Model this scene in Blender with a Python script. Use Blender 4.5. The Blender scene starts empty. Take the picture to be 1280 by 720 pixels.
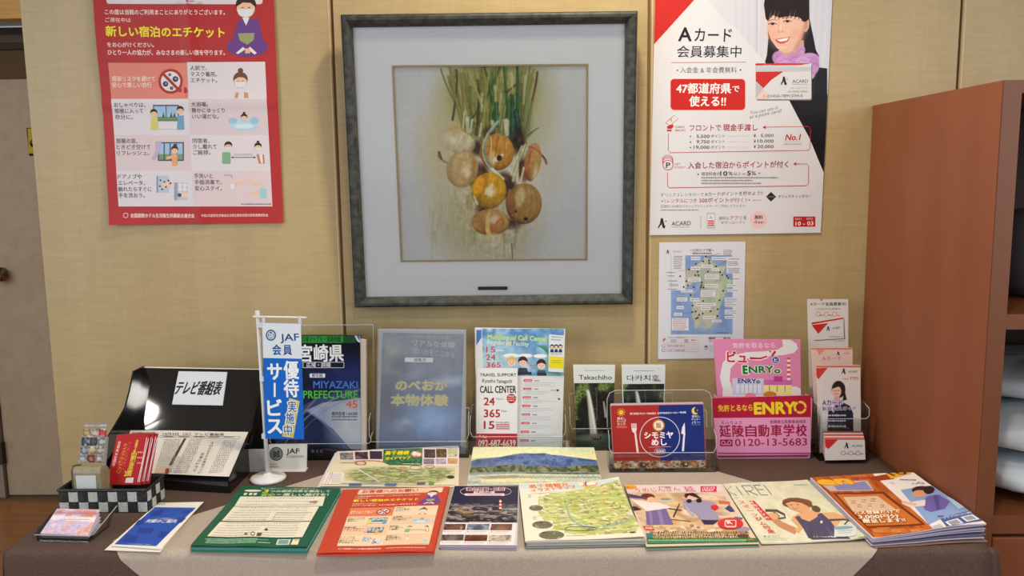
import bpy, math, random
import numpy as np
from mathutils import Vector, Matrix
from mathutils.geometry import tessellate_polygon

random.seed(7)
SC = bpy.context.scene
COL = SC.collection

# ---------------------------------------------------------------- camera
CF, CD, CH, CP, CY, CR = 1050.0, 2.0858, 1.3808, .1365, -.025, -.0133
_f = np.array([math.sin(CY)*math.cos(CP), math.cos(CY)*math.cos(CP), -math.sin(CP)])
_r0 = np.array([math.cos(CY), -math.sin(CY), 0.0]); _u0 = np.cross(_r0, _f)
_r = _r0*math.cos(CR)+_u0*math.sin(CR); _u = -_r0*math.sin(CR)+_u0*math.cos(CR)
cam = bpy.data.objects.new('camera', bpy.data.cameras.new('camera'))
COL.objects.link(cam)
cam.matrix_world = Matrix(((_r[0], _u[0], -_f[0], 0), (_r[1], _u[1], -_f[1], -CD), (_r[2], _u[2], -_f[2], CH), (0, 0, 0, 1)))
cam.data.sensor_width = 36.0
cam.data.lens = 36.0*CF/1280.0
cam.data.clip_start = .02
SC.camera = cam
CAMPOS = np.array([0, -CD, CH])

# ---------------------------------------------------------------- world, lights, exposure
SC.view_settings.view_transform = 'Standard'
SC.view_settings.look = 'None'
SC.view_settings.exposure = -0.06
SC.view_settings.gamma = 1.0
SC.view_settings.use_curve_mapping = False
w = bpy.data.worlds.new('world'); SC.world = w; w.use_nodes = True
w.node_tree.nodes['Background'].inputs[0].default_value = (.80, .90, 1.0, 1)
w.node_tree.nodes['Background'].inputs[1].default_value = .40

def area(name, loc, target, sx, sy, power, col):
    l = bpy.data.lights.new(name, 'AREA'); l.shape = 'RECTANGLE'; l.size = sx; l.size_y = sy
    l.energy = power; l.color = col
    o = bpy.data.objects.new(name, l); COL.objects.link(o); o.location = loc
    o.rotation_euler = (Vector(target)-Vector(loc)).to_track_quat('-Z', 'Y').to_euler()
    return o
area('daylight_window_and_fill', (-3.2, -3.1, 1.9), (-.1, 0, .9), 2.2, 1.7, 64, (.88, .95, 1.0))
area('daylight_window_and_fill', (2.9, -3.6, 1.9), (.2, 0, .9), 2.2, 1.7, 48, (.90, .96, 1.0))  # fill light added on the right to soften one-sided shadows; no window known

DOWNLIGHTS = [((.12, -.55), 13, (1.0, .84, .60)), ((-1.985, -1.66), 4, (1.0, .95, .88)), ((1.5, -1.0), 3, (1.0, .88, .70)), ((.1, -1.55), 9, (1.0, .96, .88))]

# ---------------------------------------------------------------- helpers
def at(px, py, pl):
    """point of the plane n.P = d seen at photo pixel (px, py); used once to turn measured corners into metres"""
    n, d = np.array(pl[0], float), pl[1]
    ray = _f*CF + _r*(px-640) - _u*(py-360)
    t = (d - n@CAMPOS)/(n@ray)
    return CAMPOS + t*ray
def flat(z): return ((0, 0, 1), z)
def upright(y): return ((0, 1, 0), y)
def lean(yb, k, zb=.70): return ((0, 1, -k), yb - k*zb)          # y = yb + k (z - zb)
def rise(z0, y0, k): return ((0, -k, 1), z0 - k*y0)              # z = z0 + k (y - y0)
def side(x): return ((1, 0, 0), x)

def lin1(v):
    v = v/255.0
    return v/12.92 if v <= .04045 else ((v+.055)/1.055)**2.4
GAIN = 1.08
def C(c, g=None):
    g = GAIN if g is None else g
    return tuple(min(.88, lin1(x)*g) for x in c)

MATS = {}
def mat(name, col=(.5, .5, .5), rough=.5, metal=0, spec=.5, emit=None, coat=0):
    if name in MATS: return MATS[name]
    m = bpy.data.materials.new(name); m.use_nodes = True
    b = m.node_tree.nodes['Principled BSDF']
    b.inputs['Base Color'].default_value = (*col, 1); b.inputs['Roughness'].default_value = rough
    b.inputs['Metallic'].default_value = metal; b.inputs['Specular IOR Level'].default_value = spec
    b.inputs['Coat Weight'].default_value = coat
    if emit:
        b.inputs['Emission Color'].default_value = (*emit[0], 1); b.inputs['Emission Strength'].default_value = emit[1]
    MATS[name] = m
    return m
def nodes(m): return m.node_tree.nodes, m.node_tree.links, m.node_tree.nodes['Principled BSDF']

def noise_mat(name, c1, c2, scale=(8, 8, 8), rough=.5, detail=6, bump=0, bscale=None, spec=.5, lo=.35, hi=.65, coat=0):
    m = mat(name, c1, rough, spec=spec, coat=coat)
    N, L, b = nodes(m)
    tc = N.new('ShaderNodeTexCoord'); mp = N.new('ShaderNodeMapping'); mp.inputs['Scale'].default_value = scale
    nz = N.new('ShaderNodeTexNoise'); nz.inputs['Scale'].default_value = 1; nz.inputs['Detail'].default_value = detail
    cr = N.new('ShaderNodeValToRGB'); cr.color_ramp.elements[0].position = lo; cr.color_ramp.elements[1].position = hi
    cr.color_ramp.elements[0].color = (*c1, 1); cr.color_ramp.elements[1].color = (*c2, 1)
    L.new(tc.outputs['Object'], mp.inputs[0]); L.new(mp.outputs[0], nz.inputs['Vector']); L.new(nz.outputs['Fac'], cr.inputs[0]); L.new(cr.outputs[0], b.inputs['Base Color'])
    if bump:
        n2 = N.new('ShaderNodeTexNoise'); n2.inputs['Scale'].default_value = 1; n2.inputs['Detail'].default_value = 4
        m2 = N.new('ShaderNodeMapping'); m2.inputs['Scale'].default_value = bscale or scale
        bp = N.new('ShaderNodeBump'); bp.inputs['Strength'].default_value = bump; bp.inputs['Distance'].default_value = .002
        L.new(tc.outputs['Object'], m2.inputs[0]); L.new(m2.outputs[0], n2.inputs['Vector']); L.new(n2.outputs['Fac'], bp.inputs['Height']); L.new(bp.outputs[0], b.inputs['Normal'])
    return m

def ink(name, rough):
    m = mat(name, rough=rough)
    N, L, b = nodes(m)
    a = N.new('ShaderNodeVertexColor'); a.layer_name = 'Col'
    L.new(a.outputs['Color'], b.inputs['Base Color'])
    return m
INK_MATTE = ink('printed_matte_paper', .75); INK_GLOSS = ink('printed_coated_paper', .42)
for _m in (INK_MATTE,): nodes(_m)[2].inputs['Specular IOR Level'].default_value = .10
for _m in (INK_GLOSS,): nodes(_m)[2].inputs['Specular IOR Level'].default_value = .20

def clear(name, tint, refl, rough=.02, haze=0, hazecol=(.9, .95, 1)):
    m = bpy.data.materials.new(name); m.use_nodes = True
    N, L = m.node_tree.nodes, m.node_tree.links
    N.remove(N['Principled BSDF']); out = N['Material Output']
    tr = N.new('ShaderNodeBsdfTransparent'); tr.inputs[0].default_value = (*tint, 1)
    gl = N.new('ShaderNodeBsdfGlossy'); gl.inputs['Roughness'].default_value = rough
    fr = N.new('ShaderNodeFresnel'); fr.inputs[0].default_value = 1.45
    mu = N.new('ShaderNodeMath'); mu.operation = 'MULTIPLY'; mu.inputs[1].default_value = refl
    mx = N.new('ShaderNodeMixShader')
    L.new(fr.outputs[0], mu.inputs[0]); L.new(mu.outputs[0], mx.inputs[0]); L.new(gl.outputs[0], mx.inputs[2])
    if haze:
        df = N.new('ShaderNodeBsdfDiffuse'); df.inputs[0].default_value = (*hazecol, 1)
        m2 = N.new('ShaderNodeMixShader'); m2.inputs[0].default_value = haze
        L.new(tr.outputs[0], m2.inputs[1]); L.new(df.outputs[0], m2.inputs[2]); L.new(m2.outputs[0], mx.inputs[1])
    else: L.new(tr.outputs[0], mx.inputs[1])
    L.new(mx.outputs[0], out.inputs[0])
    return m
ACRYLIC = clear('clear_acrylic', (.96, .98, .98), .8)
ACRYLIC_EDGE = clear('acrylic_edge_highlight', (.9, .95, .95), .9, .1, .42, (.85, .92, .95))  # whitish haze paints the bright highlight along acrylic edges
SLEEVE = clear('frosted_plastic_sleeve', (.97, .98, .99), .5, .3, .17, (.75, .80, .88))
GLASS = clear('picture_glass', (.995, 1, .998), .8, .01)

def mesh(name, verts, faces, m, parent=None, origin=None, smooth=False, cols=None):
    v = np.asarray(verts, float)
    if parent is not None and origin is None: origin = np.array(parent.matrix_world.translation)
    if origin is None: origin = np.array([(v[:, 0].min()+v[:, 0].max())/2, (v[:, 1].min()+v[:, 1].max())/2, v[:, 2].min()])
    me = bpy.data.meshes.new(name)
    me.from_pydata((v-origin).tolist(), [], [list(map(int, f)) for f in faces]); me.update()
    if m: me.materials.append(m)
    if cols is not None:
        a = me.color_attributes.new('Col', 'FLOAT_COLOR', 'POINT')
        arr = np.ones((len(v), 4), np.float32); arr[:, :3] = cols
        a.data.foreach_set('color', arr.ravel())
    if smooth: me.polygons.foreach_set('use_smooth', [True]*len(me.polygons))
    o = bpy.data.objects.new(name, me); COL.objects.link(o)
    if parent is not None:
        o.parent = parent
        o.location = Vector(origin)-parent.matrix_world.translation
    o.matrix_world = Matrix.Translation(Vector(origin))
    return o
def tag(o, label=None, cat=None, group=None, kind=None):
    for k, v in (('label', label), ('category', cat), ('group', group), ('kind', kind)):
        if v: o[k] = v
    return o
def empty(name, loc, label=None, cat=None, group=None, kind=None):
    o = bpy.data.objects.new(name, None); COL.objects.link(o); o.empty_display_size = .05
    o.location = loc; o.matrix_world = Matrix.Translation(Vector(loc))
    return tag(o, label, cat, group, kind)

class MB:
    """collects shapes for ONE mesh object"""
    def __init__(s): s.v = []; s.f = []
    def add(s, v, f):
        n = len(s.v); s.v += [tuple(p) for p in v]; s.f += [tuple(i+n for i in q) for q in f]; return s
    def box(s, x0, x1, y0, y1, z0, z1):
        v = [(x, y, z) for z in (z0, z1) for y in (y0, y1) for x in (x0, x1)]
        return s.add(v, [(0, 2, 3, 1), (4, 5, 7, 6), (0, 1, 5, 4), (2, 6, 7, 3), (0, 4, 6, 2), (1, 3, 7, 5)])
    def bbox(s, x0, x1, y0, y1, z0, z1, b=.003):
        """box with bevelled edges"""
        import bmesh
        bm = bmesh.new(); bmesh.ops.create_cube(bm, size=1)
        for q in bm.verts: q.co = ((x0+x1)/2+q.co.x*(x1-x0), (y0+y1)/2+q.co.y*(y1-y0), (z0+z1)/2+q.co.z*(z1-z0))
        bmesh.ops.bevel(bm, geom=bm.edges[:]+bm.verts[:], offset=b, segments=2, affect='EDGES', profile=.5)
        bm.verts.index_update()
        s.add([tuple(q.co) for q in bm.verts], [[q.index for q in f.verts] for f in bm.faces]); bm.free(); return s
    def slab(s, quad, n, t):
        """quad (4 points) thickened by -t along n"""
        q = [np.array(p, float) for p in quad]; n = np.array(n, float)
        v = q + [p - n*t for p in q]
        return s.add(v, [(0, 1, 2, 3), (7, 6, 5, 4), (0, 4, 5, 1), (1, 5, 6, 2), (2, 6, 7, 3), (3, 7, 4, 0)])
    def prism(s, prof, x0, x1):
        """(y, z) outline extruded along x"""
        n = len(prof)
        v = [(x0, y, z) for y, z in prof] + [(x1, y, z) for y, z in prof]
        s.add(v, [tuple(range(n)), tuple(range(2*n-1, n-1, -1))] + [(i, i+n, (i+1) % n+n, (i+1) % n) for i in range(n)])
        return s
    def tube(s, pts, r, n=10, cap=True):
        pts = [Vector(p) for p in pts]; rr = r if isinstance(r, (list, tuple)) else [r]*len(pts)
        base = len(s.v); prev = None
        for i, p in enumerate(pts):
            d = ((pts[min(i+1, len(pts)-1)]-pts[max(i-1, 0)])).normalized()
            if prev is None: prev = d.orthogonal().normalized()
            a = (prev - d*prev.dot(d)).normalized(); prev = a; b = d.cross(a)
            for k in range(n):
                th = 2*math.pi*k/n
                s.v.append(tuple(p+(a*math.cos(th)+b*math.sin(th))*rr[i]))
        for i in range(len(pts)-1):
            for k in range(n):
                s.f.append((base+i*n+k, base+i*n+(k+1) % n, base+(i+1)*n+(k+1) % n, base+(i+1)*n+k))
        if cap:
            s.f.append(tuple(base+k for k in range(n))[::-1]); s.f.append(tuple(base+(len(pts)-1)*n+k for k in range(n)))
        return s
    def lathe(s, c, prof, n=32):
        base = len(s.v)
        for r, z in prof:
            for k in range(n):
                th = 2*math.pi*k/n; s.v.append((c[0]+r*math.cos(th), c[1]+r*math.sin(th), c[2]+z))
        for i in range(len(prof)-1):
            for k in range(n):
                s.f.append((base+i*n+k, base+i*n+(k+1) % n, base+(i+1)*n+(k+1) % n, base+(i+1)*n+k))
        s.f.append(tuple(base+k for k in range(n))[::-1]); s.f.append(tuple(base+(len(prof)-1)*n+k for k in range(n)))
        return s
    def build(s, name, m, parent=None, smooth=False, origin=None): return mesh(name, s.v, s.f, m, parent, origin, smooth)

# ---------------------------------------------------------------- text outlines
_tc = bpy.data.curves.new('type_setter', 'FONT'); _to = bpy.data.objects.new('type_setter', _tc)
_tc.resolution_u = 2; _tc.size = 1
_glyphs = {}
def glyphs(s, bold):
    k = (s, round(bold, 3))
    if k not in _glyphs:
        _tc.body = s; _tc.offset = bold
        m = bpy.data.meshes.new_from_object(_to)
        co = np.empty(len(m.vertices)*3); m.vertices.foreach_get('co', co); co = co.reshape(-1, 3)[:, :2]
        _glyphs[k] = (co, [tuple(p.vertices) for p in m.polygons]); bpy.data.meshes.remove(m)
    return _glyphs[k]
def is_cjk(s): return any(ord(c) > 0x2E80 for c in s)

def homog(src, dst):
    A = []; b = []
    for (x, y), (u, v) in zip(src, dst):
        A.append([x, y, 1, 0, 0, 0, -u*x, -u*y]); b.append(u); A.append([0, 0, 0, x, y, 1, -v*x, -v*y]); b.append(v)
    h = np.linalg.solve(np.array(A, float), np.array(b, float)); return np.append(h, 1).reshape(3, 3)

def vnoise(h, w, cy, cx, seed=0):
    r = np.random.RandomState(seed); g = r.rand(cy+2, cx+2)
    y = np.linspace(0, cy, h); x = np.linspace(0, cx, w); yi = np.minimum(y.astype(int), cy); xi = np.minimum(x.astype(int), cx)
    fy = y-yi; fx = x-xi; fy = (fy*fy*(3-2*fy))[:, None]; fx = (fx*fx*(3-2*fx))[None]
    a = g[yi][:, xi]; b = g[yi][:, xi+1]; c = g[yi+1][:, xi]; d = g[yi+1][:, xi+1]
    return (a*(1-fx)+b*fx)*(1-fy)+(c*(1-fx)+d*fx)*fy
def fbm(h, w, cy, cx, seed=0, o=3):
    return sum(vnoise(h, w, cy*2**i, cx*2**i, seed+i)/2**i for i in range(o))/sum(1/2**i for i in range(o))

class Ras:
    """a small printed picture painted into a grid of colours (display values 0-255)"""
    def __init__(s, x0, y0, x1, y1, k, bg):
        s.b = (x0, y0, x1, y1); s.w = max(2, int(round((x1-x0)*k))); s.h = max(2, int(round((y1-y0)*k))); s.k = k
        X, Y = np.meshgrid(np.linspace(x0, x1, s.w), np.linspace(y0, y1, s.h)); s.X, s.Y = X, Y
        s.a = np.ones((s.h, s.w, 3))*np.array(bg, float)
    def mix(s, m, col, alpha=1):
        m = np.clip(m, 0, 1)[..., None]*alpha; s.a = s.a*(1-m)+np.array(col, float)*m; return s
    def sd(s, d, soft): return np.clip(.5 - d/max(soft, 1.0/s.k), 0, 1)
    def ellm(s, cx, cy, rx, ry, rot=0, soft=0):
        c, q = math.cos(rot), math.sin(rot); x = (s.X-cx)*c+(s.Y-cy)*q; y = -(s.X-cx)*q+(s.Y-cy)*c
        return s.sd((np.sqrt((x/rx)**2+(y/ry)**2)-1)*min(rx, ry), soft)
    def ell(s, cx, cy, rx, ry, col, rot=0, soft=0, alpha=1): return s.mix(s.ellm(cx, cy, rx, ry, rot, soft), col, alpha)
    def polym(s, pts):
        n = len(pts); acc = np.zeros_like(s.X)
        for ox, oy in ((-.25, -.25), (.25, -.25), (-.25, .25), (.25, .25)):
            X = s.X+ox/s.k; Y = s.Y+oy/s.k; ins = np.zeros(X.shape, bool)
            for i in range(n):
                (xa, ya), (xb, yb) = pts[i], pts[(i+1) % n]
                if ya == yb: continue
                c = ((ya > Y) != (yb > Y)) & (X < (xb-xa)*(Y-ya)/(yb-ya)+xa); ins ^= c
            acc += ins
        return acc/4
    def poly(s, pts, col, alpha=1): return s.mix(s.polym(pts), col, alpha)
    def line(s, pts, w0, w1, col, alpha=1, soft=0):
        m = np.zeros_like(s.X); n = len(pts)-1
        for i in range(n):
            (xa, ya), (xb, yb) = pts[i], pts[i+1]; dx, dy = xb-xa, yb-ya; L = dx*dx+dy*dy+1e-9
            t = np.clip(((s.X-xa)*dx+(s.Y-ya)*dy)/L, 0, 1); d = np.hypot(s.X-xa-t*dx, s.Y-ya-t*dy)
            u = (i+t)/n; wd = (w0+(w1-w0)*u)/2; m = np.maximum(m, s.sd(d-wd, soft))
        return s.mix(m, col, alpha)
    def curve(s, pts, w0, w1, col, alpha=1, soft=0):
        P = [np.array(p, float) for p in pts]; out = []
        if len(P) == 3:
            out = [tuple(P[0]*(1-t)**2+2*P[1]*t*(1-t)+P[2]*t*t) for t in np.linspace(0, 1, 9)]
        else:
            out = [tuple(P[0]*(1-t)**3+3*P[1]*t*(1-t)**2+3*P[2]*t*t*(1-t)+P[3]*t**3) for t in np.linspace(0, 1, 11)]
        return s.line(out, w0, w1, col, alpha, soft)
    def noise(s, cy, cx, amp, seed=0, mask=None, o=3, tint=(1, 1, 1)):
        n = (fbm(s.h, s.w, cy, cx, seed, o)-.5)*2*amp
        if mask is not None: n = n*mask
        s.a = s.a + n[..., None]*np.array(tint); return s
    def blot(s, cy, cx, cols, seed=0, mask=None):
        """patchy collage of the given colours"""
        n = fbm(s.h, s.w, cy, cx, seed, 3); n = (n-n.min())/(n.max()-n.min()+1e-9)*(len(cols)-1); i = np.minimum(n.astype(int), len(cols)-2); f = (n-i)[..., None]
        c = np.array(cols, float); a = c[i]*(1-f)+c[i+1]*f
        m = (np.ones_like(s.X) if mask is None else mask)[..., None]; s.a = s.a*(1-m)+a*m; return s

SHEETS = []
class Sheet:
    """a printed sheet: quad (TL, TR, BR, BL) measured on the photo, placed on a plane in metres"""
    def __init__(s, name, quad, pl, th, col, label=None, cat=None, group=None, gloss=True, curve=None, parent=None, q3=None, gain=None, grow=0):
        s.g = gain; s.q = quad; s.curve = curve or (lambda a, b: a*0)
        s.flatq = curve is None
        s.P = [np.array(p, float) for p in q3] if q3 is not None else [at(x, y, pl) for x, y in quad]
        n = np.cross(s.P[1]-s.P[0], s.P[3]-s.P[0]); n /= np.linalg.norm(n)
        if n@(CAMPOS-s.P[0]) < 0: n = -n
        s.n = n
        s.W = np.linalg.norm(s.P[1]-s.P[0]); s.H = np.linalg.norm(s.P[3]-s.P[0])
        s.unit = [(0, 0), (1, 0), (1, 1), (0, 1)]
        s.Hpx = homog(quad, s.unit); s.M = s.Hpx
        s.ink = INK_GLOSS if gloss else INK_MATTE
        s.parts = {}; s.boxes = []; s.pid = {}; s.base = col
        # paper body
        nx, ny = (1, 1) if s.flatq else (28, 28)
        a, b = np.meshgrid(np.linspace(0, 1, nx+1), np.linspace(0, 1, ny+1))
        top = s.map(a.ravel(), b.ravel(), 0); bot = s.map(a.ravel(), b.ravel(), -th)
        N = len(top); f = []
        for j in range(ny):
            for i in range(nx):
                q = [j*(nx+1)+i, j*(nx+1)+i+1, (j+1)*(nx+1)+i+1, (j+1)*(nx+1)+i]
                f.append(q); f.append([k+N for k in q[::-1]])
        rim = [i for i in range(nx+1)]+[(j+1)*(nx+1)-1 for j in range(1, ny+1)]+[ny*(nx+1)+i for i in range(nx-1, -1, -1)]+[j*(nx+1) for j in range(ny-1, 0, -1)]
        for i in range(len(rim)):
            p, q = rim[i], rim[(i+1) % len(rim)]; f.append([q, p, p+N, q+N])
        c = C(col, s.g)
        s.base = col
        s.ob = mesh(name, np.vstack([top, bot]), f, s.ink, parent, cols=np.tile(c, (2*N, 1)), smooth=False)
        tag(s.ob, label, cat, group)
        SHEETS.append(s)
    def map(s, a, b, h):
        a = np.asarray(a, float)[:, None]; b = np.asarray(b, float)[:, None]; P = s.P
        p = (P[0]*(1-a)+P[1]*a)*(1-b)+(P[3]*(1-a)+P[2]*a)*b
        hh = np.asarray(s.curve(a, b), float) + (h if np.isscalar(h) else np.asarray(h)[:, None])
        return p + s.n*hh
    def V(s, x0, y0, k):
        s.M = s.Hpx @ np.array([[1/k, 0, x0], [0, 1/k, y0], [0, 0, 1]]); return s
    def D(s, quad): s.M = homog(quad, s.unit); return s
    def st(s, pts):
        p = np.asarray(pts, float); p = np.c_[p, np.ones(len(p))] @ s.M.T; return p[:, :2]/p[:, 2:]
    def put(s, part, st, faces, cols):
        st = np.clip(np.asarray(st, float), 0, 1); lo = st.min(0); hi = st.max(0); lv = 0
        for (l2, h2, v2) in s.boxes:
            if v2 > lv and (lo < h2).all() and (hi > l2).all(): lv = v2
        lv += 1; s.boxes.append((lo, hi, lv))
        if part in ('logo_print', 'map_pin_print', 'phone_print'): part = 'print'
        part = (part, s.pid.get(part, 0))
        cols = np.asarray(cols, float)
        if cols.ndim == 1: cols = np.tile(cols, (len(st), 1))
        xh = s.xh if getattr(s, 'xh', None) is not None and len(s.xh) == len(st) else np.zeros(len(st)); s.xh = None
        s.parts.setdefault(part, []).append((np.c_[st, xh], faces, cols, lv))
    def poly(s, pts, col, part='print'):
        st = s.st(pts)
        if len(pts) == 4: f = [(0, 1, 2, 3)]
        else: f = [tuple(t) for t in tessellate_polygon([[Vector((p[0], p[1], 0)) for p in st]])]
        s.put(part, st, f, C(col, s.g)); return s
    def rect(s, x0, y0, x1, y1, col, part='print'):
        if s.flatq: return s.poly([(x0, y0), (x1, y0), (x1, y1), (x0, y1)], col, part)
        n = 10; X, Y = np.meshgrid(np.linspace(x0, x1, n), np.linspace(y0, y1, n))
        s.put(part, s.st(np.c_[X.ravel(), Y.ravel()]), [(j*n+i, j*n+i+1, j*n+n+i+1, j*n+n+i) for j in range(n-1) for i in range(n-1)], C(col, s.g)); return s
    def quadp(s, q, col, part='print'):
        q = [np.array(p, float) for p in q]; n = 10; g = [(a, b) for b in np.linspace(0, 1, n) for a in np.linspace(0, 1, n)]
        pts = [(q[0]*(1-a)+q[1]*a)*(1-b)+(q[3]*(1-a)+q[2]*a)*b for a, b in g]
        s.put(part, s.st(pts), [(j*n+i, j*n+i+1, j*n+n+i+1, j*n+n+i) for j in range(n-1) for i in range(n-1)], C(col, s.g)); return s
    def rrect(s, x0, y0, x1, y1, r, col, part='print'):
        p = []
        for cx, cy, a0 in ((x1-r, y0+r, -90), (x1-r, y1-r, 0), (x0+r, y1-r, 90), (x0+r, y0+r, 180)):
            for a in range(0, 91, 30): t = math.radians(a0+a); p.append((cx+r*math.cos(t), cy+r*math.sin(t)))
        return s.poly(p, col, part)
    def ell(s, cx, cy, rx, ry, col, part='print', rot=0, n=24, a0=0, a1=360):
        c, q = math.cos(rot), math.sin(rot); p = []
        for i in range(n + (a1-a0 < 360)):
            t = math.radians(a0+(a1-a0)*i/n); x, y = rx*math.cos(t), ry*math.sin(t); p.append((cx+x*c-y*q, cy+x*q+y*c))
        return s.poly(p, col, part)
    def ring(s, cx, cy, rx, ry, w, col, part='print', a0=0, a1=360, n=28):
        p = []
        for i in range(n+1):
            t = math.radians(a0+(a1-a0)*i/n); p.append((cx+rx*math.cos(t), cy+ry*math.sin(t)))
        return s.line(p, w, col, part)
    def line(s, pts, w, col, part='print', w1=None):
        P = np.asarray(pts, float); L = []; R = []; n = len(P)
        for i in range(n):
            d = P[min(i+1, n-1)]-P[max(i-1, 0)]; d /= np.linalg.norm(d)+1e-9; ww = (w if w1 is None else w+(w1-w)*i/(n-1))/2
            m = np.array([-d[1], d[0]])*ww; L.append(P[i]+m); R.append(P[i]-m)
        s.put(part, s.st(np.array(L+R)), [(i, i+1, i+1+n, i+n) for i in range(n-1)], C(col, s.g)); return s
    def text(s, t, x0, y0, x1, y1, h, col, bold=0, part='lettering', slant=0):
        co, fs = glyphs(t, 0)
        if not len(co): return s
        A = s.st([(x0, y0), (x1, y1), ((x0+x1)/2, (y0+y1)/2-h/2), ((x0+x1)/2, (y0+y1)/2+h/2)])*np.array([s.W, s.H])
        e = A[1]-A[0]; Ln = np.linalg.norm(e); e = e/Ln; up = np.array([e[1], -e[0]])
        hm = abs((A[2]-A[3])@up); cj = is_cjk(t)
        em = hm/(.90 if cj else .73); mid = .38 if cj else .364
        gx = (co[:, 0]-co[:, 0].min())/(co[:, 0].max()-co[:, 0].min())*Ln; gy = (co[:, 1]-mid)*em
        gx = gx + gy*slant
        if bold > 0:
            k = 8 if bold > .045 else 4; r_ = bold*em*.95; n0 = len(gx)
            ang = [2*math.pi*(i+.5)/k for i in range(k)]
            gx = np.concatenate([gx+math.cos(a)*r_ for a in ang]); gy = np.concatenate([gy+math.sin(a)*r_ for a in ang])
            fs = [tuple(i+n0*j for i in q) for j in range(k) for q in fs]; s.xh = np.repeat(np.arange(k)*5e-6, n0)
        p = A[0]+gx[:, None]*e+gy[:, None]*up
        s.put(part, p/np.array([s.W, s.H]), fs, C(col, s.g)); return s
    def otext(s, t, x0, y0, x1, y1, h, col, oc, ow=.05, bold=.02, slant=0):
        dx = (x1-x0)*ow*.9/max(1, len(t))
        dy = (y1-y0)*ow*.9/max(1, len(t))
        s.text(t, x0-dx, y0-dy, x1+dx, y1+dy, h, oc, bold+ow, slant=slant); return s.text(t, x0, y0, x1, y1, h, col, bold, slant=slant)
    def vtext(s, t, x, y0, y1, wd, col, bold=0, dx=0, part='lettering', oc=None):
        n = len(t); st = (y1-y0)/n
        for i, ch in enumerate(t):
            if ch == 'ー':
                xx = x+dx*(i+.5)/n; s.line([(xx, y0+st*i+st*.12), (xx+dx*.8/n, y0+st*(i+.9))], wd*.14, col, part); continue
            cy = y0+st*(i+.5); xx = x+dx*(i+.5)/n
            if oc: s.text(ch, xx-wd*.53, cy, xx+wd*.53, cy, st*.97, oc, bold+.06, part)
            s.text(ch, xx-wd/2, cy, xx+wd/2, cy, st*.93, col, bold, part)
        return s
    def greek(s, x0, y, x1, h, col, seed=0, y1=None, gap=.25, part='print'):
        """a line of print too small to read"""
        r = random.Random(seed*977+int(x0*3+y)); v = []; f = []; x = x0; y1 = y if y1 is None else y1
        while x < x1:
            w_ = h*r.uniform(.45, .95); xe = min(x1, x+w_); t = (x-x0)/(x1-x0+1e-9); yy = y+(y1-y)*t; hh = h*r.uniform(.3, .5)
            b = len(v); v += [(x, yy-hh), (xe, yy-hh), (xe, yy+hh*.9), (x, yy+hh*.9)]; f.append((b, b+1, b+2, b+3)); x = xe+h*gap*r.uniform(.6, 1.5)
        if v: s.put(part, s.st(v), f, C(col, s.g))
        return s
    def block(s, x0, y0, x1, y1, rows, col, fill=.55, seed=1, ragged=.25):
        r = random.Random(seed); st = (y1-y0)/rows
        for i in range(rows): s.greek(x0, y0+st*(i+.5), x1-(x1-x0)*ragged*r.random(), st*fill, col, seed+i)
        return s
    def ras(s, R, part='picture_print', quad=None):
        s.pid[part] = s.pid.get(part, 0)+1
        x0, y0, x1, y1 = R.b; A, B = np.meshgrid(np.linspace(0, 1, R.w), np.linspace(0, 1, R.h))
        if quad is None: pts = np.c_[(x0+(x1-x0)*A).ravel(), (y0+(y1-y0)*B).ravel()]
        else:
            q = [np.array(p, float) for p in quad]; a = A.ravel()[:, None]; b = B.ravel()[:, None]; pts = (q[0]*(1-a)+q[1]*a)*(1-b)+(q[3]*(1-a)+q[2]*a)*b
        a = np.clip(R.a, 0, 255)/255; l = np.where(a <= .04045, a/12.92, ((a+.055)/1.055)**2.4)*(GAIN if s.g is None else s.g)
        i = np.arange(R.w*R.h).reshape(R.h, R.w); f = np.stack([i[:-1, :-1], i[:-1, 1:], i[1:, 1:], i[1:, :-1]], -1).reshape(-1, 4)
        s.put(part, s.st(pts), f, np.minimum(l, .88).reshape(-1, 3)); return s
    def cluster(s):
        # marks that lie far apart on the sheet become parts of their own
        out = {}
        for key, L in s.parts.items():
            if key[0] == 'print' or len(L) < 2: out[key] = L; continue
            m = np.array([s.W, s.H]); lo = [l[0][:, :2].min(0)*m for l in L]; hi = [l[0][:, :2].max(0)*m for l in L]; n = len(L); p = list(range(n))
            def f(i):
                while p[i] != i: i = p[i]
                return i
            for i in range(n):
                for j in range(i):
                    g = np.maximum(0, np.maximum(lo[i]-hi[j], lo[j]-hi[i])); si = min((hi[i]-lo[i]).max(), (hi[i]-lo[i]).min()*1.2); sj = min((hi[j]-lo[j]).max(), (hi[j]-lo[j]).min()*1.2)
                    if np.hypot(*g) <= max(.017, .4*max(si, sj)): p[f(i)] = f(j)
            for i in range(n): out.setdefault((key[0], (key[1], f(i))), []).append(L[i])
        s.parts = out
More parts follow.
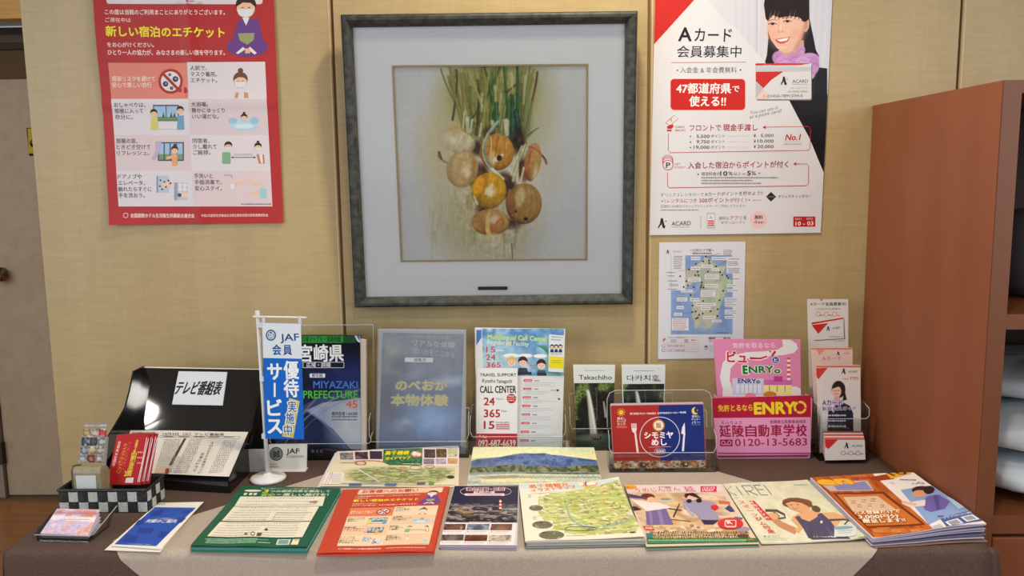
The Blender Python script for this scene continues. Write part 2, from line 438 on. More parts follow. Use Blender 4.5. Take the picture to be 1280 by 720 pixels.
    def done(s):
        s.cluster()
        for (name, _i), L in s.parts.items():
            if name == 'print' and any(l[3] > 0 for l in L):      # the printed ground the marks sit on
                g = np.linspace(.002, .998, 2 if s.flatq else 24); G = np.array([(a, b, 0) for b in g for a in g]); k = len(g)
                L = [(G, [(j*k+i, j*k+i+1, (j+1)*k+i+1, (j+1)*k+i) for j in range(k-1) for i in range(k-1)], np.tile(C(s.base, s.g), (len(G), 1)), 0)]+L
            V = []; F = []; K = []; n = 0
            for st, f, c, lv in L:
                if len(f) < 4000 and not s.flatq:
                    T = []
                    for q in f: T += [(q[0], q[i], q[i+1]) for i in range(1, len(q)-1)]
                    T = np.array(T); P = st[T]; K0 = c[T]
                    m = np.array([s.W, s.H, 0])
                    for _ in range(8):
                        e = np.stack([np.linalg.norm((P[:, (i+1) % 3]-P[:, i])*m, axis=1) for i in range(3)], 1); big = e.max(1) > .011
                        if not big.any(): break
                        B = P[big]; KB = K0[big]; k = e[big].argmax(1); r = np.arange(len(B)); a, b_, c_ = B[r, k], B[r, (k+1) % 3], B[r, (k+2) % 3]
                        ka, kb, kc = KB[r, k], KB[r, (k+1) % 3], KB[r, (k+2) % 3]; mid = (a+b_)/2; km = (ka+kb)/2
                        P = np.concatenate([P[~big], np.stack([a, mid, c_], 1), np.stack([mid, b_, c_], 1)]); K0 = np.concatenate([K0[~big], np.stack([ka, km, kc], 1), np.stack([km, kb, kc], 1)])
                    st = P.reshape(-1, 3); c = K0.reshape(-1, 3); f = np.arange(len(st)).reshape(-1, 3)
                V.append(s.map(st[:, 0], st[:, 1], .00004+lv*(.00006 if s.flatq else .00016)+st[:, 2])); K.append(c)
                F += [tuple(i+n for i in q) for q in (f.tolist() if hasattr(f, 'tolist') else f)]; n += len(st)
            mesh(name, np.vstack(V), F, s.ink, s.ob, cols=np.vstack(K))
        s.parts = {}
# ================================================================ the setting
ZT = .7015                                             # top of the table cloths
MAPLE1, MAPLE2 = (.395, .30, .145), (.47, .365, .19)
def maple(name):
    if name in MATS: return MATS[name]
    m = mat(name, MAPLE1, .42, spec=.4); N, L, b = nodes(m)
    tc = N.new('ShaderNodeTexCoord')
    def nz(scale, detail=4, dist=0):
        mp = N.new('ShaderNodeMapping'); mp.inputs['Scale'].default_value = scale; n = N.new('ShaderNodeTexNoise'); n.inputs['Scale'].default_value = 1
        n.inputs['Detail'].default_value = detail; n.inputs['Distortion'].default_value = dist; L.new(tc.outputs['Object'], mp.inputs[0]); L.new(mp.outputs[0], n.inputs['Vector']); return n
    a = nz((9, 9, 1.0), 5); c = nz((14, 14, 150), 2, .6); d = nz((230, 230, 12), 2)
    ma = N.new('ShaderNodeMath'); ma.operation = 'MULTIPLY_ADD'; ma.inputs[1].default_value = .38; L.new(c.outputs['Fac'], ma.inputs[0])
    mb = N.new('ShaderNodeMath'); mb.operation = 'MULTIPLY_ADD'; mb.inputs[1].default_value = .22; L.new(d.outputs['Fac'], mb.inputs[0])
    mc = N.new('ShaderNodeMath'); mc.operation = 'MULTIPLY'; mc.inputs[1].default_value = .5; L.new(a.outputs['Fac'], mc.inputs[0])
    L.new(mc.outputs[0], mb.inputs[2]); L.new(mb.outputs[0], ma.inputs[2])
    cr = N.new('ShaderNodeValToRGB'); cr.color_ramp.elements[0].position = .38; cr.color_ramp.elements[1].position = .68
    cr.color_ramp.elements[0].color = (*MAPLE1, 1); cr.color_ramp.elements[1].color = (*MAPLE2, 1)
    L.new(ma.outputs[0], cr.inputs[0]); L.new(cr.outputs[0], b.inputs['Base Color'])
    return m
wall = empty('wall_back', (0, .05, 0), kind='structure')
MAPLE = maple('maple_veneer')
seams = [-1.238, -.478, .285, 1.023, 1.80, 2.5]
for i in range(5):
    x0, x1 = seams[i]+(.0035 if i else 0), seams[i+1]-.0035
    MB().bbox(x0, x1, 0, .018, 0, 2.6, .0012).build('panel', MAPLE, wall)
for x in seams[1:5]:
    MB().box(x-.0035, x+.0035, .008, .018, 0, 2.6).build('joint_strip', mat('seam_brown', (.20, .12, .05), .5), wall)
for x in (seams[1]-.0075, seams[2]+.0075, seams[3]+.008):
    MB().box(x-.0012, x+.0012, -.0012, .002, 0, 2.6).build('edge_strip', mat('seam_edge', (.62, .50, .31), .4), wall)
MB().box(-1.238, 2.5, .018, .12, 0, 2.6).build('core', mat('wall_core', (.45, .40, .32), .8), wall)
tag(MB().box(-4.2, 4.2, -4.4, 3.2, -.05, 0).build('floor', noise_mat('orange_wood_floor', (.36, .135, .032), (.46, .19, .05), (3, 30, 3), .35)), kind='structure')
tag(MB().box(-4.2, 4.2, -4.4, 3.2, 2.6, 2.66).build('ceiling', mat('ceiling_white', (.72, .70, .66), .9)), kind='structure')
# hall beyond the left end of the panelled wall
tag(MB().box(-4.2, -2.345, 1.42, 1.52, 0, 2.6).box(-2.345, -1.1, 1.42, 1.52, 2.02, 2.6).box(-1.3, 2.5, 1.42, 1.52, 0, 2.6).build('wall_hall', mat('hall_wall', (.60, .57, .50), .8)), kind='structure')
door = empty('door_1', (-1.85, 1.4, 0), kind='structure')
DOORM = noise_mat('door_laminate', (.46, .345, .22), (.53, .41, .27), (25, 25, 25), .55, lo=.3, hi=.7)
MB().bbox(-2.30, -1.40, 1.38, 1.42, .012, 1.905, .002).build('door_leaf', DOORM, door)
MB().box(-2.345, -2.303, 1.36, 1.44, 0, 1.96).box(-1.397, -1.35, 1.36, 1.44, 0, 1.96).build('door_frame', mat('door_jamb', (.30, .25, .19), .5), door)
MB().box(-2.303, -1.397, 1.375, 1.44, 1.785, 1.90).build('door_shade_band', mat('brown_shade', (.13, .08, .04), .7, spec=.2), door)  # dark strip stands in for the beam's shadow on the upper door
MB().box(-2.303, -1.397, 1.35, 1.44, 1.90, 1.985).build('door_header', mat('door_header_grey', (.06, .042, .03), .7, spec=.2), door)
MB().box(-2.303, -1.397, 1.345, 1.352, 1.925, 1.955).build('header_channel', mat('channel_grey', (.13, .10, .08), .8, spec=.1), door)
kn = MB()
kc = (-2.235, 1.32, .985)
prof = [(.0, -.034), (.018, -.032), (.028, -.022), (.031, -.006), (.028, .010), (.016, .020), (.011, .024), (.011, .05), (.030, .052), (.030, .06)]
base = len(kn.v)
for r_, dy in prof:
    for k in range(20):
        th = 2*math.pi*k/20; kn.v.append((kc[0]+r_*math.cos(th), kc[1]+dy, kc[2]+r_*math.sin(th)))
for i in range(len(prof)-1):
    for k in range(20): kn.f.append((i*20+k, (i+1)*20+k, (i+1)*20+(k+1) % 20, i*20+(k+1) % 20))
kn.build('door_knob', mat('dull_steel', (.42, .38, .33), .25, 1), door, smooth=True)
MB().box(-2.318, -2.296, 1.352, 1.38, .16, .255).build('hinge', mat('black_iron', (.03, .025, .02), .5), door)
MB().box(-2.345, -1.35, 1.34, 1.44, 0, .008).build('threshold', mat('threshold_brown', (.16, .09, .045), .5), door)
# light wood lintel over the hall opening, white soffit above
tag(MB().bbox(-4.2, -1.1, 1.10, 1.16, 1.972, 2.062, .003).build('trim_1', noise_mat('amber_lintel', (.62, .31, .035), (.70, .38, .06), (4, 4, 40), .4)), kind='structure')
tag(MB().box(-4.2, -1.1, 1.11, 1.15, 2.062, 2.6).build('trim_2', mat('soffit_white', (.75, .72, .62), .8)), kind='structure')

# recessed downlights
for i, ((x, y), p, c) in enumerate(DOWNLIGHTS):
    o = empty('ceiling_light', (x, y, 2.58), 'round recessed downlight in the ceiling, %s' % ['nearest the wall above the picture', 'farthest over by the windows', 'above the wooden cabinet side', 'in the middle of the room'][i], 'light', 'ceiling downlights')
    MB().lathe((x, y, 2.585), [(.062, .0), (.062, .015), (.06, .016)], 24).build('trim_ring', mat('light_trim', (.8, .8, .78), .4), o)
    MB().lathe((x, y, 2.5835), [(.048, 0), (.048, .001)], 24).build('lamp_lens', mat('lamp_lens', (.9, .85, .7), .5, emit=((1, .88, .66), 14)), o)
    l = bpy.data.lights.new('lamp_beam', 'SPOT'); l.energy = p*6; l.color = c; l.spot_size = math.radians(140); l.spot_blend = .9; l.shadow_soft_size = .07
    lo = bpy.data.objects.new('lamp_beam', l); COL.objects.link(lo); lo.parent = o; lo.location = (0, 0, -.03)

# ================================================================ table with two cloths
BROWN = noise_mat('brown_tablecloth', (.085, .054, .044), (.11, .072, .06), (300, 300, 300), .9, detail=2, bump=.25, spec=.15)
BEIGE = noise_mat('beige_tablecloth', (.40, .345, .29), (.46, .40, .34), (300, 300, 300), .9, detail=2, bump=.25, spec=.15)
TX0, TX1, TY0, TY1 = -.985, .817, -.640, -.006
tb = empty('table', (-.08, -.32, 0), 'long table standing against the wall under the brown cloth', 'table')
MB().box(TX0+.012, TX1-.012, TY0+.012, TY1, .665, .694).build('tabletop', mat('table_board', (.5, .45, .38), .6), tb)
for sx in (TX0+.05, TX1-.08):
    for sy in (TY0+.05, TY1-.08): MB().box(sx, sx+.03, sy, sy+.03, 0, .665).build('leg', mat('table_leg', (.3, .3, .3), .4, 1), tb)
def sdrop(x, y, base):
    return base
# brown cloth: top, rounded front edge, hanging front and left side with slight folds
def cloth_grid(name, m, xs, prof, zoff, fold):
    """prof: list of (y, z) from the back edge over the front edge down"""
    V = []; nx = len(xs)
    for (y, z) in prof:
        for x in xs:
            d = max(0, .70-z)
            V.append((x, y-zoff-fold*d*math.sin(x*9.0)*.5-fold*.3*d*math.sin(x*23+1), z+zoff))
    f = [(j*nx+i, j*nx+i+1, (j+1)*nx+i+1, (j+1)*nx+i) for j in range(len(prof)-1) for i in range(nx-1)]
    return V, f
pr = [(TY1, .70), (-.3, .70), (TY0+.012, .70), (TY0+.006, .699), (TY0+.002, .696), (TY0, .692), (TY0-.002, .68), (TY0-.006, .62), (TY0-.012, .50), (TY0-.02, .35), (TY0-.03, .15)]
xs = [TX0+.004]+list(np.linspace(TX0+.012, TX1, 60))
V, F = cloth_grid('c', None, xs, pr, 0, .05)
# left side hang
n0 = len(V); ys = np.linspace(TY1, TY0+.004, 24)
sp = [(TX0+.004, .6995), (TX0, .693), (TX0-.003, .67), (TX0-.012, .5), (TX0-.03, .15)]
for x, z in sp:
    for y in ys: V.append((x+.012*(.7-z)*math.sin(y*26), y, z))
F += [(n0+j*24+i, n0+(j+1)*24+i, n0+(j+1)*24+i+1, n0+j*24+i+1) for j in range(4) for i in range(23)]
# rounded corner drape hanging past the cabinet at the right front
n0 = len(V); K = 14
for j, (y, z) in enumerate(pr[2:]):
    R_ = .0 + min(.05, (.70-z)*.16)
    for k in range(K+1):
        a = math.pi/2*k/K
        V.append((TX1+R_*math.sin(a)+.02*k/K, y+ (R_+.012)*(1-math.cos(a)), z-.012*(k/K)**2))
W_ = K+1
F += [(n0+j*W_+i, n0+j*W_+i+1, n0+(j+1)*W_+i+1, n0+(j+1)*W_+i) for j in range(len(pr)-3) for i in range(K)]
tc_ = mesh('tablecloth', V, F, BROWN, smooth=True); md = tc_.modifiers.new('thick', 'SOLIDIFY'); md.thickness = .001; md.offset = -1
tag(tc_, 'dark brown cloth covering the whole table and hanging over its front', 'tablecloth')
# beige runner: a square laid cornerwise, clipped by the wall, falling over the front edge
import bmesh
L_, R2, = (-.80, -.592), (.700, -.53)
def runner():
    # outline in unrolled coordinates: y below TY0 means hanging
    pts = [L_, (-.26, -.008), (.19, -.008), R2, (.612, TY0-.0), (.45, TY0-.17), (.0, TY0-.56), (-.55, TY0-.20), (-.76, TY0-.012)]
    bm = bmesh.new(); vs = [bm.verts.new((x, y, 0)) for x, y in pts]; bm.faces.new(vs)
    for x in np.arange(-.8, .8, .04): bmesh.ops.bisect_plane(bm, geom=bm.verts[:]+bm.edges[:]+bm.faces[:], plane_co=(x, 0, 0), plane_no=(1, 0, 0))
    for y in [-.3, -.6, TY0+.012, TY0+.008, TY0+.004, TY0, TY0-.004, TY0-.008, TY0-.014, TY0-.03, TY0-.06, TY0-.1, TY0-.15, TY0-.2, TY0-.3, TY0-.4]:
        bmesh.ops.bisect_plane(bm, geom=bm.verts[:]+bm.edges[:]+bm.faces[:], plane_co=(0, y, 0), plane_no=(0, 1, 0))
    r = .010; y0 = TY0+r
    for v in bm.verts:
        x, y = v.co.x, v.co.y
        if y >= y0: v.co.z = .7012; continue
        s_ = y0-y; arc = r*math.pi/2
        if s_ < arc: a = s_/r; yy = y0-r*math.sin(a); z = .7012-r*(1-math.cos(a))
        else: d = s_-arc; z = .7012-r-d; yy = y0-r-.0015-d*.066-.05*d*math.sin(x*9)*.5-.015*d*math.sin(x*23+1)
        v.co.y = yy-.002*min(1, s_/arc); v.co.z = z
    bm.verts.index_update(); V = [tuple(v.co) for v in bm.verts]; F = [[v.index for v in f.verts] for f in bm.faces]; bm.free(); return V, F
V, F = runner()
rn = mesh('table_runner', V, F, BEIGE, smooth=True)
tag(rn, 'light beige square cloth laid cornerwise over the brown tablecloth', 'tablecloth')

# ================================================================ cabinet on the right
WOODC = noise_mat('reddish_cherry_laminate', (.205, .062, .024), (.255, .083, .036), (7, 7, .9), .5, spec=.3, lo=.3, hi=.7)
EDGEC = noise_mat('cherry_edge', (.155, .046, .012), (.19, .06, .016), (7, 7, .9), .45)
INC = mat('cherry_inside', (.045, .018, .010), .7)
CX, CY0, CY1, CZ = .822, -.568, -.004, 1.529
cab = empty('cabinet', (1.3, -.29, 0), 'reddish brown open fronted wooden cabinet standing at the end of the table', 'cabinet')
MB().bbox(CX, CX+.002, CY0+.001, CY1, 0, CZ, .0005).build('side_veneer', WOODC, cab)
MB().box(CX+.002, CX+.034, CY0, CY1, 0, CZ).build('side_panel', EDGEC, cab)
MB().box(CX+.034, 1.80, CY0, CY1, CZ-.022, CZ).build('top_panel', EDGEC, cab)
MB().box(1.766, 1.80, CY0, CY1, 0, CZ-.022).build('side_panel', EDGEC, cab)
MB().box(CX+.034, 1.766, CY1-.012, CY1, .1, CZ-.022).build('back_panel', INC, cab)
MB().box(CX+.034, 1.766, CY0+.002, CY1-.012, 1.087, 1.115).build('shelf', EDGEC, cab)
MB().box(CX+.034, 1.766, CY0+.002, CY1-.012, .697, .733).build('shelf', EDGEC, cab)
dr = MB().bbox(CX+.036, 1.764, CY0, CY0+.02, .39, .690, .002).build('drawer_front', WOODC, cab)
MB().tube([(1.22, CY0, .54), (1.22, CY0-.03, .54), (1.38, CY0-.03, .54), (1.38, CY0, .54)], .005).build('handle', mat('steel', (.6, .6, .6), .3, 1), dr)
MB().bbox(CX+.036, 1.764, CY0, CY0+.02, .06, .384, .002).build('drawer_front', WOODC, cab)
def pillow(name, c, s_, rz, lab, m, sq=3.0, sag=.0):
    V = []; nu, nv = 36, 18
    for j in range(nv+1):
        ph = -math.pi/2+math.pi*j/nv
        for i in range(nu):
            th = 2*math.pi*i/nu; cp, sp_ = math.cos(ph), math.sin(ph); ct, st_ = math.cos(th), math.sin(th)
            e = 2.0/sq; f_ = lambda v, p: math.copysign(abs(v)**p, v)
            x = f_(cp, .55)*f_(ct, e); y = f_(cp, .55)*f_(st_, e); z = f_(sp_, .62)
            wr = 1+.03*math.sin(7*th+3*ph)+.02*math.sin(13*th+z*5)
            x, y, z = x*s_[0]*wr, y*s_[1]*wr, z*s_[2]*wr*(1-.45*(x*x*y*y))
            V.append((c[0]+x*math.cos(rz)-y*math.sin(rz), c[1]+x*math.sin(rz)+y*math.cos(rz), c[2]+z))
    F = [(j*nu+i, j*nu+(i+1) % nu, (j+1)*nu+(i+1) % nu, (j+1)*nu+i) for j in range(nv) for i in range(nu)]
    return tag(mesh(name, V, F, m, smooth=True), lab, 'pillow', 'white wrapped pillows on the lower cabinet shelf')
WHITEBAG = noise_mat('white_pillow_wrap', (.55, .62, .66), (.68, .75, .80), (9, 9, 9), .5, bump=.6, bscale=(14, 14, 14))
pillow('pillow', (1.13, -.36, .7745), (.262, .185, .037), .05, 'flat white wrapped pillow at the bottom of the lower cabinet shelf', WHITEBAG)
pillow('pillow', (1.13, -.36, .856), (.258, .185, .040), -.12, 'puffy white wrapped pillow lying in the middle of the shelf pile', WHITEBAG)
pillow('pillow', (1.12, -.25, .935), (.24, .17, .034), .10, 'greyish folded pillow on top at the back of the cabinet shelf', noise_mat('grey_pillow_wrap', (.40, .42, .44), (.48, .50, .52), (9, 9, 9), .5, bump=.5, bscale=(14, 14, 14)))
pot = MB().lathe((1.045, -.33, 1.1165), [(.03, 0), (.065, .002), (.085, .03), (.092, .08), (.09, .13), (.078, .165), (.05, .175), (.03, .178)], 28).build('helmet', mat('grey_plastic', (.10, .11, .13), .35), None, True)
pot.name = 'storage_jar'
tag(pot, 'dark grey rounded container in the shadow of the upper cabinet shelf', 'container')
# ================================================================ things on the wall
WHITE = (206, 209, 216)
# ---- framed painting of onions
FP = lean(-.020, -.045/.7, 1.052)
fo = [at(*p, FP) for p in [(426.7, 18.5), (796.7, 14), (790.8, 379.6), (444.2, 383.6)]]
fi = [at(*p, FP) for p in [(441, 34.4), (781, 29.6), (777.3, 367), (457.8, 371.3)]]
n_ = np.cross(fo[1]-fo[0], fo[3]-fo[0]); n_ /= np.linalg.norm(n_); n_ = n_ if n_[1] < 0 else -n_
pf = empty('picture_frame', tuple((fo[2]+fo[3])/2), 'square grey framed still life of a bunch of sprouting onions with a wide white mount', 'picture')
DARKF = noise_mat('grey_green_moulding', (.02, .023, .021), (.06, .066, .06), (70, 70, 70), .55, detail=8, spec=.35)
PALEG = mat('pale_gilt', (.62, .50, .30), .3, .7)
def rail(a, b, prof, m, name):
    """mitred moulding from corner a to corner b; prof: (fraction from outer to inner edge, height above the picture plane)"""
    V = []
    for (t, h) in prof:
        for k in (a, b): V.append(fo[k]*(1-t)+fi[k]*t+n_*h)
    n = len(prof); F = [(2*i, 2*i+1, 2*i+3, 2*i+2) for i in range(n-1)] + [(2*n-2, 2*n-1, 1, 0)]
    return mesh(name, V, F, m, pf)
for a, b in ((0, 1), (1, 2), (2, 3), (3, 0)):
    rail(a, b, [(.05, -.012), (.05, .012), (.10, .017), (.28, .0205), (.5, .0205), (.72, .017), (.9, .010), (.97, .006), (1.0, .004), (1.0, -.012)], DARKF, 'moulding')
    rail(a, b, [(0, -.012), (0, .013), (.02, .0145), (.05, .0145), (.05, -.012)], PALEG, 'gilt_edge')
MB().slab([q-n_*.012 for q in fo], n_, .006).build('backing_board', mat('backing', (.3, .25, .2), .8), pf)
# mount as four bevelled boards around the opening
op = [(489.6, 81.6), (735.6, 79.6), (734.4, 325.6), (500.6, 327.8)]
oi = [at(*p, FP) for p in op]
MOUNT = mat('white_mount_board', (.74, .77, .81), .8, spec=.2)
V = fi+oi; V = [v-n_*.001 for v in V]+[v-n_*.004 for v in V]
F = []
for k in range(4):
    j = (k+1) % 4; F.append((k, j, j+4, k+4)); F.append((k+4, j+4, j+12, k+12))
mesh('mount', V, F, MOUNT, pf)
GOLD = mat('gold_fillet', (.52, .40, .19), .35, .6)
def inset(Q, d):
    c = sum(Q)/4; return [q+(c-q)/np.linalg.norm(c-q)*d for q in Q]
oj = inset(oi, .0058)
for k in range(4):
    j = (k+1) % 4
    mesh('fillet', [oi[k], oi[j], oj[j], oj[k], oi[k]-n_*.004, oi[j]-n_*.004, oj[j]-n_*.004, oj[k]-n_*.004], [(0, 1, 2, 3), (3, 2, 6, 7), (0, 4, 5, 1)], GOLD, pf)
S = Sheet('painting', [(491.5, 83.6), (733.8, 81.6), (732.6, 323.8), (502.4, 326)], FP, .0005, (196, 196, 190), parent=pf, gloss=False,
          q3=[q-n_*.0045 for q in inset(oi, .0045)])
S.V(0, 0, 1)
R = Ras(491, 81, 735, 327, 1.45, (198, 202, 204))
R.a = R.a + (fbm(R.h, R.w, 3, 3, 5)-.5)[..., None]*np.array([22, 18, 8])
# warm wash behind the bunch
for cx, cy, rx, ry, c, al in [(575, 215, 46, 95, (190, 182, 150), .6), (612, 285, 60, 50, (178, 170, 130), .6), (645, 190, 60, 90, (196, 190, 165), .45), (560, 175, 34, 50, (196, 188, 150), .5), (600, 120, 50, 60, (176, 172, 118), .75), (650, 120, 38, 60, (172, 172, 122), .7)]:
    R.ell(cx, cy, rx, ry, c, 0, 34, al)
rng = random.Random(3)
for i in range(60):       # vertical washes
    x = rng.uniform(535, 668); y = rng.uniform(230, 300); R.line([(x, y), (x+rng.uniform(-2, 2), y+rng.uniform(15, 40))], rng.uniform(1, 5), .6, rng.choice([(165, 155, 110), (190, 180, 145), (205, 205, 200), (150, 140, 95)]), rng.uniform(.12, .35), 1.5)
for i in range(26):
    x = rng.uniform(540, 570); y = rng.uniform(190, 250); R.line([(x, y), (x, y+rng.uniform(20, 45))], 2.5, 1, (190, 180, 142), .25, 2)
# back layer of leaves
R.ell(616, 112, 52, 50, (150, 150, 92), 0, 22, .75); R.ell(622, 150, 34, 26, (110, 116, 66), 0, 22, .7); R.ell(645, 150, 16, 34, (60, 84, 56), 0, 12, .6)
for i in range(110):
    x = rng.uniform(560, 668); y0 = 81; x1 = 612+(x-612)*.62+rng.uniform(-6, 6)
    R.curve([(x, y0+rng.uniform(0, 24)), ((x+x1)/2+rng.uniform(-4, 4), 125), (x1, rng.uniform(148, 178))], rng.uniform(1.5, 4), 2.2, rng.choice([(150, 150, 84), (172, 168, 104), (120, 126, 66), (196, 190, 134), (104, 112, 60), (134, 126, 70)]), rng.uniform(.35, .7), .8)
# measured leaves (photo px): pts, widths, colour
GR = [([(551, 86), (560, 118), (578, 141), (586, 158)], 1.6, 4, (112, 120, 66)), ([(571, 88), (573, 110), (566, 150)], 2.2, 2.6, (78, 66, 36)), ([(562, 84), (570, 130), (580, 163)], 2, 3.4, (128, 130, 66)),
      ([(578, 95), (582, 125), (577, 163)], 2.6, 3, (140, 132, 72)), ([(597, 100), (601, 120), (596, 168)], 1.4, 3.4, (84, 70, 42)), ([(588, 110), (589, 130), (590, 150)], 4, 3, (112, 114, 62)),
      ([(626, 82), (612, 122), (590, 149)], 3.4, 2.2, (74, 98, 48)), ([(606, 84), (614, 112), (618, 152)], 2.2, 3.4, (58, 98, 52)), ([(630, 84), (634, 118), (636, 150)], 2.8, 4.4, (66, 104, 58)),
      ([(647, 82), (648, 120), (646, 178)], 2.8, 5, (44, 88, 44)), ([(652, 105), (652, 140), (653, 180)], 2.2, 4.2, (98, 98, 50)), ([(663, 82), (657, 120), (656, 175)], 2, 3.6, (118, 128, 72)),
      ([(672, 90), (670, 115), (660, 148), (656, 180)], 2.6, 4, (120, 116, 66)), ([(672, 91), (671, 106), (665, 126)], 2.2, 1.2, (92, 56, 40)), ([(674, 160), (664, 165), (655, 176)], 1, 3, (96, 110, 60)),
      ([(640, 120), (642, 150), (640, 180)], 4, 7, (50, 84, 60)), ([(645, 140), (648, 160), (650, 182)], 6, 8, (42, 76, 60)), ([(620, 130), (620, 145), (622, 158)], 6, 4, (60, 98, 64)), ([(634, 116), (640, 110), (646, 106)], 2, 2.4, (96, 70, 44)),
      ([(612, 90), (606, 120), (604, 160)], 2.4, 3, (150, 148, 86)), ([(584, 84), (594, 110), (606, 140)], 2, 3, (160, 158, 96)), ([(620, 84), (622, 110), (612, 150)], 2.4, 3, (98, 116, 60))]
for p, a_, b_, c in GR:
    R.curve(p, a_*1.15, b_*1.15, c, .92, .7); q = [(x+.9, y) for x, y in p]; R.curve(q, a_*.35, b_*.35, tuple(min(255, v+46) for v in c), .55, .5)
for p, a_, b_ in [([(584, 148), (585, 165)], 5, 4), ([(616, 152), (615, 170)], 3.5, 3), ([(633, 152), (634, 168)], 7, 5), ([(591, 150), (588, 166)], 3, 2.4), ([(602, 155), (600, 170)], 3, 2.4), ([(581, 140), (579, 160)], 2, 2)]:
    R.line(p, a_, b_, (206, 208, 186), .85, 1)
for p in [[(619, 108), (620, 128)], [(627, 118), (625, 140)], [(603, 118), (602, 140)], [(657, 96), (655, 130)], [(640, 92), (641, 112)]]: R.line(p, 3.6, 1.5, (188, 190, 150), .8, 1)
# dark gaps
for cx, cy, rx, ry in [(597, 186, 8, 9), (600, 222, 12, 17), (630, 232, 14, 16), (604, 262, 8, 16), (640, 243, 8, 12), (612, 168, 7, 9), (648, 176, 8, 18), (636, 280, 14, 6), (654, 212, 8, 14)]:
    R.ell(cx, cy, rx, ry, (74, 48, 34), 0, 6, .85)
def onion(cx, cy, rx, ry, base, dark, light, hx, hy, rot=0, seed=1, rim=(110, 70, 34), al=1):
    m = R.ellm(cx, cy, rx, ry, rot, 1.0); x = (R.X-cx)/rx; y = (R.Y-cy)/ry; c, q = math.cos(rot), math.sin(rot)
    u = x*c+y*q; v = -x*q+y*c; rr = np.sqrt(x*x+y*y)
    mer = u/np.sqrt(np.maximum(.08, 1-np.minimum(v*v, .92)))            # meridian coordinate
    k = np.random.RandomState(seed).rand(26); st = np.interp(mer, np.linspace(-1.2, 1.2, 26), k)
    sh = np.clip(.5+.5*(x*(-.5)+y*.75)+.25*(rr**3), 0, 1)[..., None]
    colr = np.array(light, float)*(1-sh)+np.array(base, float)*sh
    colr = colr+(st-.5)[..., None]*np.array([26, 22, 14]); e = np.clip((rr-.72)/.28, 0, 1)[..., None]**2*np.clip(.35+.65*y, .15, 1)[..., None]
    colr = colr*(1-e*.8)+np.array(dark, float)*e*.8
    mm = (m*al)[..., None]; R.a = R.a*(1-mm)+colr*mm
    R.ell(cx+hx*rx, cy+hy*ry, rx*.26, ry*.34, (222, 212, 188), rot, 5, .75)
onion(571, 177, 24, 14, (186, 176, 140), (150, 138, 100), (214, 210, 190), -.2, -.1, .3, 5, al=.85)
R.ell(570, 163, 9, 6, (196, 170, 110), 0, 5, .7); R.curve([(548, 195), (552, 203), (566, 206)], 3.5, 1.5, (140, 132, 82), .9, 1); R.line([(549, 191), (552, 199)], 3.4, 2.4, (80, 82, 48), .9, 1)
onion(578, 212, 20, 23, (178, 150, 100), (140, 108, 66), (202, 182, 136), .25, .12, .1, 8, al=.9)
R.curve([(590, 195), (596, 199), (593, 212)], 4, 5, (196, 138, 76), .6, 3)
onion(621.5, 190.5, 21.5, 23, (178, 126, 44), (108, 66, 20), (206, 168, 88), -.25, .35, 0, 2)
for p in [[(624, 170), (620, 185), (619, 200)], [(616, 171), (611, 184), (611, 198)], [(630, 173), (633, 186), (631, 198)]]: R.curve(p, 1.2, .8, (156, 82, 26), .6, .5)
R.poly([(617, 198), (629, 192), (630, 195), (625, 200), (616, 206)], (226, 214, 188)); R.ell(624.5, 198, 3.2, 3.6, (52, 34, 22), 0, 1); R.curve([(614, 172), (615, 186), (613, 194)], 2.6, 1, (228, 206, 150), .8, .8)
onion(666, 203, 10.5, 24, (168, 128, 70), (112, 72, 34), (192, 164, 108), .3, .6, .15, 9); R.curve([(662, 184), (676, 186), (683, 206)], 2.6, 1.6, (176, 104, 62), .9, .8); R.curve([(678, 195), (683, 199), (684, 205)], 1.8, 1, (70, 38, 34), .9, .5)
R.curve([(664, 190), (658, 212), (655, 226)], 4, 3, (176, 96, 46), .6, 1.2)
for p in [[(657, 181), (648, 200), (642, 226)], [(653, 183), (644, 202), (640, 218)], [(655, 210), (653, 220), (651, 229)], [(648, 196), (647, 210), (648, 228)]]: R.curve(p, 2.4, 3.6, (210, 208, 178), .9, .8); R.curve([(x+1.4, y) for x, y in p], .8, 1, (130, 136, 84), .7, .4)
R.curve([(625, 150), (596, 178), (601, 205), (629, 224)], 4.5, 5, (146, 158, 136), .95, .9); R.curve([(623, 152), (594, 180), (599, 205), (627, 222)], 1.3, 1.6, (196, 204, 186), .8, .6); R.line([(616, 212), (629, 224)], 4, 3, (226, 220, 200), .95, .8)
onion(611.7, 239, 21.5, 23, (164, 128, 38), (100, 80, 26), (222, 178, 34), .12, .02, .35, 4)
R.ell(598, 233, 7, 12, (232, 176, 22), .3, 4, .8); R.poly([(607, 236), (617, 228), (615, 246), (606, 244)], (226, 214, 182), .9); R.line([(593, 246), (597, 256)], 3, 2, (220, 212, 190), .9, 1)
onion(655, 255, 22.5, 25.5, (140, 110, 54), (78, 54, 24), (180, 146, 90), -.2, -.35, .1, 6); R.curve([(637, 238), (633, 252), (641, 270)], 3, 2, (172, 104, 74), .8, 1.5)
R.ell(650, 246, 5, 13, (196, 182, 128), .1, 3, .7); R.ell(657.5, 274, 2.6, 2.2, (44, 26, 18), 0, .8); R.ell(645, 264.5, 1.6, 1.3, (70, 50, 26), 0, .6)
onion(613.5, 278, 23.5, 16.5, (168, 126, 68), (104, 74, 36), (192, 162, 104), .2, -.2, 0, 7)
R.curve([(611, 268), (608, 282), (612, 296)], 4.5, 6, (214, 186, 128), .9, 1); R.curve([(616, 292), (617, 282), (626, 274)], 2, 3, (196, 100, 50), .7, 1.2); R.ell(618, 300, 8, 8, (204, 196, 172), 0, 4, .8)
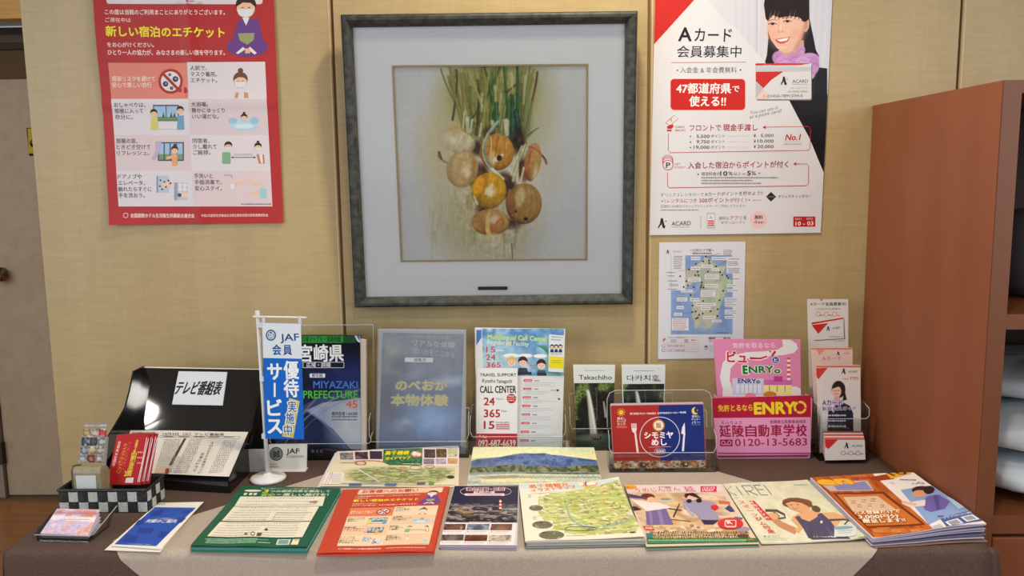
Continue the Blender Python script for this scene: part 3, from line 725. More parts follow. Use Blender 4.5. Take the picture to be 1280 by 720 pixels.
R.curve([(600, 260), (588, 280), (597, 318)], 3, 1, (156, 142, 92), .5, 1.5); R.line([(640, 305), (641, 325)], 1.4, 1, (90, 72, 30), .8, .5); R.line([(646, 285), (643, 310)], 5, 2, (150, 134, 90), .5, 2)
mk = np.clip(R.ellm(618, 215, 52, 120, 0, 26), 0, 1); R.noise(60, 60, 20, 4, mk); R.noise(18, 60, 16, 9, mk); R.noise(90, 90, 6, 14); R.a = R.a*(1-mk[..., None]*.9)+((R.a-150)*1.16+146)*(mk[..., None]*.9)
S.ras(R, 'picture_print'); S.done()
pl_ = [at(*p, FP) for p in [(597.5, 358.3), (634.5, 358.1), (634.5, 362.3), (597.5, 362.5)]]
MB().slab([q+n_*.0006 for q in pl_], n_, .0012).build('name_plate', mat('black_plate', (.02, .015, .012), .35), pf)
mesh('glass', [q+n_*.0025 for q in fi]+[q+n_*.0010 for q in fi], [(0, 1, 2, 3), (7, 6, 5, 4), (0, 4, 5, 1), (1, 5, 6, 2), (2, 6, 7, 3), (3, 7, 4, 0)], GLASS, pf)

# ---- etiquette design, shared by the wall poster and the orange leaflets (design units: see corners ET)
ET = [(34, -138), (1140, -138), (1205, 1371), (148, 1383)]
def face(S, cx, cy, r, hair=(60, 40, 34), skin=(228, 190, 160), mask=True, bun=False, part='print'):
    if bun: S.ell(cx, cy-r*1.55, r*.42, r*.42, hair, part)
    S.ell(cx, cy-r*.25, r*1.12, r*1.12, hair, part); S.ell(cx, cy+.1*r, r, r*1.05, skin, part)
    S.poly([(cx-r, cy-.1*r), (cx-r*.9, cy-r*.8), (cx, cy-r*1.2), (cx+r*.9, cy-r*.8), (cx+r, cy-.1*r), (cx+r*.5, cy-.5*r), (cx-.3*r, cy-.55*r)], hair, part)
    S.rect(cx-.5*r, cy-.02*r, cx-.22*r, cy+.07*r, (70, 50, 45), part); S.rect(cx+.22*r, cy-.02*r, cx+.5*r, cy+.07*r, (70, 50, 45), part)
    if mask: S.poly([(cx-.85*r, cy+.2*r), (cx+.85*r, cy+.2*r), (cx+.75*r, cy+.8*r), (cx, cy+1.12*r), (cx-.75*r, cy+.8*r)], (214, 222, 236), part)
def etiquette(S, red, white, salmon, small=True):
    k = lambda y: y
    S.rrect(125, -110, 1078, 28, 16, white)
    S.text('お客様へのお願い', 150, -38, 830, -38, 66, red, .03)
    S.text('この度は当館のご利用まことにありがとうございます。', 116, 78, 848, 78, 31, (240, 218, 214), .02)
    S.text('ご滞在中は', 118, 127, 272, 127, 28, (238, 214, 210), .01)
    S.otext('新しい宿泊のエチケット', 122, 196, 845, 202, 62, (244, 222, 60), (170, 60, 30), .03, .035)
    S.text('をお心がけください。', 130, 279, 412, 279, 29, (240, 218, 214), .02)
    S.text('ひとり一人の協力が、みなさまの楽しい旅を守ります。', 132, 326, 848, 326, 32, (240, 218, 214), .022)
    pu = (104, 66, 136)
    S.ell(985, 290, 126, 62, pu, 'figure_print'); S.poly([(930, 122), (1050, 118), (1092, 300), (880, 310)], pu, 'figure_print')
    S.poly([(955, 112), (998, 112), (978, 160)], (226, 226, 232), 'figure_print'); S.poly([(928, 208), (1030, 206), (1024, 250), (985, 278), (940, 252)], (150, 158, 110), 'figure_print')
    S.poly([(915, 330), (960, 292), (975, 306), (930, 336)], (226, 224, 230), 'figure_print'); S.poly([(1045, 330), (1002, 290), (988, 306), (1030, 338)], (226, 224, 230), 'figure_print'); S.poly([(972, 302), (1002, 300), (1004, 330), (974, 332)], (226, 180, 150), 'figure_print')
    face(S, 976, 48, 56, part='figure_print')
    # cells
    A = {0: [(133, 390), (618, 392), (628, 608), (148, 612)], 1: [(618, 386), (1095, 382), (1104, 608), (628, 608)]}
    def col2(t): return (133+67*t, 618+42*t, 1095+43*t)
    ys = [390, 611, 833, 1052, 1270]
    cl = [(salmon, white), (white, tuple(int(a*.97) for a in (white[0], white[1]-6, white[2]-8))), (tuple([white[0]-2, white[1]-12, white[2]-14]), white), (white, (white[0], white[1]-10, white[2]-12))]
    for i in range(4):
        t0, t1 = (ys[i]-390)/880, (ys[i+1]-390)/880; a, b, c = col2(t0); d, e, f = col2(t1)
        S.quadp([(a, ys[i]), (b, ys[i]), (e, ys[i+1]), (d, ys[i+1])], cl[i][0]); S.quadp([(b, ys[i]-4*(i == 0)), (c, ys[i]-7*(i == 0)), (f, ys[i+1]), (e, ys[i+1])], cl[i][1])
    dk = (54, 50, 60)
    S.text('感染リスクを避けて', 156, 487, 420, 487, 31, (240, 214, 204), .02); S.text('安心で楽しい旅行', 156, 525, 398, 525, 31, (240, 214, 204), .02)
    S.ell(515, 503, 76, 77, (168, 48, 44)); S.ell(515, 503, 60, 61, (222, 216, 220))
    for x, y, r in ((484, 519, 17), (545, 489, 18), (510, 462, 9), (521, 545, 11)): S.ell(x, y, r, r, (56, 64, 92)); S.ell(x+2, y-2, r*.35, r*.35, (150, 160, 186))
    S.line([(470, 458), (560, 549)], 17, (168, 48, 44))
    def tx(lines, x, y, dy, ws, h=29):
        for i, (t, w_) in enumerate(zip(lines, ws)): S.text(t, x+i*2, y+i*dy, x+i*2+w_, y+i*dy, h, dk, .014)
    tx(['人前で、', 'マスク着用。', 'エチケット。'], 638, 421, 38, (100, 160, 160))
    tx(['おしゃべりは、', '部屋に入って', '存分に。'], 168, 648, 37, (192, 176, 110)); tx(['大浴場。', '静かにゆっくり', 'いい湯だな。'], 648, 645, 37, (100, 200, 160))
    tx(['部屋の窓、', 'ときどき空けて', 'リフレッシュ。'], 180, 869, 37, (132, 210, 200)); tx(['同宿者、', '少し離れて', 'ご挨拶。'], 655, 868, 36, (102, 144, 104))
    tx(['ドアノブや', 'エレベータ、', '触れたらすぐに', '手を洗おう。'], 193, 1088, 38, (146, 165, 204, 160)); tx(['手洗いと', '手指消毒で、', '安心ステイ。'], 666, 1083, 38, (110, 162, 162))
    # cartoons
    P = 'cartoon_print'
    face(S, 945, 500, 40, (104, 72, 58), bun=True, part=P); S.poly([(908, 606), (918, 574), (935, 570), (932, 606)], (192, 148, 110), P); S.poly([(998, 606), (990, 574), (968, 570), (968, 606)], (192, 148, 110), P)
    S.rect(408, 648, 568, 748, (66, 82, 108), P); S.rect(414, 656, 486, 742, (160, 190, 224), P); S.rect(492, 656, 562, 742, (160, 190, 224), P); S.rect(414, 722, 562, 744, (104, 140, 96), P)
    for x in (472, 520, 540): S.poly([(x-8, 725), (x, 690), (x+8, 725)], (50, 84, 64), P)
    face(S, 412, 700, 20, mask=False, part=P); face(S, 576, 682, 20, mask=False, part=P); S.poly([(398, 722), (436, 722), (440, 800), (392, 800)], (206, 200, 110), P); S.poly([(560, 716), (598, 712), (602, 800), (556, 800)], (104, 156, 190), P); S.rect(440, 782, 556, 796, (214, 214, 222), P)
    S.ell(968, 770, 86, 38, (176, 208, 232), P); face(S, 968, 726, 18, bun=True, mask=False, part=P); S.ell(900, 745, 26, 18, (150, 190, 220), P); S.ell(1030, 745, 26, 22, (150, 190, 220), P); S.ell(968, 780, 58, 16, (200, 224, 240), P)
    S.rect(438, 876, 600, 992, (66, 86, 112), P); S.rect(446, 884, 592, 982, (158, 190, 222), P); S.rect(446, 950, 592, 984, (120, 150, 96), P)
    for x in (478, 515, 555): S.line([(x, 884), (x, 984)], 7, (66, 86, 112), P)
    S.poly([(424, 872), (462, 872), (440, 960), (415, 990), (398, 982), (424, 930)], (190, 168, 204), P); face(S, 543, 926, 20, bun=True, mask=False, part=P); S.poly([(526, 950), (560, 950), (560, 1020), (528, 1020)], (222, 164, 110), P); S.poly([(490, 968), (530, 956), (532, 975), (494, 984)], (222, 176, 130), P)
    face(S, 872, 902, 22, part=P); S.rrect(834, 938, 886, 1010, 8, (126, 172, 136), P); face(S, 1052, 906, 20, bun=True, part=P); S.poly([(1042, 950), (1088, 952), (1092, 1008), (1056, 1008)], (186, 128, 90), P); S.poly([(1058, 952), (1078, 952), (1082, 1006), (1070, 1006)], (226, 222, 226), P)
    S.line([(900, 970), (1028, 970)], 4, dk, P); S.poly([(888, 970), (902, 963), (902, 977)], dk, P); S.poly([(1040, 970), (1026, 963), (1026, 977)], dk, P); S.text('SOCIAL DISTANCE', 905, 952, 1018, 952, 12, (110, 106, 114))
    S.rect(432, 1082, 508, 1186, (176, 196, 214), P); S.rect(432, 1082, 440, 1186, (120, 136, 158), P); S.ell(492, 1136, 32, 22, (226, 194, 176), P)
    for x, y in ((456, 1110), (452, 1146), (480, 1120), (505, 1112), (518, 1128), (490, 1150), (466, 1166)): S.ell(x, y, 6, 6, (70, 74, 98), P)
    S.rect(540, 1124, 622, 1232, (186, 192, 206), P); S.rect(540, 1124, 560, 1232, (150, 158, 176), P)
    for x in (578, 606):
        for y in (1140, 1165, 1195): S.ell(x, y, 12, 12, (216, 222, 236), P)
    S.ell(600, 1200, 26, 18, (226, 200, 184), P); S.ell(574, 1200, 12, 12, (70, 84, 116), P)
    S.line([(846, 1078), (890, 1080), (896, 1096)], 9, (166, 170, 182), P)
    S.line([(890, 1152), (930, 1128), (968, 1118)], 24, (228, 192, 170), P, 14); S.line([(984, 1110), (1030, 1130), (1086, 1134)], 22, (228, 192, 170), P, 16); S.line([(990, 1194), (1030, 1184), (1062, 1186)], 14, (228, 192, 170), P, 24); S.rrect(1062, 1160, 1102, 1220, 6, (150, 204, 206), P); S.rect(1072, 1140, 1092, 1160, (196, 206, 220), P); S.ell(896, 1150, 14, 18, (214, 222, 236), P)
    S.greek(948, 1256, 1130, 9, (120, 112, 116), 4)
    S.ring(244, 1324, 14, 14, 4, (226, 190, 186)); S.text('全国旅館ホテル生活衛生同業組合連合会', 272, 1325, 664, 1327, 25, (238, 212, 208), .025); S.text('令和2年度厚生労働省生活衛生関係営業対策事業費補助金', 706, 1326, 1112, 1323, 17, (234, 206, 202), .015)

def pcurve(a, b):
    return .002 + .0035*np.clip((.25-a)/.25, 0, 1)**2*(1+.8*np.sin(b*9)) + .006*np.clip((b-.9)/.1, 0, 1)**2*np.clip((.35-a)/.35, 0, 1) + .003*np.exp(-((a-.52)/.04)**2) + .0022*np.exp(-((b-.50)/.025)**2) + .0015*np.sin(a*5+b*7) + .002
S = Sheet('wall_poster', [(117, -28), (341.5, -28), (354.8, 278.6), (140, 281)], upright(-.002), .0004, (172, 50, 52), 'tall red etiquette poster with yellow heading and cartoon cells, creased along its folds', 'poster', curve=pcurve)
S.D(ET)
etiquette(S, (172, 50, 52), (214, 210, 218), (214, 132, 116)); S.done()

# ---- membership card logo
def logo(S, x, y, h, col=(40, 38, 44), red=(190, 50, 48)):
    w_ = h*.9
    S.line([(x, y+h*.5), (x+w_*.25, y+h*.1), (x+w_*.42, y-h*.5)], h*.1, col, 'logo_print', h*.2)
    S.poly([(x+w_*.30, y-h*.5), (x+w_*.52, y-h*.5), (x+w_*.78, y+h*.5), (x+w_*.5, y+h*.5)], col, 'logo_print')
    S.line([(x+w_*.05, y+h*.25), (x+w_*.4, y+h*.08), (x+w_*.8, y+h*.32)], h*.09, col, 'logo_print'); S.poly([(x+w_*.85, y-h*.3), (x+w_*.95, y-h*.2), (x+w_*.85, y-h*.1), (x+w_*.75, y-h*.2)], red, 'logo_print')

# ---- points card poster
RED = (190, 44, 42)
S = Sheet('wall_poster', [(819.4, -20), (1041.5, -22), (1026, 291), (812, 294)], upright(-.003), .0006, (208, 211, 219), 'large white poster with a smiling woman, a red corner and a bank card', 'poster')
S.V(800, 0, 4.8)
R = Ras(690, -100, 1156, 420, .5, (196, 200, 214))
R.X = R.X
for x in range(560, 1160, 46): R.line([(x, -110), (x+4, 430)], 16, 16, (206, 210, 222), .5, 10)
R.line([(700, -100), (704, 400)], 5, 5, (158, 156, 172), .7, 3); R.line([(1128, -100), (1128, 400)], 4, 4, (216, 218, 228), .8, 2)
S.poly([(330, -100), (1156, -100), (1130, 415), (760, 370)], (196, 200, 214))
RW = Ras(560, -100, 1150, 620, .52, (197, 201, 215))
for x in range(560, 1160, 40): RW.line([(x, -110), (x-6, 430)], 14, 14, (207, 210, 222), .6, 10)
RW.line([(700, -100), (706, 330)], 5, 5, (160, 158, 172), .7, 3)
WH = (208, 211, 219)
# hair behind, neck, scarf, jacket
RW.poly([(742, -60), (760, 40), (775, 230), (768, 330), (752, 390), (812, 385), (840, 300), (1000, 330), (1090, 340), (1066, 300), (1050, 230), (1020, 110), (1010, 0), (980, -100), (760, -100)], (30, 25, 27))
RW.poly([(1060, 400), (1140, 410), (1150, 620), (960, 620), (890, 590), (1010, 430)], (26, 25, 30)); RW.curve([(1075, 420), (1070, 520), (1040, 620)], 6, 10, (52, 52, 60), .7, 6)
RW.poly([(845, 260), (990, 240), (1000, 345), (840, 345)], (196, 148, 132))
for cx, cy, rx, ry, c in [(835, 345, 34, 38, (176, 128, 184)), (880, 358, 50, 30, (190, 144, 198)), (940, 350, 50, 34, (182, 134, 190)), (975, 300, 26, 28, (186, 140, 194)), (1030, 350, 58, 34, (190, 146, 200)), (1060, 390, 32, 54, (180, 132, 188)), (1045, 440, 24, 34, (186, 140, 194)), (985, 365, 40, 28, (196, 154, 206))]:
    RW.ell(cx, cy, rx, ry, c, 0, 6); RW.curve([(cx-rx*.6, cy+ry*.3), (cx, cy-ry*.6), (cx+rx*.7, cy+ry*.1)], 5, 3, tuple(v-38 for v in c), .7, 4); RW.curve([(cx-rx*.5, cy-ry*.2), (cx, cy+ry*.5), (cx+rx*.6, cy+ry*.4)], 3, 3, (214, 182, 222), .6, 4)
RW.ell(1000, 150, 20, 42, (206, 158, 140), .1, 3); RW.ell(1000, 152, 9, 24, (176, 120, 108), .1, 4)
RW.poly([(757, 60), (764, 130), (774, 190), (792, 240), (826, 285), (868, 316), (905, 316), (946, 284), (978, 230), (994, 160), (1000, 80), (960, 20), (800, 10)], (214, 172, 154))
RW.ell(880, 130, 110, 150, (224, 186, 168), 0, 90, .75); RW.ell(800, 205, 30, 26, (222, 160, 146), 0, 26, .5); RW.ell(944, 200, 30, 30, (220, 156, 142), 0, 28, .5)
RW.curve([(945, 285), (985, 220), (996, 130)], 26, 16, (188, 140, 124), .7, 16)
RW.poly([(745, 30), (757, 110), (770, 125), (800, 90), (840, 106), (900, 96), (960, 104), (985, 130), (1000, 130), (1020, 110), (1014, -20), (980, -100), (760, -100)], (36, 28, 28))
for x, y in ((772, 118), (792, 104), (815, 112), (838, 118), (862, 110), (886, 116), (910, 108), (935, 114), (958, 118), (978, 128)): RW.curve([(x+20, 40), (x+8, 85), (x-4, y)], 16, 3, (36, 28, 28), .95, 2)
for x, y in ((783, 78), (806, 70), (828, 84), (900, 82), (925, 90)): RW.curve([(x+10, 60), (x+4, 85), (x-4, y+30)], 1, 5, (206, 164, 148), .6, 2)
for i in range(22):
    x = 765+i*11; RW.curve([(850, -60), ((x+850)/2+8, 10), (x, 95)], 3, 1.5, (70, 52, 46) if i % 2 else (22, 16, 16), .55, 2)
for ex, ey, sgn in ((800, 143, -1), (889, 128, 1)):
    RW.curve([(ex-24, ey+2), (ex, ey-13), (ex+24, ey+1)], 6, 4, (42, 28, 28), .95, 2); RW.ell(ex, ey, 12, 6.5, (44, 30, 30), -.1, 2); RW.ell(ex-15, ey+2, 6, 3, (222, 212, 212), 0, 2, .7); RW.ell(ex+15, ey+1, 5, 3, (222, 212, 212), 0, 2, .7)
    RW.curve([(ex-28, ey-18), (ex, ey-29), (ex+26, ey-22)], 5, 3, (104, 76, 66), .7, 3); RW.curve([(ex-20, ey+12), (ex, ey+17), (ex+18, ey+11)], 3, 2, (196, 146, 130), .6, 3)
RW.curve([(838, 130), (832, 175), (836, 188)], 5, 4, (200, 150, 132), .6, 4); RW.ell(848, 186, 17, 9, (214, 160, 144), 0, 6, .8); RW.ell(838, 193, 4, 2.4, (150, 92, 84), 0, 2, .8); RW.ell(860, 190, 4, 2.4, (150, 92, 84), 0, 2, .8); RW.ell(848, 168, 6, 18, (236, 204, 188), 0, 6, .7)
RW.poly([(815, 235), (845, 229), (868, 227), (908, 219), (896, 246), (872, 260), (846, 262), (826, 252)], (190, 88, 88)); RW.poly([(824, 238), (868, 231), (900, 225), (886, 243), (850, 249)], (236, 230, 228))
RW.curve([(812, 232), (806, 228), (804, 236)], 3, 2, (168, 112, 100), .6, 2); RW.curve([(910, 214), (916, 222), (914, 228)], 3, 2, (168, 112, 100), .6, 2); RW.ell(860, 284, 26, 8, (232, 196, 180), 0, 8, .6)
RW.poly([(560, 160), (900, 600), (870, 620), (540, 620)], WH); RW.poly([(560, -100), (560, 200), (760, 380), (680, 420), (540, 300)], WH, .0)
S.poly([(76, 268), (330, -4), (420, -96), (690, -100), (560, 160), (940, 610), (1000, 720), (1000, 900), (60, 1000)], WH)
RW.poly([(560, -100), (560, 165), (562, 165), (562, -100)], WH)
S.ras(RW, 'portrait_print', [(560, -100), (1157, -100), (1123, 620), (560, 620)])
S.poly([(560, 150), (940, 592), (990, 740), (1000, 900), (500, 900)], WH)
S.poly([(330, -96), (560, -96), (560, 160), (520, 130)], (200, 204, 216))
S.poly([(93, -96), (420, -96), (326, 0), (77, 265), (80, 0)], RED)
BK = (36, 34, 40)
S.text('A', 232, 203, 311, 203, 86, BK, .022); S.text('カード', 330, 208, 552, 210, 84, BK, .012); S.text('会員募集中', 224, 309, 610, 309, 68, BK, .01)
S.line([(187, 375), (638, 372)], 3, (170, 50, 50)); S.text('入会金 & 年会費無料', 242, 419, 583, 419, 36, (70, 66, 72)); S.ell(225, 421, 5, 5, (70, 66, 72)); S.ell(605, 419, 5, 5, (70, 66, 72))
S.rrect(180, 468, 637, 664, 24, (228, 190, 190)); S.rrect(184, 473, 633, 659, 22, (188, 38, 34))
S.text('47都道府県', 220, 529, 548, 529, 60, (232, 232, 236), .03); S.text('で', 556, 531, 598, 531, 40, (232, 232, 236), .02); S.text('使える!!', 298, 606, 516, 606, 60, (232, 232, 236), .03)
S.V(800, 145, 4.644)
S.poly([(850, -125), (1089, -125), (1082, 25), (1066, 330), (985, 130), (915, 0)], (24, 22, 28)); S.poly([(780, -150), (850, -120), (915, 0), (980, 120), (1066, 328), (1060, 400), (860, 200)], WH)
S.V(800, 0, 4.8)
# bank card
CP_ = 'card_print'
S.rrect(700, 384, 1032, 602, 10, (110, 106, 120), CP_); S.rrect(694, 379, 1028, 595, 10, (206, 208, 214), CP_); S.rrect(694, 379, 1028, 400, 8, RED, CP_); S.poly([(694, 392), (1028, 388), (1028, 426), (694, 430)], (186, 188, 196), CP_); S.poly([(930, 396), (1028, 379), (1028, 400), (694, 400)], (206, 208, 214), CP_)
S.poly([(696, 430), (862, 428), (790, 478), (742, 528), (696, 486)], RED, CP_); S.poly([(696, 490), (742, 530), (696, 592)], (178, 178, 188), CP_); S.poly([(742, 532), (776, 592), (704, 592)], (224, 190, 182), CP_); S.rect(694, 400, 1028, 401, (206, 208, 214), CP_)
logo(S, 846, 484, 50); S.text('ACARD', 916, 487, 1008, 485, 20, (50, 48, 54), .01); S.greek(912, 505, 1008, 6, (150, 150, 158), 2); S.text('Aカード カイインズ', 904, 528, 1006, 527, 12, (90, 88, 96)); S.text('00-0000-0000', 888, 549, 1006, 548, 11, (90, 88, 96)); S.text('1-23456-7891234-5', 744, 575, 976, 572, 17, (96, 94, 102)); S.text('ACARD', 744, 391, 790, 391, 9, (236, 210, 210))
S.text('You can use it', 662, 676, 830, 642, 22, (110, 108, 116), -.006, slant=.35); S.text('as a point card!', 660, 700, 850, 662, 22, (110, 108, 116), -.006, slant=.35)
# lower half
S.V(800, 145, 4.644)
RD = (176, 44, 46)
S.line([(166, 100), (164, 195), (176, 212), (976, 199), (988, 188), (990, 76), (980, 60), (735, 64)], 3.4, RD); S.poly([(713, 65), (732, 55), (732, 75)], RD)
S.line([(150, 40), (198, -4), (224, 12), (176, 56), (150, 40)], 3, RD); S.line([(175, 16), (187, 34), (182, 14)], 3, RD); S.poly([(158, 60), (170, 52), (192, 48), (196, 60), (184, 72), (184, 88), (156, 88)], RD); S.rect(150, 74, 190, 78, WH)
S.text('CASH', 206, 62, 258, 62, 13, RD); S.text('BACK!', 206, 82, 266, 82, 13, RD); S.text('フロントで', 290, 68, 472, 66, 38, (150, 40, 46), .008); S.text('現金手渡し', 484, 66, 684, 65, 38, (160, 36, 40), .02)
for i, (a_, b_) in enumerate((('5,500', '5,000'), ('9,750', '10,000'), ('19,000', '20,000'))):
    y = 116+i*32; S.ell(294, y+2, 4, 4, BK); S.text(a_, (330 if i < 2 else 313), y, 405, y, 19, (60, 56, 62), .015); S.text('ポイント', 414, y, 494, y-1, 20, (70, 66, 72)); S.greek(508, y, 640, 3, (120, 118, 124), i, gap=1.2); S.text('¥', 662, y-3, 674, y-3, 18, (60, 56, 62), .015); S.text(b_, (703 if i == 0 else 684), y-4, 777, y-4, 19, (60, 56, 62), .015)
S.text('No.1', 848, 122, 932, 120, 36, RD, .03, slant=.2); S.line([(834, 150), (940, 148)], 1.6, (190, 130, 130)); S.greek(836, 163, 936, 7, (150, 140, 146), 3)
for dy in (-20, -12, -4): S.ring(162, 272+dy, 30, 26, 3, RD)
S.ell(163, 284, 32, 30, RD); S.ell(163, 284, 28, 26, WH); S.text('P', 152, 284, 176, 284, 32, (60, 50, 56), .03)
S.text('GET', 202, 278, 236, 278, 13, RD); S.text('POINT!', 202, 298, 264, 298, 13, RD); S.text('入会した宿泊からポイントが付く', 280, 286, 862, 279, 38, (156, 38, 42), .012)
S.line([(160, 326), (160, 404), (172, 416), (966, 404), (978, 392), (980, 290), (970, 278), (910, 277)], 3.4, RD); S.poly([(890, 277), (908, 267), (908, 287)], RD)
S.ell(339, 338, 4, 4, BK); S.ell(694, 331, 4, 4, BK); S.text('宿泊料金の', 358, 335, 465, 334, 20, (80, 76, 82)); S.text('10', 468, 332, 508, 332, 26, BK, .03); S.text('%', 514, 332, 540, 332, 22, BK); S.text('以上 or', 546, 333, 616, 333, 18, (80, 76, 82)); S.text('5', 624, 330, 644, 330, 27, BK, .03); S.text('%', 648, 330, 676, 330, 24, BK)
for i, xe in enumerate((806, 655, 705)): S.greek(358, 357+i*16.5, xe, 9, (130, 126, 134), i+20)
S.text('オリックスレンタカーで', 120, 457, 372, 455, 22, (80, 76, 82)); S.text('Aカードポイントを貯めよう!!', 378, 454, 714, 446, 24, (50, 46, 52), .006); S.ell(130, 494, 4, 4, BK); S.text('1レンタルにつき', 144, 492, 330, 490, 26, (160, 40, 44), .008); S.text('500ポイント', 346, 489, 518, 488, 28, (160, 40, 44), .02); S.text('が付く!!', 524, 488, 624, 487, 24, (160, 40, 44), .01); S.ell(636, 487, 4, 4, BK)
S.text('全国約1,000拠点のオリックスレンタカーでご利用いただけます。', 120, 524, 618, 521, 16, (96, 92, 98)); S.greek(120, 546, 340, 9, (120, 116, 124), 8); S.greek(655, 489, 706, 6, (130, 130, 138), 9)
S.poly([(762, 440), (792, 468), (762, 497), (733, 468)], (40, 34, 40), 'logo_print'); S.text('ORIX', 742, 468, 782, 468, 9, (150, 140, 146)); S.text('オリックス レンタカー', 804, 467, 994, 464, 19, (44, 40, 46), .012)
logo(S, 106, 622, 58); S.text('ACARD', 184, 624, 296, 621, 26, (50, 48, 54), .012); S.greek(186, 645, 292, 6, (150, 150, 158), 5); S.line([(354, 582), (354, 652)], 2.4, (110, 108, 116))
S.rrect(388, 560, 440, 656, 6, (184, 186, 196), 'phone_print'); S.rrect(394, 572, 434, 640, 3, (214, 216, 224), 'phone_print'); S.text('A', 405, 588, 420, 588, 14, BK)
for y in (606, 618, 630): S.rect(396, y, 432, y+7, RED, 'phone_print')
S.text('便利な', 460, 594, 518, 593, 20, (60, 56, 62)); S.text('アプリを', 524, 592, 622, 590, 24, (150, 44, 48), .01); S.text('ダウンロード!!', 470, 620, 608, 617, 18, (60, 56, 62))
S.ell(690, 602, 49, 50, (222, 190, 194)); S.text('無料', 668, 587, 714, 587, 22, (50, 40, 48), .03); S.text('-free-', 660, 614, 722, 614, 20, (70, 50, 58), .01)
S.rrect(891, 583, 1018, 643, 5, (176, 38, 42)); S.text('2021.', 900, 597, 944, 596, 11, (230, 210, 214)); S.text('2022.', 966, 596, 1008, 595, 11, (230, 210, 214)); S.text('10 - 03', 904, 624, 1006, 622, 24, (234, 226, 230), .02)
S.done()

# ---- small map sheet
S = Sheet('map_sheet', [(824, 303), (932, 302), (929, 447.5), (822.5, 449)], upright(-.002), .0004, (204, 208, 218), 'small white sheet printed with a map of an island, taped under the card poster', 'map')
S.V(820, 300, 7.2)
R = Ras(135, 137, 690, 848, .42, (122, 150, 196)); R.noise(8, 8, 12, 2)
LAND = [(440, 145), (500, 185), (560, 235), (620, 235), (640, 215), (600, 300), (690, 370), (650, 430), (610, 520), (575, 600), (560, 660), (540, 700), (520, 740), (490, 780), (445, 805), (432, 790), (455, 760), (420, 730), (395, 750), (385, 785), (355, 800), (345, 775), (352, 730), (325, 690), (320, 640), (335, 560), (300, 520), (330, 470), (390, 440), (400, 380), (340, 380), (270, 430), (220, 420), (200, 350), (215, 290), (300, 260), (360, 225), (420, 190)]
R.poly([(x, y) for x, y in LAND], (164, 178, 160)); R.poly([(375, 385), (410, 375), (400, 470), (395, 520), (360, 560), (325, 520), (360, 450)], (132, 160, 200))
m_ = R.polym(LAND); R.noise(10, 8, 24, 5, m_, tint=(1.2, .8, .6)); R.ell(450, 690, 110, 120, (184, 176, 156), 0, 60, .5); R.ell(300, 330, 90, 50, (176, 168, 168), 0, 40, .5)
S.ras(R, 'map_print')
S.rect(138, 136, 264, 452, (204, 208, 218)); S.rect(264, 136, 266, 139, (204, 208, 218))
for q in ((686, 136, 700, 310), (636, 150, 700, 300)): S.rect(*q, (204, 208, 218))
lb = (212, 214, 222); tc2 = (84, 84, 96)
for x0, y0, x1, y1, rows in [(316, 150, 400, 180, 1), (502, 152, 640, 180, 1), (412, 222, 512, 248, 1), (315, 240, 400, 268, 1), (500, 250, 570, 276, 1), (440, 305, 568, 352, 3), (290, 338, 404, 370, 2), (440, 396, 560, 424, 1), (224, 446, 332, 470, 1), (405, 450, 532, 508, 4), (188, 516, 282, 550, 2), (308, 522, 388, 550, 1), (358, 566, 540, 592, 1), (184, 592, 252, 620, 1), (405, 600, 492, 628, 1), (163, 654, 236, 680, 1), (425, 682, 536, 708, 1), (145, 706, 292, 800, 7), (640, 396, 735, 422, 1), (645, 440, 740, 466, 1), (620, 515, 740, 560, 3), (620, 566, 730, 600, 2), (620, 625, 735, 668, 3), (620, 682, 720, 706, 1), (505, 716, 590, 738, 1)]:
    S.rect(x0, y0, x1, y1, lb); S.block(x0+8, y0+4, x1-6, y1-4, rows, tc2, .45, int(x0), .1)
for x0, y0, x1, y1, rows in [(160, 140, 244, 262, 9), (95, 284, 196, 300, 1), (105, 314, 180, 332, 1), (108, 358, 196, 376, 1), (120, 390, 206, 416, 2), (104, 434, 214, 450, 1), (606, 84, 690, 140, 4), (656, 162, 762, 178, 1), (646, 190, 750, 232, 3), (650, 248, 764, 300, 4), (692, 340, 758, 356, 1)]:
    S.block(x0, y0, x1, y1, rows, (96, 92, 104), .55, int(x0), .2)
for x, y in [(449, 149), (426, 192), (478, 185), (481, 208), (360, 215), (541, 236), (299, 264), (376, 284), (469, 284), (578, 289), (596, 313), (219, 325), (638, 325), (650, 341), (355, 316), (382, 316), (274, 369), (287, 407), (341, 422), (250, 422), (414, 381), (412, 406), (606, 456), (314, 495), (425, 548), (572, 541), (330, 589), (327, 647), (357, 642), (556, 622), (492, 640), (422, 660), (389, 673), (376, 697), (553, 684), (362, 706), (404, 426), (428, 426)]:
    S.ell(x, y, 9, 9, (120, 36, 40), 'map_pin_print', n=8); S.ell(x, y, 6.5, 6.5, (34, 22, 28), 'map_pin_print', n=8)
for p in ([(455, 150), (580, 118)], [(548, 232), (650, 180)], [(240, 662), (320, 648)], [(560, 620), (630, 590)], [(290, 262), (200, 280)]): S.line(p, 2.5, (90, 80, 90))
logo(S, 92, 104, 36); S.text('ACARD', 152, 104, 230, 104, 14, (60, 58, 64)); S.text('〜九州エリア版〜', 306, 92, 526, 92, 26, (40, 38, 46), .02); S.greek(330, 120, 505, 15, (80, 76, 86), 6)
S.V(820, 380, 9.6)
S.text('九州・沖縄', 508, 347, 560, 347, 10, (60, 66, 90)); S.greek(718, 344, 868, 12, (60, 66, 90), 7)
S.rect(190, 168, 392, 316, lb); S.block(205, 174, 380, 312, 8, (150, 76, 84), .5, 3, .2)
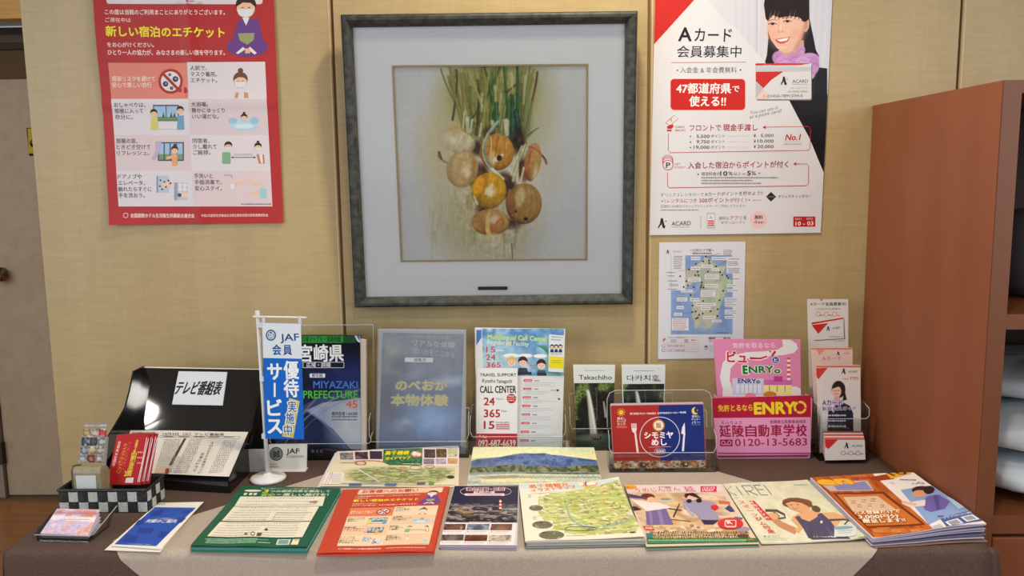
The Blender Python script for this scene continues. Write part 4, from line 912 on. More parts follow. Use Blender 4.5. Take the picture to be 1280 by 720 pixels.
S.line([(82, 410), (82, 464), (516, 464), (516, 400), (140, 400)], 2.6, (170, 70, 76)); S.text('フロントで現金手渡し', 142, 402, 366, 402, 20, (140, 50, 56)); S.rrect(174, 420, 246, 460, 4, (170, 176, 190)); S.rrect(340, 420, 390, 460, 4, (160, 160, 172)); S.text('No.1', 426, 430, 484, 430, 26, (176, 48, 52), .02, slant=.2)
for y, t in ((502, '全国約400店舗で使える'), (556, '入会金・年会費も無料')):
    S.rrect(70, y-16, 516, y+18, 12, (180, 96, 100)); S.rrect(73, y-13, 513, y+15, 10, (204, 208, 218)); S.text(t, 134, y, 350, y, 20, (80, 60, 70))
S.ring(88, 502, 20, 16, 4, RD); S.ring(88, 554, 20, 16, 4, RD); S.poly([(76, 440), (100, 400), (120, 420), (96, 450)], (190, 110, 112))
S.rect(632, 396, 892, 424, (110, 108, 118)); S.rect(714, 400, 812, 420, (208, 210, 218)); S.text('エリア', 644, 410, 704, 410, 16, (200, 200, 208)); S.text('検索', 836, 410, 876, 410, 18, (220, 220, 226)); S.greek(634, 444, 676, 12, (90, 86, 96), 8); S.rrect(584, 498, 622, 546, 4, (100, 98, 110)); S.rect(588, 520, 618, 540, (190, 192, 204)); S.line([(646, 480), (646, 575)], 2.4, (100, 98, 108)); S.block(654, 490, 684, 575, 4, (120, 116, 124), .4, 3)
S.done()

# ---- yellow sign half hidden on the hall door
S = Sheet('door_sign', [(33, 160), (50, 160), (52, 194), (36.5, 195)], upright(1.378), .002, (40, 42, 22), 'small yellow and black sign stuck on the hall door behind the wall edge', 'sign', gloss=False)
S.V(0, 0, 3.27); S.rect(113, 526, 180, 628, (196, 172, 60)); S.ell(136, 588, 13, 16, (30, 26, 22)); S.ell(136, 583, 6, 5, (210, 206, 200)); S.done()
# ================================================================ things on the table
def lay(name, quad, z, th, col, label, cat, group=None, **k):
    """a flat printed sheet or booklet whose top face is at height z"""
    return Sheet(name, quad, flat(z), th, col, label, cat, group, **k)
def pile(name, quad, zs, th, cols, labels, cat, group, jit=1.2, seed=1, curve=None, gloss=True):
    """the copies underneath, each a sheet of its own"""
    r = random.Random(seed)
    for i, z in enumerate(zs):
        dx, dy = r.uniform(-jit, jit), r.uniform(-jit, jit)*.3
        q = [(x+dx, y+dy) for x, y in quad]
        lay(name, [tuple(p) for p in q], z, th, cols[i % len(cols)], labels if isinstance(labels, str) else labels[i], cat, group, curve=curve, gloss=gloss)

def shiftq(q, dx, dy): return [(x+dx, y+dy) for x, y in q]
def project(P):
    d = np.asarray(P, float)-CAMPOS; z = d@_f
    return (640+CF*(d@_r)/z, 360-CF*(d@_u)/z)
def pile_under(S, name, n, th, gap, col, label, cat, group, jit=.0015, seed=1, curve=None, gloss=True, bot=None, rows=True):
    """n copies under sheet S, each th thick; corners taken from S, straight down"""
    r = random.Random(seed); out = []; ORD = ['second', 'third', 'fourth', 'fifth', 'sixth', 'seventh', 'eighth']
    zt = [p[2]-S.th_-gap for p in S.P]
    for i in range(n):
        dx, dy = r.uniform(-jit, jit), r.uniform(-jit, jit); rt = r.uniform(-.004, .004)
        c = sum(S.P)/4; q3 = []
        for p in S.P:
            v = p-c; q3.append(np.array([c[0]+v[0]-rt*v[1]+dx, c[1]+v[1]+rt*v[0]+dy, 0]))
        for p, z1 in zip(q3, zt): z0 = ZT+.0002+th; p[2] = z1 - (z1-z0)*(i/max(1, n-1))
        T = Sheet(name, [project(p) for p in q3], flat(.7), th, col[i % len(col)], label % (ORD[i] if i < n-1 else 'lowest'), cat, group, gloss=gloss, curve=curve, q3=q3)
        out.append(T)
    return out

# ---------------- green leaflets
gw = lambda a, b: .0005+.0007*np.sin(a*14+1)*b + .0005*np.sin(b*9)+.0012
S = lay('leaflet', [(303, 608), (426, 611), (383.5, 685), (238.3, 683.2)], .7115, .0005, (34, 88, 64), 'dark green leaflet with three white text boxes, top of its stack', 'leaflet', 'green leaflets in a stack', curve=gw); S.th_ = .0006
S.V(230, 590, 6)
GR1, CRM = (30, 92, 66), (222, 216, 200)
S.text('新しい旅のエチケットに取り組む皆さまへ', 585, 131, 1010, 134, 10, (206, 214, 190)); S.ell(520, 148, 66, 8, (220, 220, 204)); S.text('3', 600, 150, 640, 150, 26, (190, 200, 60), .03); S.text('つの感染対策を徹底して', 655, 152, 1098, 152, 17, (216, 220, 206), .02)
for x in (455, 495, 530): S.poly([(x, 165), (x+24, 165), (x+16, 182), (x-8, 182)], (214, 212, 190))
S.text('安心', 585, 178, 690, 178, 21, (190, 196, 60), .03); S.text('・', 700, 178, 735, 178, 18, (210, 214, 200), .02); S.text('楽しい旅行を!', 750, 178, 1085, 178, 20, (214, 218, 196), .03)
for q, rows in (([(425, 194), (1062, 193), (1040, 264), (380, 265)], 3), ([(375, 270), (1016, 268), (952, 377), (284, 376)], 6), ([(272, 385), (950, 384), (890, 503), (175, 496)], 6)):
    S.quadp(q, CRM)
    q = [np.array(p, float) for p in q]
    for i in range(rows):
        t = (i+.5)/rows; a = q[0]*(1-t)+q[3]*t; b = q[1]*(1-t)+q[2]*t; d = (b-a)/np.linalg.norm(b-a)
        if i < 2: S.greek(a[0]+60, a[1], b[0]-70, 9, (140, 150, 134), i+rows, gap=.9)
        else: S.greek(a[0]+30, a[1], a[0]+30+(b[0]-a[0])*.45, 7, (140, 146, 130), i+rows+3, gap=.5); S.greek(a[0]+(b[0]-a[0])*.55, a[1], b[0]-60, 6, (140, 146, 130), i+9)
S.text('3密', 945, 236, 1005, 236, 20, (150, 96, 60), .02); S.line([(700, 318), (675, 366)], 2, (120, 130, 120)); S.line([(700, 318), (965, 314), (945, 366)], 2, (120, 130, 120))
S.ell(470, 478, 14, 10, (120, 116, 108)); S.ring(522, 478, 14, 14, 5, (60, 60, 60)); S.poly([(556, 470), (594, 470), (580, 496), (548, 496)], (90, 80, 50)); S.rect(612, 438, 634, 454, (60, 62, 60))
for i in range(4): S.greek(180-i*6, 512+i*10, 560-i*5, 8, (140, 190, 160), i)
S.greek(560, 520, 640, 6, (140, 190, 160), 7); S.greek(560, 538, 655, 8, (160, 200, 176), 8)
S.poly([(708, 512), (806, 514), (792, 555), (694, 552)], (190, 204, 200)); S.poly([(720, 518), (790, 520), (780, 548), (708, 546)], (120, 150, 150)); S.poly([(822, 514), (870, 514), (856, 556), (804, 554)], (222, 216, 184)); S.rect(830, 518, 862, 528, (210, 170, 90)); S.text('詳', 160, 514, 172, 514, 9, (220, 220, 200)); S.done()
pile_under(S, 'leaflet', 5, .0013, .0002, [(54, 122, 100), (84, 150, 148), (90, 156, 156), (72, 140, 132)], 'green leaflet with only its edge showing, %s from the top of its stack', 'leaflet', 'green leaflets in a stack')

# ---------------- orange leaflets
ow = lambda a, b: .0004+.0006*np.sin(a*11)*b+.0010
S = lay('leaflet', [(428.7, 613), (561.7, 608.7), (541.5, 690), (396, 692.6)], .707, .0005, (184, 66, 42), 'orange red etiquette leaflet with cream cartoon cells, top of its stack', 'leaflet', 'orange leaflets in a stack', curve=ow); S.th_ = .0006
S.M = homog([(-70, -138), (1140, -138), (1205, 1400), (30, 1400)], S.unit)
etiquette(S, (184, 66, 42), (224, 202, 174), (214, 122, 80)); 
S.rrect(125, -110, 930, 20, 10, (236, 190, 166)); S.text('お客様へのお願い', 170, -45, 800, -45, 84, (168, 60, 42), .03); S.done()
pile_under(S, 'leaflet', 3, .0012, .0002, [(196, 72, 50), (196, 110, 92), (190, 76, 56)], 'orange red leaflet with only its edge showing, %s from the top of its stack', 'leaflet', 'orange leaflets in a stack', seed=4)

# ---------------- dark blue night view leaflets
S = lay('leaflet', [(568, 607), (649, 607.6), (645.8, 681.5), (549.5, 681)], .7095, .0006, (206, 196, 206), 'dark blue leaflet with a night seascape and lighthouse above six small photos', 'leaflet', 'night view leaflets in a stack'); S.th_ = .0006
S.V(540, 590, 6.54)
S.poly([(186, 114), (706, 117), (698, 414), (108, 411)], (34, 30, 58))
R = Ras(108, 258, 702, 414, .45, (26, 22, 30)); R.blot(16, 12, [(16, 14, 22), (44, 38, 44), (20, 18, 26), (150, 140, 140), (24, 20, 26)], 3); R.mix(np.clip(1-np.abs(R.Y-305)/34, 0, 1)*(fbm(R.h, R.w, 14, 10, 8) > .56), (200, 196, 200), .7); R.ell(240, 330, 70, 22, (190, 140, 80), .3, 40, .6); R.mix((fbm(R.h, R.w, 22, 10, 12) > .66)*1.0, (190, 186, 190), .5)
R.ell(400, 275, 320, 10, (120, 116, 130), 0, 14, .6)
S.ras(R, 'photo_print', [(152, 258), (700, 262), (698, 414), (108, 411)])
for i in range(4): S.rect(552, 238+i*17, 568, 247+i*17, (206, 60, 50)); S.rect(552, 247+i*17, 568, 255+i*17, (220, 214, 214))
S.poly([(548, 306), (572, 306), (566, 230), (560, 222), (554, 230)], (206, 70, 62), 'lighthouse_print')
for i in (0, 2, 4): S.rect(550, 236+i*14, 570, 247+i*14, (222, 216, 214), 'lighthouse_print')
S.ring(440, 160, 208, 46, 3, (220, 200, 206), a0=130, a1=230); S.ring(440, 160, 208, 46, 3, (220, 200, 206), a0=-50, a1=50)
S.otext('魅力発掘・延岡', 288, 140, 588, 140, 26, (120, 30, 70), (230, 206, 212), .06, .03); S.text('延岡の夜', 340, 166, 516, 166, 18, (226, 214, 220), .03); S.rrect(266, 176, 594, 194, 8, (236, 206, 214)); S.greek(290, 185, 570, 8, (190, 90, 120), 3); S.greek(304, 409, 486, 6, (210, 206, 206), 9)
cells = [[(103, 425, 278, 505), (292, 425, 472, 507), (486, 425, 658, 510)], [(80, 512, 262, 592), (272, 514, 456, 598), (470, 516, 654, 602)]]
cc = [[(120, 70, 56), (70, 40, 30), (200, 190, 180)], [(60, 70, 92), (150, 160, 180), (40, 46, 70)], [(150, 100, 80), (90, 60, 50), (120, 90, 90)], [(120, 110, 110), (60, 50, 50), (180, 176, 176)], [(70, 34, 26), (130, 70, 50), (60, 30, 24)], [(170, 160, 150), (200, 190, 180), (70, 60, 60)]]
S.poly([(104, 418), (690, 420), (668, 612), (56, 606)], (226, 220, 222))
for i in range(6):
    x0, y0, x1, y1 = cells[i//3][i % 3]; sk = -10; ym = y0+(y1-y0)*.62
    R = Ras(x0, y0, x1, ym, .2, cc[i][0]); R.blot(3, 5, cc[i], i+2); R.ell((x0+x1)/2, ym-14, 42, 26, cc[i][0], 0, 20, .8)
    S.ras(R, 'photo_print', [(x0, y0), (x1, y0), (x1+sk*.6, ym), (x0+sk, ym)]); S.rect(x0+sk+8, ym+8, x0+sk+18, ym+16, (190, 60, 60)); S.greek(x0+sk+26, ym+12, x1-30, 6, (150, 140, 146), i); S.greek(x0+sk+20, ym+24, x1-50, 4, (180, 170, 176), i)
    if i % 3: S.line([(x0-9, y0-2), (x0-18, y1+4)], 3, (190, 180, 186))
S.done()
pile_under(S, 'leaflet', 4, .0013, .0002, [(190, 176, 196), (176, 164, 188), (196, 184, 198)], 'pale lilac edged leaflet under the night view one, %s from the top', 'leaflet', 'night view leaflets in a stack', seed=6)

# ---------------- illustrated map booklets
mw = lambda a, b: .0012+0.010*np.clip((a-.65)/.35, 0, 1)**1.5*np.clip((.22-b)/.22, 0, 1)**1.3+.0016*np.sin(b*8)*a+.003*np.clip((a-.6)/.4, 0, 1)*np.clip((b-.7)/.3, 0, 1)
S = lay('map_booklet', [(648.4, 605), (773, 602), (806, 674), (656.8, 676.8)], .7155, .0008, (226, 222, 208), 'folded green illustrated sightseeing map with orange title, top of its stack', 'booklet', 'illustrated map booklets in a stack', curve=mw); S.th_ = .0009
S.V(640, 590, 6.544)
R = Ras(60, 90, 1090, 575, .42, (226, 222, 206))
tl = [(230, 205), (330, 190), (560, 160), (1090, 100), (1090, 200), (1090, 370), (1090, 480), (1030, 540), (560, 545), (300, 500), (200, 330)]
R.poly([(60, 60), (1100, 60), (1100, 105), (600, 150), (60, 130)], (196, 212, 220)); m = R.polym(tl); R.blot(16, 5, [(150, 164, 84), (204, 208, 140), (168, 182, 100), (190, 200, 130), (214, 216, 160)], 4, m)
for i in range(34):
    a_ = rng.uniform(230, 900); b_ = rng.uniform(170, 520); R.curve([(a_, b_), (a_+70, b_+rng.uniform(-16, 8)), (a_+190, b_+rng.uniform(-26, 6))], rng.uniform(4, 9), 2, rng.choice([(112, 140, 60), (140, 160, 70), (222, 218, 170), (120, 146, 90), (228, 228, 206), (160, 176, 90)]), .6, 3)
R.curve([(480, 260), (500, 330), (440, 430), (640, 480)], 14, 22, (130, 160, 176), .8, 6); R.curve([(640, 480), (860, 470), (1030, 410)], 16, 26, (140, 170, 160), .8, 8)
R.mix(m*(fbm(R.h, R.w, 40, 22, 5) > .68), (110, 90, 80), .5); R.mix(m*(fbm(R.h, R.w, 36, 18, 15) > .69), (196, 120, 96), .45); R.mix(m*(fbm(R.h, R.w, 34, 18, 25) > .66), (232, 228, 214), .6)
S.ras(R, 'map_print', [(62, 102), (871, 84), (1082, 546), (114, 566)])
S.otext('高千穂観光', 138, 125, 462, 108, 30, (214, 110, 50), (240, 226, 206), .05, .03); S.otext('イラストマップ', 155, 160, 520, 128, 26, (214, 100, 50), (240, 226, 206), .05, .03); S.ell(620, 108, 80, 20, (226, 150, 110)); S.ell(560, 106, 24, 14, (236, 226, 214)); S.ell(640, 104, 46, 14, (238, 230, 218)); S.poly([(596, 88), (606, 88), (606, 120), (596, 120)], (60, 60, 140)); S.poly([(580, 124), (650, 120), (616, 144)], (214, 176, 60))
for x, y, rx, ry in ((196, 300, 58, 24), (248, 438, 84, 33), (322, 524, 104, 37)):
    S.ell(x, y, rx+4, ry+3, (236, 232, 222)); R = Ras(x-rx, y-ry, x+rx, y+ry, .25, (90, 86, 60)); R.blot(4, 5, [(60, 56, 44), (120, 110, 90), (90, 100, 70), (180, 176, 170)], int(x)); mm = R.ellm(x, y, rx, ry); R.mix(1-mm, (236, 232, 222)); S.ras(R, 'photo_print')
for x, y in ((130, 192), (172, 372)): S.block(x, y-6, x+30, y+26, 3, (110, 120, 110), .5, int(x)); S.line([(x+30, y-8), (x+120, y-12)], 3, (150, 150, 140))
S.ell(985, 513, 28, 8, (90, 70, 40)); S.ring(560, 470, 130, 18, 5, (60, 60, 60)); S.ring(740, 420, 60, 22, 5, (90, 70, 66), a0=-110, a1=60); S.ring(850, 280, 36, 22, 5, (70, 80, 70), a0=-20, a1=190); S.greek(440, 530, 600, 8, (150, 140, 110), 4)
S.done()
pile_under(S, 'map_booklet', 5, .0019, .0002, [(206, 204, 196), (150, 152, 150), (196, 196, 190), (120, 134, 130), (188, 190, 186)], 'pale edged booklet under the illustrated green map, %s from the top', 'booklet', 'illustrated map booklets in a stack', seed=9, jit=.003, curve=lambda a, b: .0010+a*0)

# ---------------- town magazine with green foot band
S = lay('magazine', [(780.7, 607), (903, 605.5), (949, 680), (808, 683.5)], .708, .0010, (216, 196, 178), 'colourful town magazine showing two women at work with a green band at its foot', 'magazine', 'town magazines in a stack', curve=lambda a, b: .0008+.0006*np.sin(b*6)*(1-a)); S.th_ = .001
S.V(780, 595, 7.11)
R = Ras(0, 150, 1180, 520, .3, (206, 176, 140)); R.blot(4, 3, [(196, 156, 110), (214, 190, 150), (180, 142, 110), (220, 204, 180), (160, 130, 114)], 11)
S.ras(R, 'photo_print', [(20, 158), (880, 156), (1120, 520), (200, 520)])
W1 = 'photo_print'
S.poly([(30, 165), (170, 190), (180, 215), (40, 200)], (70, 66, 110), W1); S.poly([(60, 280), (110, 280), (160, 310), (90, 320)], (60, 36, 40), W1)
S.poly([(60, 215), (190, 235), (330, 250), (430, 290), (210, 325), (130, 270)], (222, 214, 220), W1); S.poly([(195, 325), (380, 300), (445, 440), (205, 440)], (112, 96, 150), W1); S.poly([(225, 322), (250, 320), (262, 440), (236, 440)], (136, 120, 172), W1); S.poly([(300, 312), (330, 308), (366, 440), (330, 440)], (136, 120, 172), W1)
S.ell(220, 195, 58, 30, (120, 62, 40), W1); S.ell(245, 222, 36, 26, (224, 180, 150), W1); S.ell(205, 185, 50, 18, (96, 46, 34), W1)
S.ell(375, 222, 76, 18, (196, 190, 180), W1); S.ell(375, 216, 50, 12, (150, 144, 136), W1); S.line([(500, 255), (445, 375)], 8, (40, 30, 30), W1, 14); S.line([(400, 300), (520, 316)], 8, (60, 46, 40), W1); S.line([(420, 395), (600, 412)], 6, (90, 80, 60), W1)
S.poly([(530, 235), (620, 215), (730, 230), (830, 260), (780, 290), (850, 380), (840, 410), (700, 400), (620, 330), (540, 300)], (150, 144, 178), W1); S.poly([(540, 250), (590, 320), (640, 360), (610, 365), (560, 310)], (172, 166, 196), W1); S.poly([(690, 400), (850, 404), (800, 440), (720, 440)], (50, 44, 70), W1)
S.ell(600, 185, 60, 26, (60, 40, 40), W1); S.ell(610, 205, 44, 26, (226, 182, 160), W1); S.ell(585, 235, 24, 18, (40, 28, 30), W1); S.ell(672, 232, 26, 18, (40, 28, 30), W1); S.poly([(540, 170), (620, 160), (700, 215), (650, 205), (590, 185)], (50, 34, 36), W1)
S.ell(810, 290, 34, 22, (206, 40, 40), W1); S.poly([(780, 298), (840, 296), (818, 320)], (206, 40, 40), W1); S.poly([(840, 225), (940, 235), (950, 262), (850, 258)], (190, 110, 70), W1); S.poly([(940, 262), (990, 325), (950, 330), (900, 300)], (60, 64, 120), W1); S.poly([(980, 370), (1060, 378), (1050, 400), (990, 390)], (90, 100, 160), W1); S.ell(1060, 480, 60, 22, (150, 140, 170), W1)
for i in range(26): x = 250+i*30+rng.uniform(-8, 8); S.ell(x, 475+rng.uniform(-32, 24), rng.uniform(16, 30), rng.uniform(8, 14), rng.choice([(226, 214, 196), (190, 150, 120), (214, 200, 190), (150, 120, 110), (222, 190, 150)]), W1, n=9)
S.poly([(8, 85), (870, 78), (878, 155), (30, 158)], (218, 202, 206)); S.ell(55, 105, 60, 22, (226, 176, 50)); S.text('はたらく', 20, 108, 110, 108, 24, (206, 80, 50), .02); S.otext('うめじんさん', 100, 138, 500, 120, 40, (196, 90, 100), (236, 214, 206), .05, .01); S.greek(310, 107, 425, 9, (130, 110, 130), 2)
S.text('延', 540, 125, 632, 122, 50, (196, 60, 100), .01); S.rect(684, 96, 825, 150, (200, 54, 84)); S.rect(700, 104, 806, 142, (232, 214, 220)); S.text('岡', 706, 123, 800, 123, 36, (200, 54, 84), .02)
S.poly([(165, 452), (250, 455), (280, 490), (195, 488)], (196, 50, 54)); S.text('特集', 190, 470, 256, 470, 20, (234, 210, 206), .02)
S.ell(950, 436, 112, 48, (204, 46, 46)); S.rrect(900, 406, 1002, 466, 12, (232, 214, 212)); S.rrect(908, 412, 994, 460, 10, (204, 46, 46)); S.text('R', 920, 428, 962, 428, 30, (236, 222, 220), .04); S.greek(915, 470, 1000, 8, (236, 200, 200), 3)
for i in range(3):
    S.greek(230+i*10, 510+i*24, 1100+i*10, 20, (84, 74, 40), i+3, gap=.35); S.greek(260+i*12, 512+i*24, 1080, 12, (214, 176, 70), i+13, gap=1.6)
S.poly([(195, 518), (255, 520), (265, 560), (205, 560)], (60, 120, 130)); S.ell(1060, 545, 50, 18, (90, 66, 46))
S.poly([(200, 566), (1180, 564), (1212, 594), (206, 612)], (44, 116, 66)); S.greek(215, 583, 1090, 9, (190, 214, 180), 5); S.greek(215, 600, 1080, 6, (140, 184, 140), 6); S.text('無料', 1100, 580, 1156, 579, 13, (220, 140, 60)); S.done()
pile_under(S, 'magazine', 2, .0022, .0002, [(52, 122, 78), (150, 160, 150)], 'town magazine showing only its edge under the top copy, %s in the pile', 'magazine', 'town magazines in a stack', seed=3)

# ---------------- magazine with the woman in a blue tank top
kw = lambda a, b: .0008+.0010*np.sin(a*6+b*3)+.0045*np.clip((a-.8)/.2, 0, 1)*np.clip((b-.6)/.4, 0, 1)
S = lay('magazine', [(903.5, 605.5), (1009, 599.8), (1089, 674.2), (951.6, 679.6)], .7055, .0020, (216, 214, 196), 'pale green magazine with a woman in a blue grey tank top on its cover', 'magazine', curve=kw)
S.V(900, 595, 6.4)
R = Ras(0, 30, 1215, 545, .3, (216, 214, 194)); R.blot(4, 6, [(222, 220, 204), (206, 208, 180), (220, 218, 200), (196, 204, 170)], 7); S.ras(R, 'photo_print', [(26, 66), (690, 36), (1200, 508), (334, 540)])
PH = 'photo_print'; SK = (214, 164, 122); SKd = (190, 136, 98); TK = (78, 74, 104)
S.poly([(790, 290), (900, 288), (1000, 330), (1030, 360), (960, 352), (930, 400), (1010, 440), (960, 430), (860, 380)], SK, PH); S.line([(860, 352), (980, 352), (1080, 360)], 18, (84, 76, 72), PH, 12); S.line([(985, 395), (1010, 368), (1075, 350)], 12, (84, 76, 72), PH)
S.line([(350, 272), (440, 270), (500, 300), (510, 325), (450, 336)], 22, (84, 74, 70), PH, 14); S.line([(410, 275), (460, 320)], 16, (110, 100, 92), PH)
S.line([(400, 320), (470, 380), (600, 440)], 44, SKd, PH, 52); S.ell(408, 320, 46, 30, SK, PH); S.line([(600, 440), (640, 400), (570, 330)], 50, SK, PH, 40)
S.poly([(640, 285), (770, 260), (800, 310), (830, 350), (700, 370), (600, 320), (560, 330), (600, 300)], SK, PH)
S.poly([(585, 325), (615, 312), (700, 350), (775, 300), (800, 296), (870, 360), (920, 430), (1040, 512), (730, 512), (690, 480), (650, 410)], TK, PH); S.poly([(620, 318), (700, 345), (772, 305), (760, 330), (700, 362), (640, 340)], SK, PH)
S.poly([(700, 380), (720, 480), (740, 500), (715, 440)], (64, 60, 88), PH); S.poly([(820, 380), (860, 460), (930, 510), (880, 500)], (96, 92, 124), PH); S.ell(798, 370, 10, 12, (214, 206, 220), PH); S.poly([(690, 478), (770, 484), (780, 500), (700, 500)], (70, 66, 96), PH)
S.ell(605, 212, 120, 40, (132, 88, 58), PH); S.poly([(510, 215), (560, 200), (640, 210), (700, 240), (700, 285), (650, 290), (600, 275), (545, 252)], SK, PH); S.ell(590, 240, 68, 30, SK, PH, .3); S.poly([(485, 220), (490, 190), (540, 172), (620, 172), (720, 215), (730, 240), (700, 245), (640, 212), (570, 196), (520, 205)], (120, 78, 52), PH)
S.ell(755, 262, 38, 24, (96, 78, 54), PH, .4); S.line([(545, 226), (562, 230)], 4, (70, 46, 40), PH); S.line([(598, 222), (618, 226)], 4, (70, 46, 40), PH); S.line([(565, 248), (590, 258), (606, 254)], 6, (190, 90, 84), PH); S.line([(572, 250), (598, 256)], 2.6, (236, 226, 220), PH)
S.rrect(905, 412, 1085, 496, 14, (206, 214, 214)); S.ell(975, 425, 80, 14, (120, 160, 186)); S.greek(930, 450, 1060, 7, (130, 130, 160), 2); S.greek(940, 466, 1040, 6, (150, 150, 170), 3); S.ell(1160, 495, 60, 26, (196, 210, 170))
S.line([(28, 92), (86, 160)], 6, (74, 116, 134), 'lettering'); S.line([(84, 86), (48, 122), (128, 158)], 5.5, (74, 116, 134), 'lettering'); S.line([(122, 86), (176, 158)], 6, (74, 116, 134), 'lettering')
S.line([(168, 84), (228, 157)], 6, (74, 116, 134), 'lettering'); S.line([(168, 84), (232, 82), (262, 104), (240, 124), (200, 124)], 5.5, (74, 116, 134), 'lettering'); S.line([(215, 124), (294, 155)], 5.5, (74, 116, 134), 'lettering')
S.line([(262, 80), (318, 153)], 6, (74, 116, 134), 'lettering'); S.line([(262, 80), (318, 78)], 5.5, (74, 116, 134), 'lettering'); S.line([(288, 112), (342, 110)], 5.5, (74, 116, 134), 'lettering'); S.line([(318, 153), (372, 150)], 5.5, (74, 116, 134), 'lettering'); S.line([(342, 74), (404, 150)], 6, (74, 116, 134), 'lettering')
S.text('キレイ', 100, 177, 280, 172, 6, (110, 120, 120))
S.quadp([(218, 200), (262, 199), (412, 348), (362, 350)], (204, 54, 58)); 
for i, ch in enumerate('延岡おすすめ'): S.text(ch, 226+i*24.5, 214+i*23.5, 258+i*24.5, 213+i*23.5, 19, (236, 214, 206), .02)
for i, ch in enumerate('スポーツジム特集'): x = 148+i*32; y = 211+i*33; S.text(ch, x, y, x+42+i*2, y-1, 26+i*.8, (206, 60, 60), .02)
S.text('夏までに!', 342, 484, 466, 480, 12, (90, 150, 176), .02); S.block(350, 490, 560, 520, 2, (150, 170, 150), .5, 3); S.otext('トレーニング特集', 740, 492, 920, 500, 12, (220, 222, 226), (70, 66, 96), .03, .03); S.greek(588, 70, 698, 10, (110, 160, 180), 4)
S.done()

# ---------------- stack of job magazines at the right end
jw = lambda a, b: .0012+.0035*np.sin(np.clip((a-.4)/.6, 0, 1)*3.1)*(.35+.65*b)+.0010*np.sin(b*7+a*3)
S = Sheet('magazine', [(1013, 597.5), (1142, 591.5), (1233, 655), (1091.4, 674)], ((-.085, 0, 1), .7165-.085*.6), .0012, (222, 220, 222), 'magazine with an orange and blue cover, top of the stack beside the cabinet', 'magazine', 'job magazines stacked beside the cabinet', curve=jw); S.th_ = .0012
S.V(1000, 580, 4.923)
OR = (176, 84, 34)
R = Ras(60, 60, 890, 460, .3, OR); R.blot(4, 8, [(186, 96, 40), (150, 66, 28), (196, 110, 50), (160, 76, 32)], 5); S.ras(R, 'photo_print', [(66, 84), (480, 66), (880, 440), (452, 458)])
S.poly([(470, 70), (700, 56), (1156, 372), (890, 436)], (224, 220, 222)); S.poly([(640, 165), (850, 130), (1110, 320), (900, 350), (820, 385), (760, 310)], (130, 160, 210), 'photo_print')
S.ell(760, 165, 56, 26, (60, 36, 34), 'photo_print'); S.ell(750, 190, 40, 24, (206, 150, 126), 'photo_print'); S.ell(800, 165, 30, 26, (48, 28, 30), 'photo_print')
S.poly([(800, 205), (860, 195), (925, 240), (905, 290), (830, 310), (790, 295), (770, 240)], (104, 96, 168), 'photo_print'); S.poly([(720, 240), (790, 230), (790, 270), (700, 275), (650, 250)], (222, 210, 214), 'photo_print'); S.line([(650, 240), (740, 262)], 16, (220, 176, 154), 'photo_print'); S.poly([(860, 165), (900, 160), (960, 200), (910, 205)], (150, 110, 130), 'photo_print'); S.poly([(900, 210), (960, 215), (1050, 270), (980, 290)], (170, 196, 226), 'photo_print'); S.poly([(830, 200), (850, 196), (880, 290), (860, 296)], (84, 76, 150), 'photo_print')
S.poly([(440, 92), (560, 70), (600, 100), (500, 112)], (150, 60, 26)); S.poly([(545, 66), (650, 32), (688, 66), (580, 100)], (224, 164, 52)); S.text('10', 570, 72, 652, 58, 26, (70, 50, 40), .03)
S.greek(630, 103, 720, 9, (90, 86, 96), 3); S.text('☆', 575, 125, 600, 122, 14, (206, 110, 50)); S.text('〜○', 700, 128, 760, 118, 20, (60, 70, 130), .03)
S.poly([(130, 128), (330, 108), (440, 108), (480, 165), (190, 172)], (190, 170, 176)); S.poly([(220, 140), (420, 112), (470, 160), (240, 166)], (130, 130, 176))
S.otext('en', 112, 112, 322, 104, 46, (236, 176, 44), (196, 110, 30), .03, .06); S.greek(340, 94, 440, 16, (150, 60, 40), 6)
S.poly([(205, 182), (540, 172), (800, 382), (420, 395)], (112, 52, 28)); S.poly([(232, 192), (530, 184), (770, 374), (420, 385)], (190, 108, 48)); S.poly([(275, 208), (500, 196), (620, 285), (330, 292)], (206, 178, 150))
for x, y in ((340, 235), (410, 228), (470, 222), (380, 258), (450, 252), (530, 258)): S.block(x-14, y-12, x+20, y+12, 2, (150, 96, 70), .5, x)
S.text('パ', 340, 300, 372, 300, 20, (240, 216, 180), .03); S.otext('ス登録だけで', 375, 300, 640, 292, 22, (240, 222, 190), (150, 60, 30), .04, .03); S.otext('3,000円分', 365, 328, 634, 324, 26, (244, 226, 200), (150, 60, 30), .04, .03); S.otext('贈呈します!!', 392, 356, 672, 352, 26, (244, 226, 200), (150, 60, 30), .04, .03)
for i in range(3): S.poly([(436+i*125, 402), (546+i*125, 400), (590+i*120, 430), (470+i*125, 434)], (190, 106, 46)); S.block(456+i*125, 406, 540+i*125, 428, 3, (222, 180, 130), .4, i)
S.quadp([(885, 352), (1060, 288), (1146, 350), (930, 404)], (70, 96, 160)); S.text('アプリでかんたん検索!', 905, 352, 1066, 300, 14, (222, 222, 232), .02)
for q in ([(915, 372), (985, 348), (1024, 378), (955, 402)], [(1000, 340), (1062, 318), (1106, 346), (1040, 368)]): S.poly(q, (222, 222, 228)); c = np.mean(q, 0); S.poly([tuple(c+(np.array(p)-c)*.7) for p in q], (150, 150, 166))
S.poly([(832, 396), (886, 382), (920, 408), (860, 424)], (180, 182, 190)); S.greek(870, 338, 905, 12, (80, 80, 90), 4); S.done()
